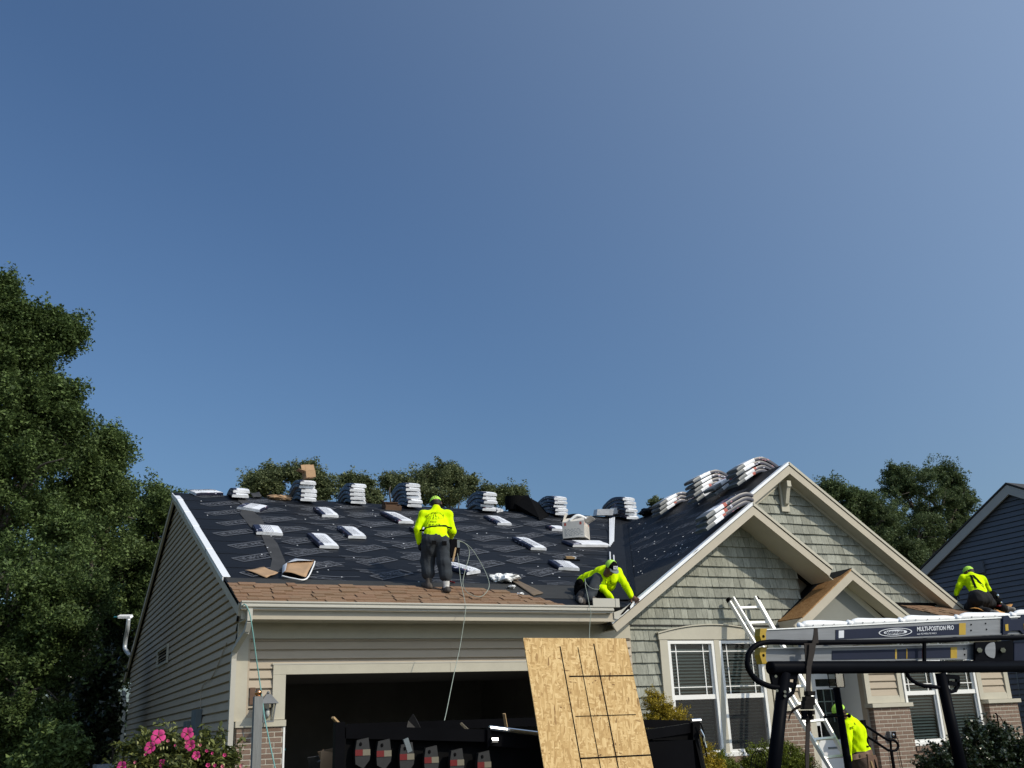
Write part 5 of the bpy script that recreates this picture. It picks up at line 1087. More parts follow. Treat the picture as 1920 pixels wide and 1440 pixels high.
# ---- roofer standing bent by the front steps
S0 = np.array([0, 0, 0.]); Yq = 12.9
pel = A(1608, 1414, Yq); chest = A(1600, 1372, Yq-.0); nk = A(1588, 1346, Yq-.02); hc = A(1574, 1334, Yq-.02)
shF, shB = A(1589, 1362, Yq-.20), A(1600, 1356, Yq+.18); elF, wrF = A(1590, 1395, Yq-.26), A(1591, 1423, Yq-.25); elB, wrB = A(1598, 1388, Yq+.22), A(1590, 1412, Yq+.2)
BT = 'brown_trousers'
fF, fB = np.array([pel[0]-.02, Yq-.14, .16]), np.array([pel[0]+.12, Yq+.14, .16])
pr = [(pel+up*.10, chest, .170, .190, H, 1.25, (1, 0, .3), .05), (chest, nk-up*.03, .185, .10, H, 1, None, .05), (shF, shB, .085, .085, H, 1, None, .05), (shF, elF, .082, .068, H, 1, None, .03), (elF, wrF, .066, .050, H, 1, None, .02), (shB, elB, .08, .065, H, 1, None, .03), (elB, wrB, .06, .045, H, 1, None, .02), (pel+up*.10, pel+[.07, .0, -.0], .165, .165, H, 1, None, .03), (nk-up*.03, nk, .07, .06, 'matte_black', 1, None, .02),
      (pel+[-.02, -.07, -.10], pel+[0, .07, -.10], .16, .16, BT, 1, None, .04), (pel+[-.02, -.09, -.1], fF+[.02, 0, .46], .12, .095, BT, 1, None, .03), (fF+[.02, 0, .46], fF+up*.1, .09, .075, BT, 1, None, .02), (pel+[.03, .09, -.1], fB+[.0, 0, .46], .12, .095, BT, 1, None, .03), (fB+[0, 0, .46], fB+up*.1, .09, .075, BT, 1, None, .02), (fF+up*.05, fF+[-.16, 0, .04], .05, .045, 'boot', 1, None, .02), (fB+up*.05, fB+[-.16, 0, .04], .05, .045, 'boot', 1, None, .02)]
root, body = person('roofer bending forward by the front steps behind the black rack posts', pr, [hand_prims(wrF, A(1590, 1442, Yq-.25), (0, 1, 0), 'glove', .6), hand_prims(wrB, A(1586, 1430, Yq+.2), (0, -1, 0), 'glove', .6)], head_prims(hc, (-.85, .1, -.5), (-.4, 0, .9)), dict(mats=('hivis_cap', 'hivis_cap', 'matte_black'), dir=1), seed=11, fold=.010)
belt(body, root, pel+[.0, 0, .0], ex, ey, .6, 'leather', 'tool_belt', .075, 30, tilt=.04)
tl = MB(); tl.obox(pel+[.05, -.19, -.14], (.08, 0, -.01), (0, .045, 0), (.01, 0, .13), 'leather').obox(pel+[.15, -.14, -.16], (.05, 0, -.01), (0, .05, 0), (0, 0, .12), 'leather').tube([pel+[.02, -.24, -.1], pel+[.06, -.25, -.32]], .014, 'wood_handle', 6).tube([pel+[.10, -.22, -.08], pel+[.12, -.24, -.28]], .02, 'matte_black', 6); tl.build('tool_pouch', root)
MB().box(tuple(pel+[.04, -.18, .10]-np.array([.0, .0, .0])), tuple(pel+[.12, -.17, .12]), 'matte_black').build('belt_clip', root)
shirt_print(body, root, A(1606, 1368, Yq-.4), RT, UP, FW, scribble_words(-.08, .08, .04, .05)+scribble_words(-.07, .07, -.03, .03), .007)
# ---------------------------------------------------------------- aluminium ladder leaning on the gable
LD = thing('ladder', 'white aluminium ladder leaning against the sage gable beside the porch', 'ladder', (12.9, 13.0, 0))
tL, tR = A(1365, 1124, WY-.14), A(1419, 1122, WY-.14); bL, bR = A(1556, 1440, 13.05), A(1596, 1440, 13.05)
def ext(p, q): d = q-p; t = (0.02-p[2])/d[2]; return p+d*t
bL, bR = ext(tL, bL), ext(tR, bR); dl = (bL-tL)/np.linalg.norm(bL-tL); dr_ = (bR-tR)/np.linalg.norm(bR-tR); wd = (tR-tL)/np.linalg.norm(tR-tL); nf = np.cross(dl, wd)
for p, q in ((tL, bL), (tR, bR)): MB().bar(p, q, .030, .07, 'aluminium', up=nf).build('rail', LD)
for p, q, s_ in ((tL, bL, 1), (tR, bR, -1)):     # second, inner section, slid a little lower
    a = p+wd*.075*s_+nf*.05*(1 if nf[1] < 0 else -1); b_ = q+wd*.06*s_+nf*.05*(1 if nf[1] < 0 else -1); MB().bar(a, a+(b_-a)*.50, .028, .06, 'aluminium', up=nf).build('inner_rail', LD)
L_ = np.linalg.norm(bL-tL); k = .18
while k < L_-.2:
    a, b_ = tL+(bL-tL)*k/L_, tR+(bR-tR)*k/L_; MB().bar(a, b_, .036, .036, 'aluminium', up=nf).build('rung', LD); k += .305
for p in (tL, tR): MB().bar(p-dl*.02, p+dl*.05, .036, .08, 'matte_black', up=nf).build('end_cap', LD)
# ---------------------------------------------------------------- OSB sheet leaning on the trailer
Y0 = 9.684; TL, TR_ = A(981, 1196, Y0), A(1173, 1198, Y0); TR_[2] = TL[2]-.006; a = math.radians(75); dn = np.array([0, -math.cos(a), -math.sin(a)]); hl_ = (TL[2]-.02)/math.sin(a); hl_ = min(hl_, 2.44)
xw = (TR_-TL)/np.linalg.norm(TR_-TL); on_ = np.cross(xw, dn); on_ = on_ if on_[1] < 0 else -on_
OS = MB().prism([TL, TR_, TR_+dn*hl_, TL+dn*hl_], -on_*.011, 'osb').build('osb_sheet', uv=(TL, xw, dn)); tag(OS, 'tan OSB sheet with black grid lines leaning against the dump trailer', 'osb sheet')
b = MB()
for f, t0, w in ((.335, .09, .006), (.505, .10, .0045), (.668, .06, .0065)): b.obox(TL+xw*1.22*f+dn*(t0+(hl_-t0)/2)+on_*.0015, xw*w, dn*(hl_-t0)/2, on_*.0005, 'matte_black')
for t, f0, f1, w in ((.406, .37, 1.0, .007), (.812, .36, .94, .004), (1.22, .34, 1.0, .0075), (1.62, .34, 1.0, .006)): b.obox(TL+xw*1.22*(f0+f1)/2+dn*t+on_*.0018, xw*1.22*(f1-f0)/2, dn*w, on_*.0005, 'matte_black')
b.build('grid_line', OS)
# ---------------------------------------------------------------- dump trailer
TR0 = thing('dump_trailer', 'black high sided dump trailer parked before the open garage', 'trailer', (4.8, 10.8, 0))
NY, FYt = 9.80, 11.8
nL, nM, nR0, nR1 = A(641, 1360, NY), A(916, 1368, NY), A(1008, 1376, NY), A(1215, 1368, NY)
nE = A(1302, 1355, NY+.25); fL, fM, fR = A(652, 1357, FYt), A(1005, 1345, FYt), A(1306, 1351, FYt)
BP = 'trailer_paint'
def rail(p, q, h, d, m, name, par=TR0): 
    p, q = np.array(p), np.array(q); return MB().prism([p, q, q-up*h, p-up*h], (0, d, 0), m).build(name, par)
rail(nL, nM, .115, .09, BP, 'top_rail'); rail(nM, nR0, .15, .09, BP, 'top_rail'); rail(nR0, nR1, .15, .09, BP, 'top_rail'); rail(nR1, nE, .10, .09, BP, 'top_rail')
rail(fL, fM, .10, .08, BP, 'far_rail'); rail(fM, fR, .10, .08, BP, 'far_rail')
MB().prism([nL-up*.11+[0, .05, 0], nE-up*.09+[0, .05, 0], np.array([nE[0], NY+.05, .55]), np.array([nL[0], NY+.05, .55])], (0, .03, 0), 'matte_black').build('side_wall', TR0)
MB().prism([fL-up*.1, fR-up*.1, np.array([fR[0], FYt, .55]), np.array([fL[0], FYt, .55])], (0, .03, 0), 'matte_black').build('side_wall', TR0)
MB().prism([nL-up*.02, fL-up*.02, np.array([fL[0], FYt, .55]), np.array([nL[0], NY, .55])], (.04, 0, 0), 'matte_black').build('tailgate', TR0)
MB().prism([nE-up*.02, fR-up*.02, np.array([fR[0], FYt, .55]), np.array([nE[0], NY, .55])], (-.04, 0, 0), 'matte_black').build('front_wall', TR0)
MB().box((nL[0], NY, .5), (nE[0], FYt, .56), 'matte_black').build('bed_floor', TR0)
MB().bar(nL+[-.02, .02, .03], np.array([nL[0]-.03, NY+.02, .45]), .09, .09, BP, up=(0, 1, 0)).build('corner_post', TR0)
# tapered stakes with two-colour reflectors
for i, (x, y) in enumerate(((680, 1411), (720, 1413), (763, 1419), (809, 1425), (857, 1430), (908, 1434))):
    c = A(x, y, NY-.03); w = .075; s = MB()
    s.prism([c+[-w*.75, 0, .11], c+[w*.75, 0, .13], c+[w, 0, -.02], c+[w*.9, 0, -.07], c+[w*.1, 0, -.14], c+[-w*.9, 0, -.10], c+[-w, 0, .0]], (0, .06, 0), 'stake_grey' if 'stake_grey' in MATS else 'utility_grey'); st_ = s.build('stake', TR0)
    MB().obox(c+[-.037, -.004, 0], (.036, 0, 0), (0, .002, 0), (0, 0, .027), 'red_reflector').build('red_reflector', st_); MB().obox(c+[.036, -.004, 0], (.036, 0, 0), (0, .002, 0), (0, 0, .027), 'white_reflector').build('white_reflector', st_)
    MB().ball(c+[-.02, -.004, .075], (.014, .006, .018), 'matte_black', 8, 6).build('tie_hole', st_)
MB().bar(A(760, 1385, NY-.02), A(768, 1410, NY-.02), .05, .03, 'utility_grey', up=(0, 1, 0)).build('latch', TR0)
for p, q in ((A(918, 1365, NY-.02), A(1008, 1376, NY-.02)), (A(1296, 1352, NY+.25), A(1313, 1351, NY+.25))): MB().tube([p, q], .026, 'chrome', 10).build('tarp_roller', TR0)
MB().prism([A(914, 1364, NY-.03), A(921, 1364, NY-.03), A(921, 1395, NY-.03), A(914, 1402, NY-.03)], (0, .05, 0), BP).build('roller_bracket', TR0)
MB().tube([A(921, 1388, NY-.05), A(932, 1388, NY-.05)], .03, 'chrome', 8).build('winch', TR0)
MB().prism([A(1299, 1355, NY+.2), A(1313, 1352, NY+.2), A(1311, 1385, NY+.2), A(1300, 1388, NY+.2)], (0, .08, 0), 'matte_black').build('roller_bracket', TR0)
MB().tube(bez([A(1312, 1368, NY+.15), A(1318, 1380, NY+.15), A(1320, 1392, NY+.15), A(1323, 1402, NY+.15)]), .018, 'chrome', 8).tube(bez([A(1313, 1355, NY+.15), A(1319, 1372, NY+.15), A(1321, 1395, NY+.15), A(1325, 1420, NY+.15)]), .008, 'matte_black', 6).build('tarp_cable', TR0)
MB().prism([A(1216, 1372, NY+.03), A(1300, 1358, NY+.27), A(1292, 1388, NY+.27), A(1224, 1388, NY+.03)], (0, .05, 0), 'matte_black').build('tarp_box', TR0)
MB().obox(np.array([6.15, NY+.3, .95]), (.55, 0, 0), (0, .35, 0), (0, 0, .5), BP).build('tongue_box', TR0)
wl_ = MB()
for xx in (4.2, 5.1):
    for yy_ in (NY+.1, FYt-.1): wl_.tube([(xx, yy_-.12, .36), (xx, yy_+.12, .36)], .36, 'matte_black', 16)
wl_.build('wheel', TR0); MB().box((nL[0]+.1, NY+.4, .36), (6.9, FYt-.4, .5), 'black_steel').build('chassis', TR0)
for p, q, lab in ((A(624, 1345, NY+.1), A(662, 1359, NY+.2), 'pale wooden stick poking over the trailer\'s left corner'), (A(864, 1356, NY+.5), A(902, 1367, NY+.3), 'pale wooden stick poking over the trailer rail near the roller'), (A(945, 1338, 11.2), A(953, 1348, 11.2), 'thin dark stick above the trailer\'s far rail')):
    e = (q-p); q2 = q+e*.8+np.array([0, .1, -.2]); tag(MB().bar(p, q2, .03, .02, 'wood_handle').build('stick'), lab, 'stick')
sc_ = MB(); c = A(776, 1356, 10.6); sc_.add([c+[-.10, 0, -.12], c+[.12, 0, -.14], c+[.06, .05, .02], c+[0, .02, .10], c+[-.04, .06, .03], c+[.02, .2, -.12]], [(0, 1, 2, 3, 4), (0, 4, 5), (4, 3, 5), (3, 2, 5), (2, 1, 5)], 'hair'); tag(sc_.build('torn_shingle'), 'dark torn scrap sticking up out of the trailer', 'debris')
db = MB(); rr = np.random.default_rng(4)
for k in range(240):
    c = np.array([rr.uniform(nL[0]+.2, 6.6), rr.uniform(NY+.25, FYt-.2), rr.uniform(1.0, 1.45)]); a1 = rr.normal(size=3); a1 /= np.linalg.norm(a1); a2 = np.cross(a1, rr.normal(size=3)); a2 /= np.linalg.norm(a2); db.obox(c, a1*.14, a2*.09, np.cross(a1, a2)*.004, ('roof_shingle', 'dark_roof', 'cardboard')[k % 3])
o = db.build('roof_debris'); o['kind'] = 'stuff'; tag(o, 'heap of torn old shingles inside the black trailer', 'debris')
# ---------------------------------------------------------------- pickup with ladder rack (only the rack shows)
RY0 = 5.25
TK = thing('pickup_truck', 'black ladder rack of a pickup in the right foreground carrying folded ladders', 'truck', (5.6, RY0+.7, 0))
def R_(x, y, d=0.0): return A(x, y, RY0+d)
bs = 'black_steel'
lb0, lb1 = R_(1443, 1252), R_(1990, 1249)
MB().tube([lb0, lb0+[.02, 0, 0], lb1], .040, bs, 14).build('rack_beam', TK, smooth=True)
ut = bez([R_(1474, 1290), R_(1445, 1287), R_(1420, 1276), R_(1405, 1258), R_(1401, 1240), R_(1406, 1222), R_(1420, 1209), R_(1445, 1204), R_(1500, 1205), R_(1600, 1204), R_(1750, 1201), R_(1850, 1197), R_(1990, 1193)])
MB().tube(ut, .017, bs, 10).build('guard_rail', TK, smooth=True)
def post(tx, ty, bx_, by_, r1, r2):
    p, q = R_(tx, ty), R_(bx_, by_); d = q-p; q = p+d*((1.02-p[2])/d[2]); MB().tube([p, q], [r1, r2], bs, 12).build('rack_post', TK, smooth=True)
post(1471, 1262, 1451, 1440, .038, .044); post(1763, 1262, 1802, 1440, .036, .042)
MB().tube([R_(1733, 1206), R_(1733, 1246)], .013, bs, 8).build('rail_support', TK)
def gusset(pts, holes, d=0.02):
    # plate with round holes: ring of quads round each hole is cheaper as a thick outline
    cx, cy = np.mean([p[0] for p in pts]), np.mean([p[1] for p in pts]); b = MB(); n = len(pts)
    for i in range(n):
        p, q = pts[i], pts[(i+1) % n]; pi = (p[0]+(cx-p[0])*holes, p[1]+(cy-p[1])*holes); qi = (q[0]+(cx-q[0])*holes, q[1]+(cy-q[1])*holes); b.prism([R_(*p), R_(*q), R_(*qi), R_(*pi)], (0, d, 0), bs)
    return b.build('gusset', TK)
gusset([(1478, 1262), (1497, 1262), (1494, 1285), (1489, 1302), (1476, 1312), (1466, 1314)], .42); gusset([(1776, 1264), (1799, 1266), (1801, 1285), (1794, 1298), (1782, 1301), (1772, 1292)], .40)
MB().prism([R_(*p) for p in ((1445, 1262), (1463, 1262), (1462, 1290), (1450, 1286))], (0, .02, 0), bs).build('gusset', TK)
MB().prism([R_(*p) for p in ((1473, 1276), (1492, 1281), (1490, 1290), (1471, 1288))], (0, .02, 0), bs).build('gusset_web', TK); MB().prism([R_(*p) for p in ((1774, 1276), (1799, 1279), (1797, 1287), (1773, 1284))], (0, .02, 0), bs).build('gusset_web', TK)
MB().tube(bez([R_(1700, 1262), R_(1708, 1274), R_(1726, 1284), R_(1752, 1288), R_(1765, 1289)]), .013, bs, 8).build('brace_tube', TK, smooth=True)
bp = [(1829, 1204), (1900, 1201), (1900, 1246), (1829, 1248)]
MB().prism([R_(*p, -.0) for p in bp], (0, .018, 0), bs).build('side_plate', TK)
hm = MB(); hc_ = [(1864+17*math.cos(t)*(1 if math.cos(t) < 0 else .15), 1219+15*math.sin(t)) for t in np.linspace(0, 6.283, 24)[:-1]]; hm.prism([R_(*p, -.006) for p in hc_], (0, .005, 0), 'ladder_rail'); hm.build('plate_hole', TK)
for (x, y) in ((1837, 1219), (1881, 1219)): MB().tube([R_(x, y, -.03), R_(x, y, .0)], .018, 'chrome', 6).tube([R_(x, y, -.045), R_(x, y, -.03)], .010, 'chrome', 8).build('bolt', TK)
for (x, y) in ((1457, 1295), (1455, 1268), (1472, 1305), (1472, 1297)): MB().tube([R_(x, y, -.05), R_(x, y, -.03)], .009, 'chrome', 6).build('bolt', TK)
MB().box((3.9, RY0-.05, .55), (7.6, RY0+.02, 1.06), bs).box((3.9, RY0+1.5, .55), (7.6, RY0+1.56, 1.06), bs).box((3.9, RY0, .5), (7.6, RY0+1.55, .6), bs).build('bed_box', TK)
wl_ = MB()
for xx in (4.7, 8.2):
    for yy_ in (RY0+.1, RY0+1.45): wl_.tube([(xx, yy_-.12, .38), (xx, yy_+.12, .38)], .38, 'matte_black', 16)
wl_.build('wheel', TK); MB().box((7.65, RY0, .45), (10.4, RY0+1.55, 1.1), bs).build('cab_base', TK)
# whip aerial pole in the middle
AP = thing('mast', 'upright black pole with a small crossbar standing between the rack posts', 'pole', R_(1588, 1440, .5))
q0, q1 = R_(1568, 1290, .5), R_(1591, 1440, .5); d = q1-q0; q1 = q0+d*((.9-q0[2])/d[2]); MB().tube([q0, q1], [.024, .028], bs, 10).build('pole', AP, smooth=True)
MB().tube([R_(1548, 1344, .45), R_(1591, 1342, .45)], .006, bs, 6).ball(R_(1547, 1344, .45), .012, bs, 8, 6).ball(R_(1592, 1342, .45), .014, bs, 8, 6).build('crossbar', AP)
# folded ladders on the rack
def folded_ladder(y0, y1, xs, lab, dpt, brand):
    # y0/y1: photo rows of the rail's top and bottom at its left end; yr0/yr1 at the right end
    (xl, xr, yl0, yl1, yr0, yr1) = xs; D_ = lambda x, y, e=0.0: A(x, y, RY0+dpt+e)
    r = thing('folded_ladder', lab, 'ladder', D_((xl+xr)/2, yl1), 'folded ladders on the pickup rack')
    T0, T1, B0, B1 = D_(xl, yl0), D_(xr, yr0), D_(xl, yl1), D_(xr, yr1)
    MB().prism([T0, T1, B1, B0], (0, .03, 0), 'ladder_rail').build('rail', r)
    for f in (.0, 1): MB().prism([T0+(B0-T0)*(f*.93), T1+(B1-T1)*(f*.93), T1+(B1-T1)*(f*.93+.07), T0+(B0-T0)*(f*.93+.07)], (0, -.008, 0), 'aluminium' if f == 0 else 'ladder_rail').build('rail_flange', r)
    g_ = np.array([.55, .30, 0]); MB().prism([T0+g_, T1+[0, .30, 0], B1+[0, .30, 0], B0+g_], (0, .03, 0), 'ladder_rail').build('rail', r)
    xx = T0[0]+.2
    while xx < T1[0]:
        t = (xx-T0[0])/(T1[0]-T0[0]); m_ = (T0+B0)/2*(1-t)+(T1+B1)/2*t; MB().tube([m_+[0, .03, 0], m_+[0, .30 if xx > T0[0]+.6 else .10, 0]], .016, 'aluminium', 8).build('rung', r); xx += .305
    ft = MB(); ft.prism([T0+[-.035, -.012, .004], T0+[.018, -.012, .004], T0+(B0-T0)*.25+[.008, -.012, 0], T0+(B0-T0)*.8+[.008, -.012, 0], B0+[.02, -.012, -.006], B0+[-.02, -.012, -.006], T0+(B0-T0)*.45+[-.04, -.012, 0]], (0, .055, 0), 'ladder_yellow'); ft.build('foot', r); mm_ = (T0+B0)/2+np.array([-.012, -.014, -.0]); MB().ball(mm_, (.009, .004, .009), 'matte_black', 8, 6).build('foot_bolt', r)
    def at(x, f): t = (x-xl)/(xr-xl); return (T0*(1-t)+T1*t)*(1-f)+(B0*(1-t)+B1*t)*f
    def patch(xa, xb, f0, f1, m, name, e=.004, par=None): return MB().prism([at(xa, f0)-[0, e, 0], at(xb, f0)-[0, e, 0], at(xb, f1)-[0, e, 0], at(xa, f1)-[0, e, 0]], (0, e*.8, 0), m).build(name, par or r)
    return r, at, patch
def text_on(s, org, u, v, h, m, parent, name='lettering', squash=1.0, lift_=.003, bold=.0):
    cu = bpy.data.curves.new('lettering', 'FONT'); cu.body = s; cu.size = 1.0; cu.extrude = 0; cu.offset = bold; cu.resolution_u = 2; t = bpy.data.objects.new('tmp', cu); C.objects.link(t); dg = bpy.context.evaluated_depsgraph_get(); me = bpy.data.meshes.new_from_object(t.evaluated_get(dg)); bpy.data.objects.remove(t)
    co = np.array([q.co[:] for q in me.vertices]); u = np.array(u, float); v = np.array(v, float); n = np.cross(u, v); n /= np.linalg.norm(n); w = co[:, 0].max()
    P = np.array(org)+np.outer(co[:, 0]*h*squash, u)+np.outer(co[:, 1]*h, v)+n*lift_; b = MB(); b.v = [tuple(p) for p in P]; b.f = [tuple(p.vertices) for p in me.polygons]; b.m = [b.mi(m)]*len(b.f); o = b.build(name, parent); bpy.data.meshes.remove(me); return o, w*h*squash
LU = folded_ladder(0, 0, (1432, 1990, 1180, 1207, 1151, 1186), 'upper grey ladder rail on the rack with the big brand oval label', .04, True); r, at, patch = LU
uu = at(1800, .5)-at(1500, .5); uu /= np.linalg.norm(uu); vv = at(1600, 0)-at(1600, 1); ht = np.linalg.norm(vv); vv /= ht
patch(1550, 1776, .28, .90, 'label_blue', 'brand_label'); patch(1776, 1789, .24, .92, 'ladder_yellow', 'caution_label'); patch(1555, 1564, .34, .82, 'label_white', 'barcode_label', .0045)
oc = at(1655, .60)-[0, .006, 0]; ov = MB(); ow = np.linalg.norm(at(1686, .5)-at(1625, .5))/2; oh = ht*.27
def ring(b, a0, b0, a1, b1, m, e=0):
    n = 32
    for k in range(n):
        t, t2 = 2*math.pi*k/n, 2*math.pi*(k+1)/n; b.sheet([oc+uu*a0*math.cos(t)+vv*b0*math.sin(t)-[0, e, 0], oc+uu*a0*math.cos(t2)+vv*b0*math.sin(t2)-[0, e, 0], oc+uu*a1*math.cos(t2)+vv*b1*math.sin(t2)-[0, e, 0], oc+uu*a1*math.cos(t)+vv*b1*math.sin(t)-[0, e, 0]], m)
ring(ov, ow, oh, ow*.94, oh*.86, 'label_white', .001); ring(ov, ow*.70, oh*.62, 0.001, .001, 'label_white', .001); ov.build('brand_oval', r)
t_, w_ = text_on('WERNER', oc-[0, .004, 0]-uu*ow*.60-vv*oh*.33, uu, vv, oh*.9, 'label_blue', r, squash=ow*1.24/(oh*.9*4.55), bold=.035)
hw = ht*.40; o_ = at(1694, .60)-[0, .006, 0]; t_, w_ = text_on('MULTI-POSITION PRO', o_, uu, vv, hw, 'label_white', r, squash=np.linalg.norm(at(1767, .5)-at(1694, .5))/(hw*10.2), bold=.02)
hw = ht*.16; o_ = at(1694, .82)-[0, .006, 0]; text_on('with POWERLITE RAILS', o_, uu, vv, hw, 'label_white', r, squash=np.linalg.norm(at(1735, .5)-at(1694, .5))/(hw*11.2))
for (x, f) in ((1800, .35), (1800, .68), (1829, .32), (1831, .66)): MB().ball(at(x, f)-[0, .002, 0], .006, 'matte_black', 6, 4).build('rivet', r)
def hinge(xa, xb, at, patch, r):
    h = MB(); P = lambda x, f, e=.02: at(x, f)-[0, e, 0]
    h.prism([P(xa, -.05), P(xa+10, -.06), P(xa+16, .16), P(xb-16, .16), P(xb-10, -.06), P(xb, -.06), P(xb, 1.02), P(xb-10, 1.0), P(xb-16, .80), P(xa+16, .80), P(xa+8, 1.0), P(xa, 1.0)], (0, .05, 0), 'label_blue'); hh = h.build('hinge', r)
    for x in (xa+3, xb-9): MB().prism([P(x, .45, .024), P(x+6, .42, .024), P(x+7, .80, .024), P(x+1, .80, .024)], (0, .004, 0), 'ladder_yellow').build('hinge_button', hh)
hinge(1861, 1912, at, patch, r)
LL = folded_ladder(0, 0, (1432, 1828, 1215, 1243, 1206, 1236), 'lower grey ladder rail on the rack with plain dark blue labels', .05, False); r2, at2, patch2 = LL
patch2(1550, 1667, .28, .88, 'label_blue', 'rating_label'); patch2(1672, 1688, .28, .88, 'label_blue', 'rating_label', .0045); patch2(1690, 1776, .24, .88, 'label_blue', 'rating_label', .005); patch2(1667, 1670, .26, .9, 'ladder_yellow', 'label_stripe'); patch2(1688.5, 1690, .26, .9, 'ladder_yellow', 'label_stripe', .006); patch2(1777, 1790, .22, .92, 'ladder_yellow', 'caution_label'); patch2(1719, 1720.5, .3, .88, 'red_reflector', 'label_stripe', .006)
for (x, f) in ((1805, .35), (1806, .7)): MB().ball(at2(x, f)-[0, .002, 0], .006, 'matte_black', 6, 4).build('rivet', r2)
for xa, xb in ((1545, 1584), (1625, 1667), (1710, 1755), (1805, 1828)): patch2(xa, xb, .97, 1.06, 'plastic_white', 'rung_edge', .006)
MB().prism([R_(*p, .02) for p in ((1902, 1204), (1990, 1200), (1990, 1246), (1902, 1249))], (0, .05, 0), 'label_blue').build('hinge', r2)
# white plastic-wrapped roll along the top
xs_ = [1496, 1588, 1684, 1790, 1893, 1990]
WR = thing('wrapped_roll', 'white plastic wrapped roll lying along the top of the upper ladder', 'roll', A(1650, 1170, RY0+.25))
for i in range(5):
    xa, xb = xs_[i], xs_[i+1]+5; yt = lambda x: 1180-(x-1432)*29/558; pth = []; rd = []
    for t, hgt_, r_ in ((0, 3, .010), (.03, 7, .024), (.08, 5, .016), (.13, 8.5, .026), (.22, 9.5, .030), (.4, 8.5, .028), (.6, 7, .025), (.8, 5.5, .022), (.92, 4, .019), (1, 3, .013)):
        x = xa+(xb-xa)*t; pth.append(A(x, yt(x)-hgt_*.42+random.uniform(-.5, .5), RY0+.15)); rd.append(r_)
    o = MB().tube(bez(pth, 3), list(np.interp(np.linspace(0, 1, 28), np.linspace(0, 1, 10), rd)), 'plastic_white', 12).build('wrap_fold', WR, smooth=True)
    MB().ball(A(xa+5, yt(xa)-2.5, RY0+.13), (.020, .02, .016), 'plastic_white', 8, 6).build('wrap_knot', WR)
    rv = MB()
    for t in (.3, .5, .7): x = xa+(xb-xa)*t; rv.ball(A(x, yt(x)-3.2+.8*t, RY0+.118), .004, 'label_ink', 6, 4)
    rv.build('staple', WR)
# straps
def strap(name, lab, pts, w, m='strap', d=-.05, cat='strap', par=None):
    b = MB(); V = []
    for (x, y, ww) in pts: V += [R_(x-ww/2, y, d), R_(x+ww/2, y, d)]
    n = len(pts); b.add(V+[np.array(v)+[0, .006, 0] for v in V], [(2*i, 2*i+1, 2*i+3, 2*i+2) for i in range(n-1)]+[(2*n+2*i, 2*n+2*i+2, 2*n+2*i+3, 2*n+2*i+1) for i in range(n-1)], m)
    o = b.build(name, par)
    return tag(o, lab, cat) if par is None else o
ST = thing('ratchet_strap', 'black webbing strap with a ratchet wrapped round the rack and ladders', 'strap', R_(1515, 1440, -.05))
strap('webbing', None, [(1530, 1177, 6), (1530, 1190, 8), (1529, 1206, 12)], 0, par=ST); strap('webbing', None, [(1524, 1206, 13), (1522, 1225, 11), (1517, 1250, 9), (1516, 1290, 8), (1516, 1310, 11)], 0, par=ST); strap('webbing', None, [(1513, 1206, 9), (1514, 1243, 6)], 0, par=ST, d=-.035)
strap('webbing', None, [(1516, 1345, 8), (1515, 1380, 7), (1514, 1410, 7), (1514, 1455, 6)], 0, par=ST)
for k, (x, y, w_) in enumerate(((1518, 1300, 13), (1516, 1310, 16), (1515, 1318, 18), (1513, 1326, 16), (1515, 1336, 17), (1514, 1346, 15))): MB().obox(R_(x, y, -.06), RT*w_*.5/1917*6.6, (0, .02, 0), UP*.013, 'strap').build('wrapped_webbing', ST)
MB().obox(R_(1508, 1340, -.085), RT*.012, (0, .01, 0), UP*.022, 'black_steel').obox(R_(1519, 1340, -.085), RT*.008, (0, .01, 0), UP*.025, 'black_steel').build('ratchet', ST)
for k in range(5):
    y1 = 1338+3*k; MB().tube(bez([R_(1503, 1322+k, -.06), R_(1493, 1326+k, -.06), R_(1486-k, 1331+2*k, -.06), R_(1481-k*.6, y1+2, -.06)]), .004, 'strap', 5).build('frayed_end', ST)
# ---------------------------------------------------------------- post with copper ball, wall lantern
PO = thing('lamp_post', 'grey wooden post topped with a shiny copper ball by the garage pier', 'post', (A(480, 1440, 11.0)[0], 11.0, 0))
pt = A(484, 1306, 11.0); pb_ = A(478, 1440, 11.0); xm = (pt[0]+pb_[0])/2
MB().box((pt[0]-.043, 10.957, 0), (pt[0]+.043, 11.043, pt[2]), 'post_grey').build('post', PO); MB().ball((pt[0], 11, pt[2]+.036), .037, 'copper', 18, 12).box((pt[0]-.03, 10.97, pt[2]), (pt[0]+.03, 11.03, pt[2]+.008), 'copper').build('ball_cap', PO, smooth=True)
LN = thing('wall_lantern', 'grey coach lantern on the garage wall behind the copper ball post', 'lantern', (3.11, GY0-.2, 1.95))
lx, ly = 3.10, GY0-.24; l = MB()
l.add([(lx-.12, ly-.12, 2.10), (lx+.12, ly-.12, 2.10), (lx+.12, ly+.12, 2.10), (lx-.12, ly+.12, 2.10), (lx-.03, ly-.03, 2.22), (lx+.03, ly-.03, 2.22), (lx+.03, ly+.03, 2.22), (lx-.03, ly+.03, 2.22)], [(0, 1, 5, 4), (1, 2, 6, 5), (2, 3, 7, 6), (3, 0, 4, 7), (0, 3, 2, 1), (4, 5, 6, 7)], 'lantern').build('lantern_roof', LN)
l = MB()
for sx in (-1, 1):
    for sy in (-1, 1): l.bar((lx+.085*sx, ly+.085*sy, 2.10), (lx+.06*sx, ly+.06*sy, 1.88), .014, .014, 'lantern', up=(0, 1, .1))
l.box((lx-.07, ly-.07, 1.865), (lx+.07, ly+.07, 1.885), 'lantern').build('lantern_frame', LN)
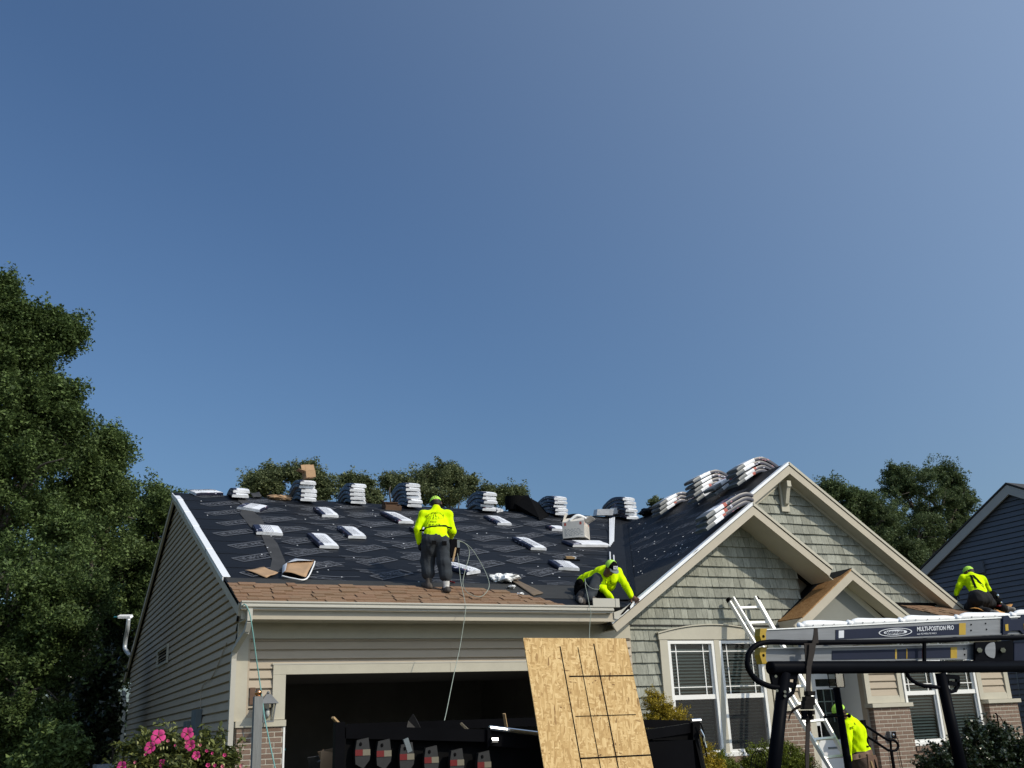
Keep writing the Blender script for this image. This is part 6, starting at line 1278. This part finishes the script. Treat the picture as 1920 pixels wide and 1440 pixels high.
MB().add([(lx-.08, ly-.08, 2.10), (lx+.08, ly-.08, 2.10), (lx+.08, ly+.08, 2.10), (lx-.08, ly+.08, 2.10), (lx-.055, ly-.055, 1.885), (lx+.055, ly-.055, 1.885), (lx+.055, ly+.055, 1.885), (lx-.055, ly+.055, 1.885)], [(0, 1, 5, 4), (1, 2, 6, 5), (2, 3, 7, 6), (3, 0, 4, 7)], 'lamp_glass').build('lantern_glass', LN)
MB().ball((lx, ly, 1.98), (.03, .03, .05), 'plastic_white', 10, 8).build('bulb', LN, smooth=True)
MB().box((lx-.06, GY0-.05, 1.93), (lx+.06, GY0-.02, 2.20), 'lantern').bar((lx, GY0-.04, 2.17), (lx, ly, 2.25), .02, .02, 'lantern').ball((lx, ly, 2.24), .022, 'lantern', 8, 6).build('wall_bracket', LN)
MB().box((2.90, GY0-.03, 2.10), (2.97, GY0-.012, 2.32), 'brown_plate' if 'brown_plate' in MATS else 'leather').build('house_plaque', HOUSE)
# satellite pole left of the house
VM = thing('antenna_mast', 'white bent pipe mast with a flat cap beside the rear house corner', 'mast', (2.5, 28.7, 2.9))
am = [AX(243, 1228, 2.52), AX(237, 1221, 2.5), AX(234, 1214, 2.48), AX(236, 1195, 2.48), AX(239, 1180, 2.48), AX(241, 1160, 2.48)]
MB().tube(bez(am, 6), .05, 'galv', 10).build('pipe', VM, smooth=True)
c = AX(235, 1156, 2.48); MB().obox(c, (0.0, .0, 0)+RT*.16, FW*.10, UP*.03-RT*.012, 'plastic_white').obox(c-RT*.2-UP*.01, RT*.10, FW*.03, UP*.012, 'teal_plastic').build('cap', VM)
# coach lamp by the front door, handrail, wall meter, cables
DLp = thing('door_lantern', 'square glass lantern hanging by the front door', 'lantern', A(1567, 1278, 14.3)); b = MB(); c = A(1568, 1276, 14.3); w_, h_ = .09, .11
for sx in (-1, 1):
    for sy in (-1, 1): b.box((c[0]+sx*w_-.006, c[1]+sy*w_-.006, c[2]-h_), (c[0]+sx*w_+.006, c[1]+sy*w_+.006, c[2]+h_), 'matte_black')
b.box((c[0]-w_, c[1]-w_, c[2]-h_-.01), (c[0]+w_, c[1]+w_, c[2]-h_), 'matte_black').box((c[0]-w_-.01, c[1]-w_-.01, c[2]+h_), (c[0]+w_+.01, c[1]+w_+.01, c[2]+h_+.015), 'matte_black').box((c[0]-.008, c[1]-.008, c[2]+h_), (c[0]+.008, c[1]+.008, 3.0), 'matte_black').build('lantern_frame', DLp)
b = MB()
for (dx, dy) in ((1, 0), (-1, 0), (0, 1), (0, -1)): b.sheet([(c[0]+dx*w_-dy*w_, c[1]+dy*w_-dx*w_, c[2]-h_), (c[0]+dx*w_+dy*w_, c[1]+dy*w_+dx*w_, c[2]-h_), (c[0]+dx*w_+dy*w_, c[1]+dy*w_+dx*w_, c[2]+h_), (c[0]+dx*w_-dy*w_, c[1]+dy*w_-dx*w_, c[2]+h_)], 'lamp_glass')
b.build('lantern_glass', DLp)
HR = thing('handrail', 'black metal handrail with a looped end by the front steps', 'handrail', A(1670, 1440, 13.3)); hy = 13.3
H_ = lambda x, y: A(x, y, hy)
MB().tube(bez([H_(1617, 1357), H_(1640, 1372), H_(1664, 1387), H_(1675, 1388), H_(1682, 1393), H_(1684, 1400), H_(1679, 1407), H_(1668, 1407), H_(1661, 1404), H_(1640, 1390), H_(1624, 1380)]), .020, 'black_steel', 10).build('rail', HR, smooth=True)
MB().tube([H_(1645, 1376), H_(1642, 1391)], .012, 'black_steel', 8).build('spindle', HR); MB().tube([H_(1670, 1388), H_(1671, 1406)], .014, 'black_steel', 8).build('spindle', HR)
pq = H_(1617, 1350); MB().box((pq[0]-.035, hy-.035, .16), (pq[0]+.035, hy+.035, pq[2]), 'black_steel').build('newel', HR)
pq = H_(1671, 1407); MB().box((pq[0]-.018, hy-.018, 0), (pq[0]+.018, hy+.018, pq[2]), 'black_steel').build('newel', HR)
ob = MB(); c = A(1671, 1378, RY-.13); ob.box((c[0]-.07, c[1]-.05, c[2]-.05), (c[0]+.07, c[1]+.05, c[2]+.06), 'lantern').box((c[0]-.03, c[1]-.06, c[2]-.06), (c[0]+.06, c[1]-.05, c[2]+.05), 'matte_black').ball((c[0]-.02, c[1]-.07, c[2]), .025, 'chrome', 8, 6); tag(ob.build('outlet_box'), 'small grey outlet box on the brick pier above the handrail loop', 'outlet')
for pts, lab in (([(1668, 1385), (1669, 1405), (1672, 1425), (1674, 1450)], 'thin dark cable dropping left of the handrail loop on the brick'), ([(1677, 1380), (1684, 1388), (1686, 1410), (1694, 1450)], 'thin dark cable dropping right of the handrail loop on the brick')):
    tag(MB().tube(bez([A(x, y, RY-.125) for x, y in pts]), .006, 'matte_black', 6).build('cable', smooth=True), lab, 'cable')
# ornamental iron hook on the right brick pier
b = MB(); P_ = lambda x, y: A(x, y, RY-.22); b.tube(bez([P_(1873, 1366), P_(1871, 1352), P_(1869, 1340), P_(1866, 1338)]), .014, 'matte_black', 6).tube(bez([P_(1869, 1340), P_(1876, 1346), P_(1880, 1354), P_(1881, 1366), P_(1880, 1376)]), .007, 'matte_black', 6).tube(bez([P_(1875, 1362), P_(1884, 1358), P_(1892, 1358)]), [.005]*10+[.02]*5+[.012]*6, 'matte_black', 6)
tag(b.build('garden_hook'), 'black iron garden hook in front of the right brick pier', 'garden hook')
b = MB(); P_ = lambda x, y: A(x, y, 12.6); arcs = [(1408, 1440), (1410, 1418), (1420, 1408), (1432, 1412), (1437, 1426), (1436, 1440)]
b.tube(bez([P_(*p) for p in arcs]), .008, 'matte_black', 6)
for k in range(4): b.tube(bez([P_(1411+5*k, 1440), P_(1413+5*k, 1424), P_(1420+2*k, 1409)]), .005, 'matte_black', 5)
tag(b.build('garden_cage'), 'domed black wire plant cage before the left windows', 'plant support')
# ---------------------------------------------------------------- neighbour's house
NX = 22.0
NB = thing('neighbour_house', 'dark blue grey sided neighbouring house with a pale rake at the far right', 'house', (NX+4, 17.2, 0))
ap = AX(1895, 917, NX); lf = AX(1740, 1070, NX); ps = (ap[2]-lf[2])/(lf[1]-ap[1]); NYa, NZa = ap[1], ap[2]; half = 6.2
MB().prism([(NX+.06, NYa-half, 0), (NX+.06, NYa+half, 0), (NX+.06, NYa+half, NZa-half*ps), (NX+.06, NYa, NZa-.05), (NX+.06, NYa-half, NZa-half*ps)], (9, 0, 0), 'blue_siding').build('wall_body', NB)
z = .2
while z < NZa-.1:
    zt = z+.127; dy = min(half, (NZa-.12-zt)/ps)
    if dy > .05:
        d0 = min(half, (NZa-.12-z)/ps); V = [(NX+.0, NYa-d0, z), (NX, NYa+d0, z), (NX+.018, NYa-dy, zt-.02), (NX+.018, NYa+dy, zt-.02), (NX+.05, NYa-dy, zt-.016), (NX+.05, NYa+dy, zt-.016), (NX+.05, NYa-dy, zt), (NX+.05, NYa+dy, zt), (NX+.055, NYa-d0, z), (NX+.055, NYa+d0, z)]
        MB().add(V, [(0, 1, 3, 2), (2, 3, 5, 4), (4, 5, 7, 6), (1, 0, 8, 9)], 'blue_siding').build('siding_plank', NB)
    z = zt
for sg in (-1, 1):
    e = np.array([NX-.12, NYa+sg*(half+.5), NZa-(half+.5)*ps+.1]); t = np.array([NX-.12, NYa, NZa+.1]); d = t-e
    MB().prism([e, t, t-up*.24, e-up*.24], (.04, 0, 0), 'neighbour_trim').build('rake_board', NB)
    MB().prism([e+[-.02, 0, .02], t+[-.02, 0, .02], t+[-.02, 0, .06], e+[-.02, 0, .06]], (9.5, 0, 0), 'dark_roof').build('roof_slope', NB)
q = AX(1830, 1065, NX-.02); MB().box((NX-.06, q[1]-.25, q[2]-.15), (NX, q[1]+.25, q[2]+.15), 'blue_siding').build('wall_vent', NB)
MB().tube(bez([AX(1905, 1258, NX-.06), AX(1912, 1310, NX-.06), AX(1910, 1360, NX-.06), AX(1904, 1400, NX-.06), AX(1904, 1450, NX-.06)]), .012, 'utility_grey', 6).build('wall_cable', NB)
# ---------------------------------------------------------------- trees and shrubs
def leaf_mesh(name, cen, size, m, parent, rng, upbias=.5, narrow=.62, kind=None):
    n = len(cen); nrm = rng.normal(size=(n, 3)); nrm[:, 2] = np.abs(nrm[:, 2])+upbias; nrm /= np.linalg.norm(nrm, axis=1)[:, None]
    t = rng.normal(size=(n, 3)); t -= nrm*(t*nrm).sum(1)[:, None]; t /= np.linalg.norm(t, axis=1)[:, None]; b = np.cross(nrm, t); s = size*rng.uniform(.6, 1.3, n)[:, None]
    V = np.empty((n, 4, 3)); V[:, 0] = cen-t*s*.5; V[:, 1] = cen+b*s*narrow*.5+nrm*s*.10-t*s*.05; V[:, 2] = cen+t*s*.5-nrm*s*.06; V[:, 3] = cen-b*s*narrow*.5+nrm*s*.10-t*s*.05
    me = bpy.data.meshes.new(name); me.vertices.add(n*4); me.vertices.foreach_set('co', V.astype(np.float32).ravel()); me.loops.add(n*4); me.loops.foreach_set('vertex_index', np.arange(n*4, dtype=np.int32)); me.polygons.add(n); me.polygons.foreach_set('loop_start', np.arange(0, n*4, 4, dtype=np.int32)); me.polygons.foreach_set('loop_total', np.full(n, 4, np.int32)); me.update(); me.materials.append(MATS[m])
    o = bpy.data.objects.new(name, me); _place(o, parent)
    if kind: o['kind'] = kind
    return o
def tri_leaves(name, cen, size, m, parent, rng, upbias=.4):
    n = len(cen); nrm = rng.normal(size=(n, 3)); nrm[:, 2] = np.abs(nrm[:, 2])+upbias; nrm /= np.linalg.norm(nrm, axis=1)[:, None]
    t = rng.normal(size=(n, 3)); t -= nrm*(t*nrm).sum(1)[:, None]; t /= np.linalg.norm(t, axis=1)[:, None]; b = np.cross(nrm, t); s = size*rng.uniform(.6, 1.35, n)[:, None]
    V = np.empty((n, 3, 3)); V[:, 0] = cen-t*s*.5+b*s*.38; V[:, 1] = cen-t*s*.35-b*s*.42; V[:, 2] = cen+t*s*.62
    me = bpy.data.meshes.new(name); me.vertices.add(n*3); me.vertices.foreach_set('co', V.astype(np.float32).ravel()); me.loops.add(n*3); me.loops.foreach_set('vertex_index', np.arange(n*3, dtype=np.int32)); me.polygons.add(n); me.polygons.foreach_set('loop_start', np.arange(0, n*3, 3, dtype=np.int32)); me.polygons.foreach_set('loop_total', np.full(n, 3, np.int32)); me.update(); me.materials.append(MATS[m])
    o = bpy.data.objects.new(name, me); return _place(o, parent)
def lumpy(blobs, rng, n=12):
    out = []
    for c, r in blobs:
        c, r = np.array(c), np.array(r); out.append((c, r*.70))
        for k in range(n):
            d = rng.normal(size=3); d /= np.linalg.norm(d); d[2] = d[2]*.9+.1; f = rng.uniform(.16, .42); out.append((c+d*r*rng.uniform(.6, 1.08), r*f*np.array([1, 1, 1])*rng.uniform(.7, 1.3, 3)))
    return out
def crown_points(blobs, per_m2, clump_r, leaves, rng, shell=.55):
    out = []
    for (c, r) in blobs:
        c = np.array(c, float); r = np.array(r, float); area = 4*math.pi*((r[0]*r[1]*r[2])**(2/3)); k = max(4, int(area*per_m2)); d = rng.normal(size=(k, 3)); d /= np.linalg.norm(d, axis=1)[:, None]
        rad = rng.uniform(shell**3, 1.06, k)**(1/3)*rng.uniform(.82, 1.22, k); cc = c+d*rad[:, None]*r; cr = clump_r*rng.uniform(.5, 1.3, k)
        nl = np.maximum(6, (leaves*rng.uniform(.5, 1.4, k)).astype(int)); rep = np.repeat(np.arange(k), nl); q = rng.normal(size=(len(rep), 3)); q /= np.linalg.norm(q, axis=1)[:, None]; q *= (rng.uniform(0, 1, len(rep))**.45)[:, None]
        ax_ = d*np.array([1, 1, .6])+rng.normal(size=(k, 3))*.35; ax_[:, 2] += .25; ax_ /= np.linalg.norm(ax_, axis=1)[:, None]; al = (q*ax_[rep]).sum(1)   # sprays reach outwards
        q = q*.62+ax_[rep]*(al*1.15)[:, None]; out.append(cc[rep]+q*cr[rep][:, None])
    return np.concatenate(out)
def tree(label, blobs_px, Y, m, leaf, per_m2, clump_r, leaves, seed, group, base_px=None, trunk_r=.22, depth=1.0, cat='tree', trunk=True, shell=.55, cull=True):
    rng = np.random.default_rng(seed); blobs = []
    for b in blobs_px:
        x, y, rx, ry = b[:4]; yy = Y+(b[4] if len(b) > 4 else 0); c = A(x, y, yy); sc = np.dot(c-[0, 0, CAMZ], FW)/F; blobs.append((c, (rx*sc, (rx+ry)/2*sc*depth, ry*sc)))
    bc = np.mean([b[0] for b in blobs], axis=0); bx = A(base_px, 1300, Y)[0] if base_px is not None else bc[0]
    root = thing('tree', label, cat, (bx, Y, 0), group)
    if trunk:
        top = max(blobs, key=lambda q: q[0][2]); t = MB(); h = top[0][2]; pth = [np.array([bx, Y, 0]), np.array([bx*.85+top[0][0]*.15+.1, Y, h*.3]), np.array([bx*.5+top[0][0]*.5, Y+.1, h*.62]), np.array(top[0])]; pth = bez(pth, 6); t.tube(pth, list(np.linspace(trunk_r, trunk_r*.15, len(pth))), 'bark', 8)
        for (c, r) in blobs:
            zj = max(1.0, c[2]-r[2]*1.2-1); f = min(.95, zj/max(h, .1)); s = pth[int(f*(len(pth)-1))]; mid = (s+c)/2+rng.normal(size=3)*.25; pb = bez([s, mid, c], 5); t.tube(pb, list(np.linspace(trunk_r*.4, .02, len(pb))), 'bark', 6)
            for k in range(5): e = c+rng.normal(size=3)*np.array(r)*.55; t.tube(bez([c*.6+s*.4, (c+e)/2+rng.normal(size=3)*.1, e], 4), list(np.linspace(trunk_r*.16, .012, 9)), 'bark', 5)
        t.build('trunk', root, smooth=True)
    P = crown_points(lumpy(blobs, rng), per_m2, clump_r, leaves, rng, shell); P = P[P[:, 2] > .05]
    if cull:      # foliage far outside the view needs no fine leaves
        d = P-np.array([0, 0, CAMZ]); z_ = d@FW; xx = d@RT/z_*F; yy = -(d@UP)/z_*F; P = P[(np.abs(xx) < 1250) & (yy < 900)]
    tri_leaves('crown', P, leaf, m, root, rng); return root, len(P)
GT = 'trees beyond the house'; NLV = 0
def add(*a, **k):
    global NLV
    r, n = tree(*a, **k); NLV += n; return r
add('tall dark maple filling the left edge of the frame', [(-85, 700, 95, 140), (-25, 655, 36, 44), (28, 606, 32, 18), (88, 612, 26, 12), (122, 630, 14, 7), (48, 664, 34, 26), (-5, 770, 80, 80), (108, 738, 24, 30), (122, 790, 24, 22), (75, 832, 40, 34), (60, 770, 50, 40), (15, 905, 100, 90), (-12, 552, 18, 26), (45, 1010, 95, 80)], 27.0, 'leaf_a', .072, 1.6, .42, 400, 11, GT, base_px=-40, trunk_r=.35)
add('mid height leafy tree right of the tall left maple', [(160, 895, 40, 44), (203, 838, 18, 24), (143, 848, 22, 20), (185, 960, 44, 44), (150, 1030, 66, 66), (212, 925, 20, 28), (110, 960, 50, 50), (205, 880, 18, 24)], 29.0, 'leaf_b', .072, 1.8, .38, 320, 12, GT, base_px=140)
add('rounded green tree touching the left roof rake', [(275, 980, 50, 62), (255, 1040, 60, 70), (300, 960, 30, 34), (225, 1085, 55, 60), (255, 1120, 40, 60)], 32.0, 'leaf_b', .075, 1.9, .36, 300, 13, GT, base_px=260)
add('lower maple boughs hanging at the left below the tall crown', [(30, 1130, 110, 90), (95, 1185, 70, 72), (50, 1240, 90, 66), (120, 1110, 58, 54), (10, 1330, 60, 80), (60, 1390, 50, 70)], 22.0, 'leaf_a', .062, 2.0, .34, 370, 14, GT, base_px=-30)
add('small bush lit in the shade under the left trees', [(115, 1400, 38, 36), (100, 1425, 40, 30)], 19.0, 'leaf_b', .08, 4.0, .2, 120, 15, 'bushes under the left trees', trunk_r=.05, cat='bush')
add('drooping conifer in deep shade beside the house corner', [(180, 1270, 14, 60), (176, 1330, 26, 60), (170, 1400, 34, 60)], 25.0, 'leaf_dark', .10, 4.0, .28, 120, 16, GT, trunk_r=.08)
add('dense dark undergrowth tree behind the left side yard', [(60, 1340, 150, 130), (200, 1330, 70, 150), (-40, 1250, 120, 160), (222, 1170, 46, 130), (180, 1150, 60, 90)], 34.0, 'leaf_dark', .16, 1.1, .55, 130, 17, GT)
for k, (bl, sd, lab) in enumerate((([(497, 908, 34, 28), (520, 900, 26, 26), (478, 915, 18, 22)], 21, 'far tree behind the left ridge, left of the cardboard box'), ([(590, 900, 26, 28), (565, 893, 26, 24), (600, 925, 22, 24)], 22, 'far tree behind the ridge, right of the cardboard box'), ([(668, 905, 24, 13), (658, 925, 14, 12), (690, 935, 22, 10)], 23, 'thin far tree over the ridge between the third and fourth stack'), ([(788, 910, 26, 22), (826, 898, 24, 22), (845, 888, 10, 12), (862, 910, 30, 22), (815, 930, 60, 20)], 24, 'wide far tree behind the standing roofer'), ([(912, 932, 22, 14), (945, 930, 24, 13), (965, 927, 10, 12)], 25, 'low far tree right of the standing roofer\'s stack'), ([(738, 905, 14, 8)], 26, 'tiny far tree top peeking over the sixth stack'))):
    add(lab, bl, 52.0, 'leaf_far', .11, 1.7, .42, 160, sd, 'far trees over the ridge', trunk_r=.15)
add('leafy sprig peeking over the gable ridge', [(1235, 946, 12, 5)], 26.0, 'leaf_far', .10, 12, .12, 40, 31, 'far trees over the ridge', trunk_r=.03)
add('broad tree between the big gable and the blue neighbour house', [(1745, 945, 62, 58), (1690, 915, 36, 26), (1775, 900, 26, 24), (1685, 893, 18, 14), (1800, 935, 20, 32), (1640, 960, 40, 34), (1700, 1000, 90, 60), (1770, 1010, 46, 50), (1690, 1060, 60, 60), (1800, 985, 16, 20)], 40.0, 'leaf_right', .090, 1.6, .42, 260, 32, GT, base_px=1720, trunk_r=.25)
add('smaller tree behind the right rake of the big gable', [(1588, 940, 34, 24), (1620, 950, 30, 26), (1560, 922, 14, 10), (1640, 985, 40, 40)], 38.0, 'leaf_right', .090, 1.7, .40, 230, 33, GT, base_px=1600)
# shrubs by the house
def shrub(label, blobs_px, Y, m, leaf, per_m2, clump_r, leaves, seed, group=None, narrow=.62, upb=.5, trunk_r=.03, shell=.5):
    rng = np.random.default_rng(seed); blobs = []
    for (x, y, rx, ry) in blobs_px: c = A(x, y, Y); sc = np.dot(c-[0, 0, CAMZ], FW)/F; blobs.append((c, (rx*sc, rx*sc, ry*sc)))
    bc = np.mean([b[0] for b in blobs], axis=0); root = thing('shrub', label, 'shrub', (bc[0], Y, 0), group); t = MB()
    for (c, r) in blobs: t.tube(bez([np.array([bc[0], Y, 0]), (np.array([bc[0], Y, 0])+c)/2+rng.normal(size=3)*.04, c], 4), list(np.linspace(trunk_r, trunk_r*.3, 9)), 'bark', 5)
    t.build('stem', root); P = crown_points(blobs, per_m2, clump_r, leaves, rng, shell); P = P[P[:, 2] > .02]; leaf_mesh('foliage', P, leaf, m, root, rng, upb, narrow); return root, blobs
G_A = 'golden conifers by the left windows'
shrub('golden pointed conifer before the left window, behind the OSB sheet', [(1226, 1312, 13, 20), (1232, 1335, 26, 30), (1245, 1365, 34, 34), (1270, 1350, 18, 26), (1250, 1410, 40, 40)], 13.6, 'leaf_gold', .030, 130, .07, 80, 41, G_A, narrow=.4, upb=.1, shell=.8)
shrub('golden conifer spilling past the trailer\'s right end', [(1310, 1420, 24, 36), (1300, 1400, 12, 14), (1330, 1440, 22, 22)], 12.9, 'leaf_gold', .030, 130, .07, 80, 42, G_A, narrow=.4, upb=.1, shell=.8)
shrub('low green conifer at the foot of the left windows', [(1345, 1432, 26, 20), (1365, 1440, 20, 18)], 13.2, 'leaf_lime', .030, 130, .07, 80, 43, 'green shrubs by the house', narrow=.4, upb=.1)
shrub('rounded lime green shrub behind the left rack post', [(1425, 1425, 34, 26), (1470, 1425, 40, 30), (1500, 1435, 26, 24), (1445, 1445, 50, 30)], 13.3, 'leaf_lime', .030, 130, .07, 80, 44, 'green shrubs by the house', narrow=.45)
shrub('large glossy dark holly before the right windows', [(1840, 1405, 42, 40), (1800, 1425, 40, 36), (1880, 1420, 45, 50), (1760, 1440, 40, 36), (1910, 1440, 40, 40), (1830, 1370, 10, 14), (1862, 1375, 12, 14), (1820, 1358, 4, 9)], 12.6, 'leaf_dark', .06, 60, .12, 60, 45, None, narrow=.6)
# hibiscus with its flowers
hb, bl = shrub('flowering hibiscus bush with large pink blooms by the left garage corner', [(335, 1408, 60, 34), (270, 1420, 42, 30), (395, 1415, 38, 36), (330, 1440, 100, 34), (245, 1398, 14, 14), (430, 1440, 30, 30)], 9.2, 'leaf_hib', .058, 75, .10, 46, 46, None, narrow=.42)
def flower(px, py, rpx, m, face, open_=1.0, eye=True):
    c = A(px, py, 9.2-.36); R0 = rpx/1917*np.dot(c-[0, 0, CAMZ], FW); n = -FW*.9+np.array(face); n /= np.linalg.norm(n); a = np.cross(n, up); a /= np.linalg.norm(a); b_ = np.cross(n, a); f = MB()
    for k in range(5):
        t0 = 2*math.pi*k/5+.3; V = []
        for (rr, w_, h_) in ((.08, .10, .0), (.45, .42, .10*open_), (.8, .52, .16), (1.0, .34, .08)):
            for s_ in (-1, 0, 1): t = t0+s_*w_*1.15; V.append(c+(a*math.cos(t)+b_*math.sin(t))*R0*rr*(1-.06*abs(s_))*open_**.5+n*(R0*(h_*1.2-.3*(1-open_)*0+(1-open_)*rr*1.1)-abs(s_)*R0*.05*(k % 2)))
        f.add(V, [(3*i+j, 3*i+j+1, 3*i+j+4, 3*i+j+3) for i in range(3) for j in range(2)], m)
    if eye: f.ball(c+n*R0*.10, R0*.17, 'flower_eye', 8, 6).tube([c+n*R0*.12, c+n*R0*.62], [R0*.05, R0*.03], 'stamen', 6)
    f.build('flower', hb, smooth=True)
for (x, y, r, o_) in ((297, 1381, 14, 1.0), (352, 1376, 13, .9), (283, 1402, 13, .8), (358, 1398, 12, .8), (369, 1417, 10, .7), (306, 1432, 10, .7), (230, 1438, 12, .8)): flower(x, y, r, 'petal', (random.uniform(-.5, .3), 0, .45), o_)
for (x, y, r) in ((387, 1409, 5), (400, 1413, 5), (421, 1417, 6), (343, 1427, 6), (315, 1390, 5), (375, 1398, 5), (390, 1436, 7), (405, 1436, 6), (418, 1438, 6), (453, 1437, 6), (275, 1415, 5), (350, 1393, 5), (255, 1430, 5), (330, 1398, 4)): flower(x, y, r, 'petal_pale' if random.random() < .5 else 'petal', (random.uniform(-.4, .4), 0, .5), .35, False)
bd = MB()
for k in range(26):
    x, y = random.uniform(250, 430), random.uniform(1385, 1440); bd.ball(A(x, y, 8.85), (.006, .006, .012), 'stamen', 6, 5)
o = bd.build('bud', hb); o['kind'] = 'stuff'
# low grey lid at the bottom left edge
c0, c1 = A(186, 1434, 16.0), A(232, 1434, 16.0); b = MB(); b.box((c0[0], 16, 0), (c1[0], 16.7, c0[2]-.06), 'utility_grey').box((c0[0]-.03, 15.96, c0[2]-.06), (c1[0]+.03, 16.74, c0[2]), 'blue_siding')
tag(b.build('garden_bin'), 'low grey bin with flat lid left of the hibiscus', 'bin')
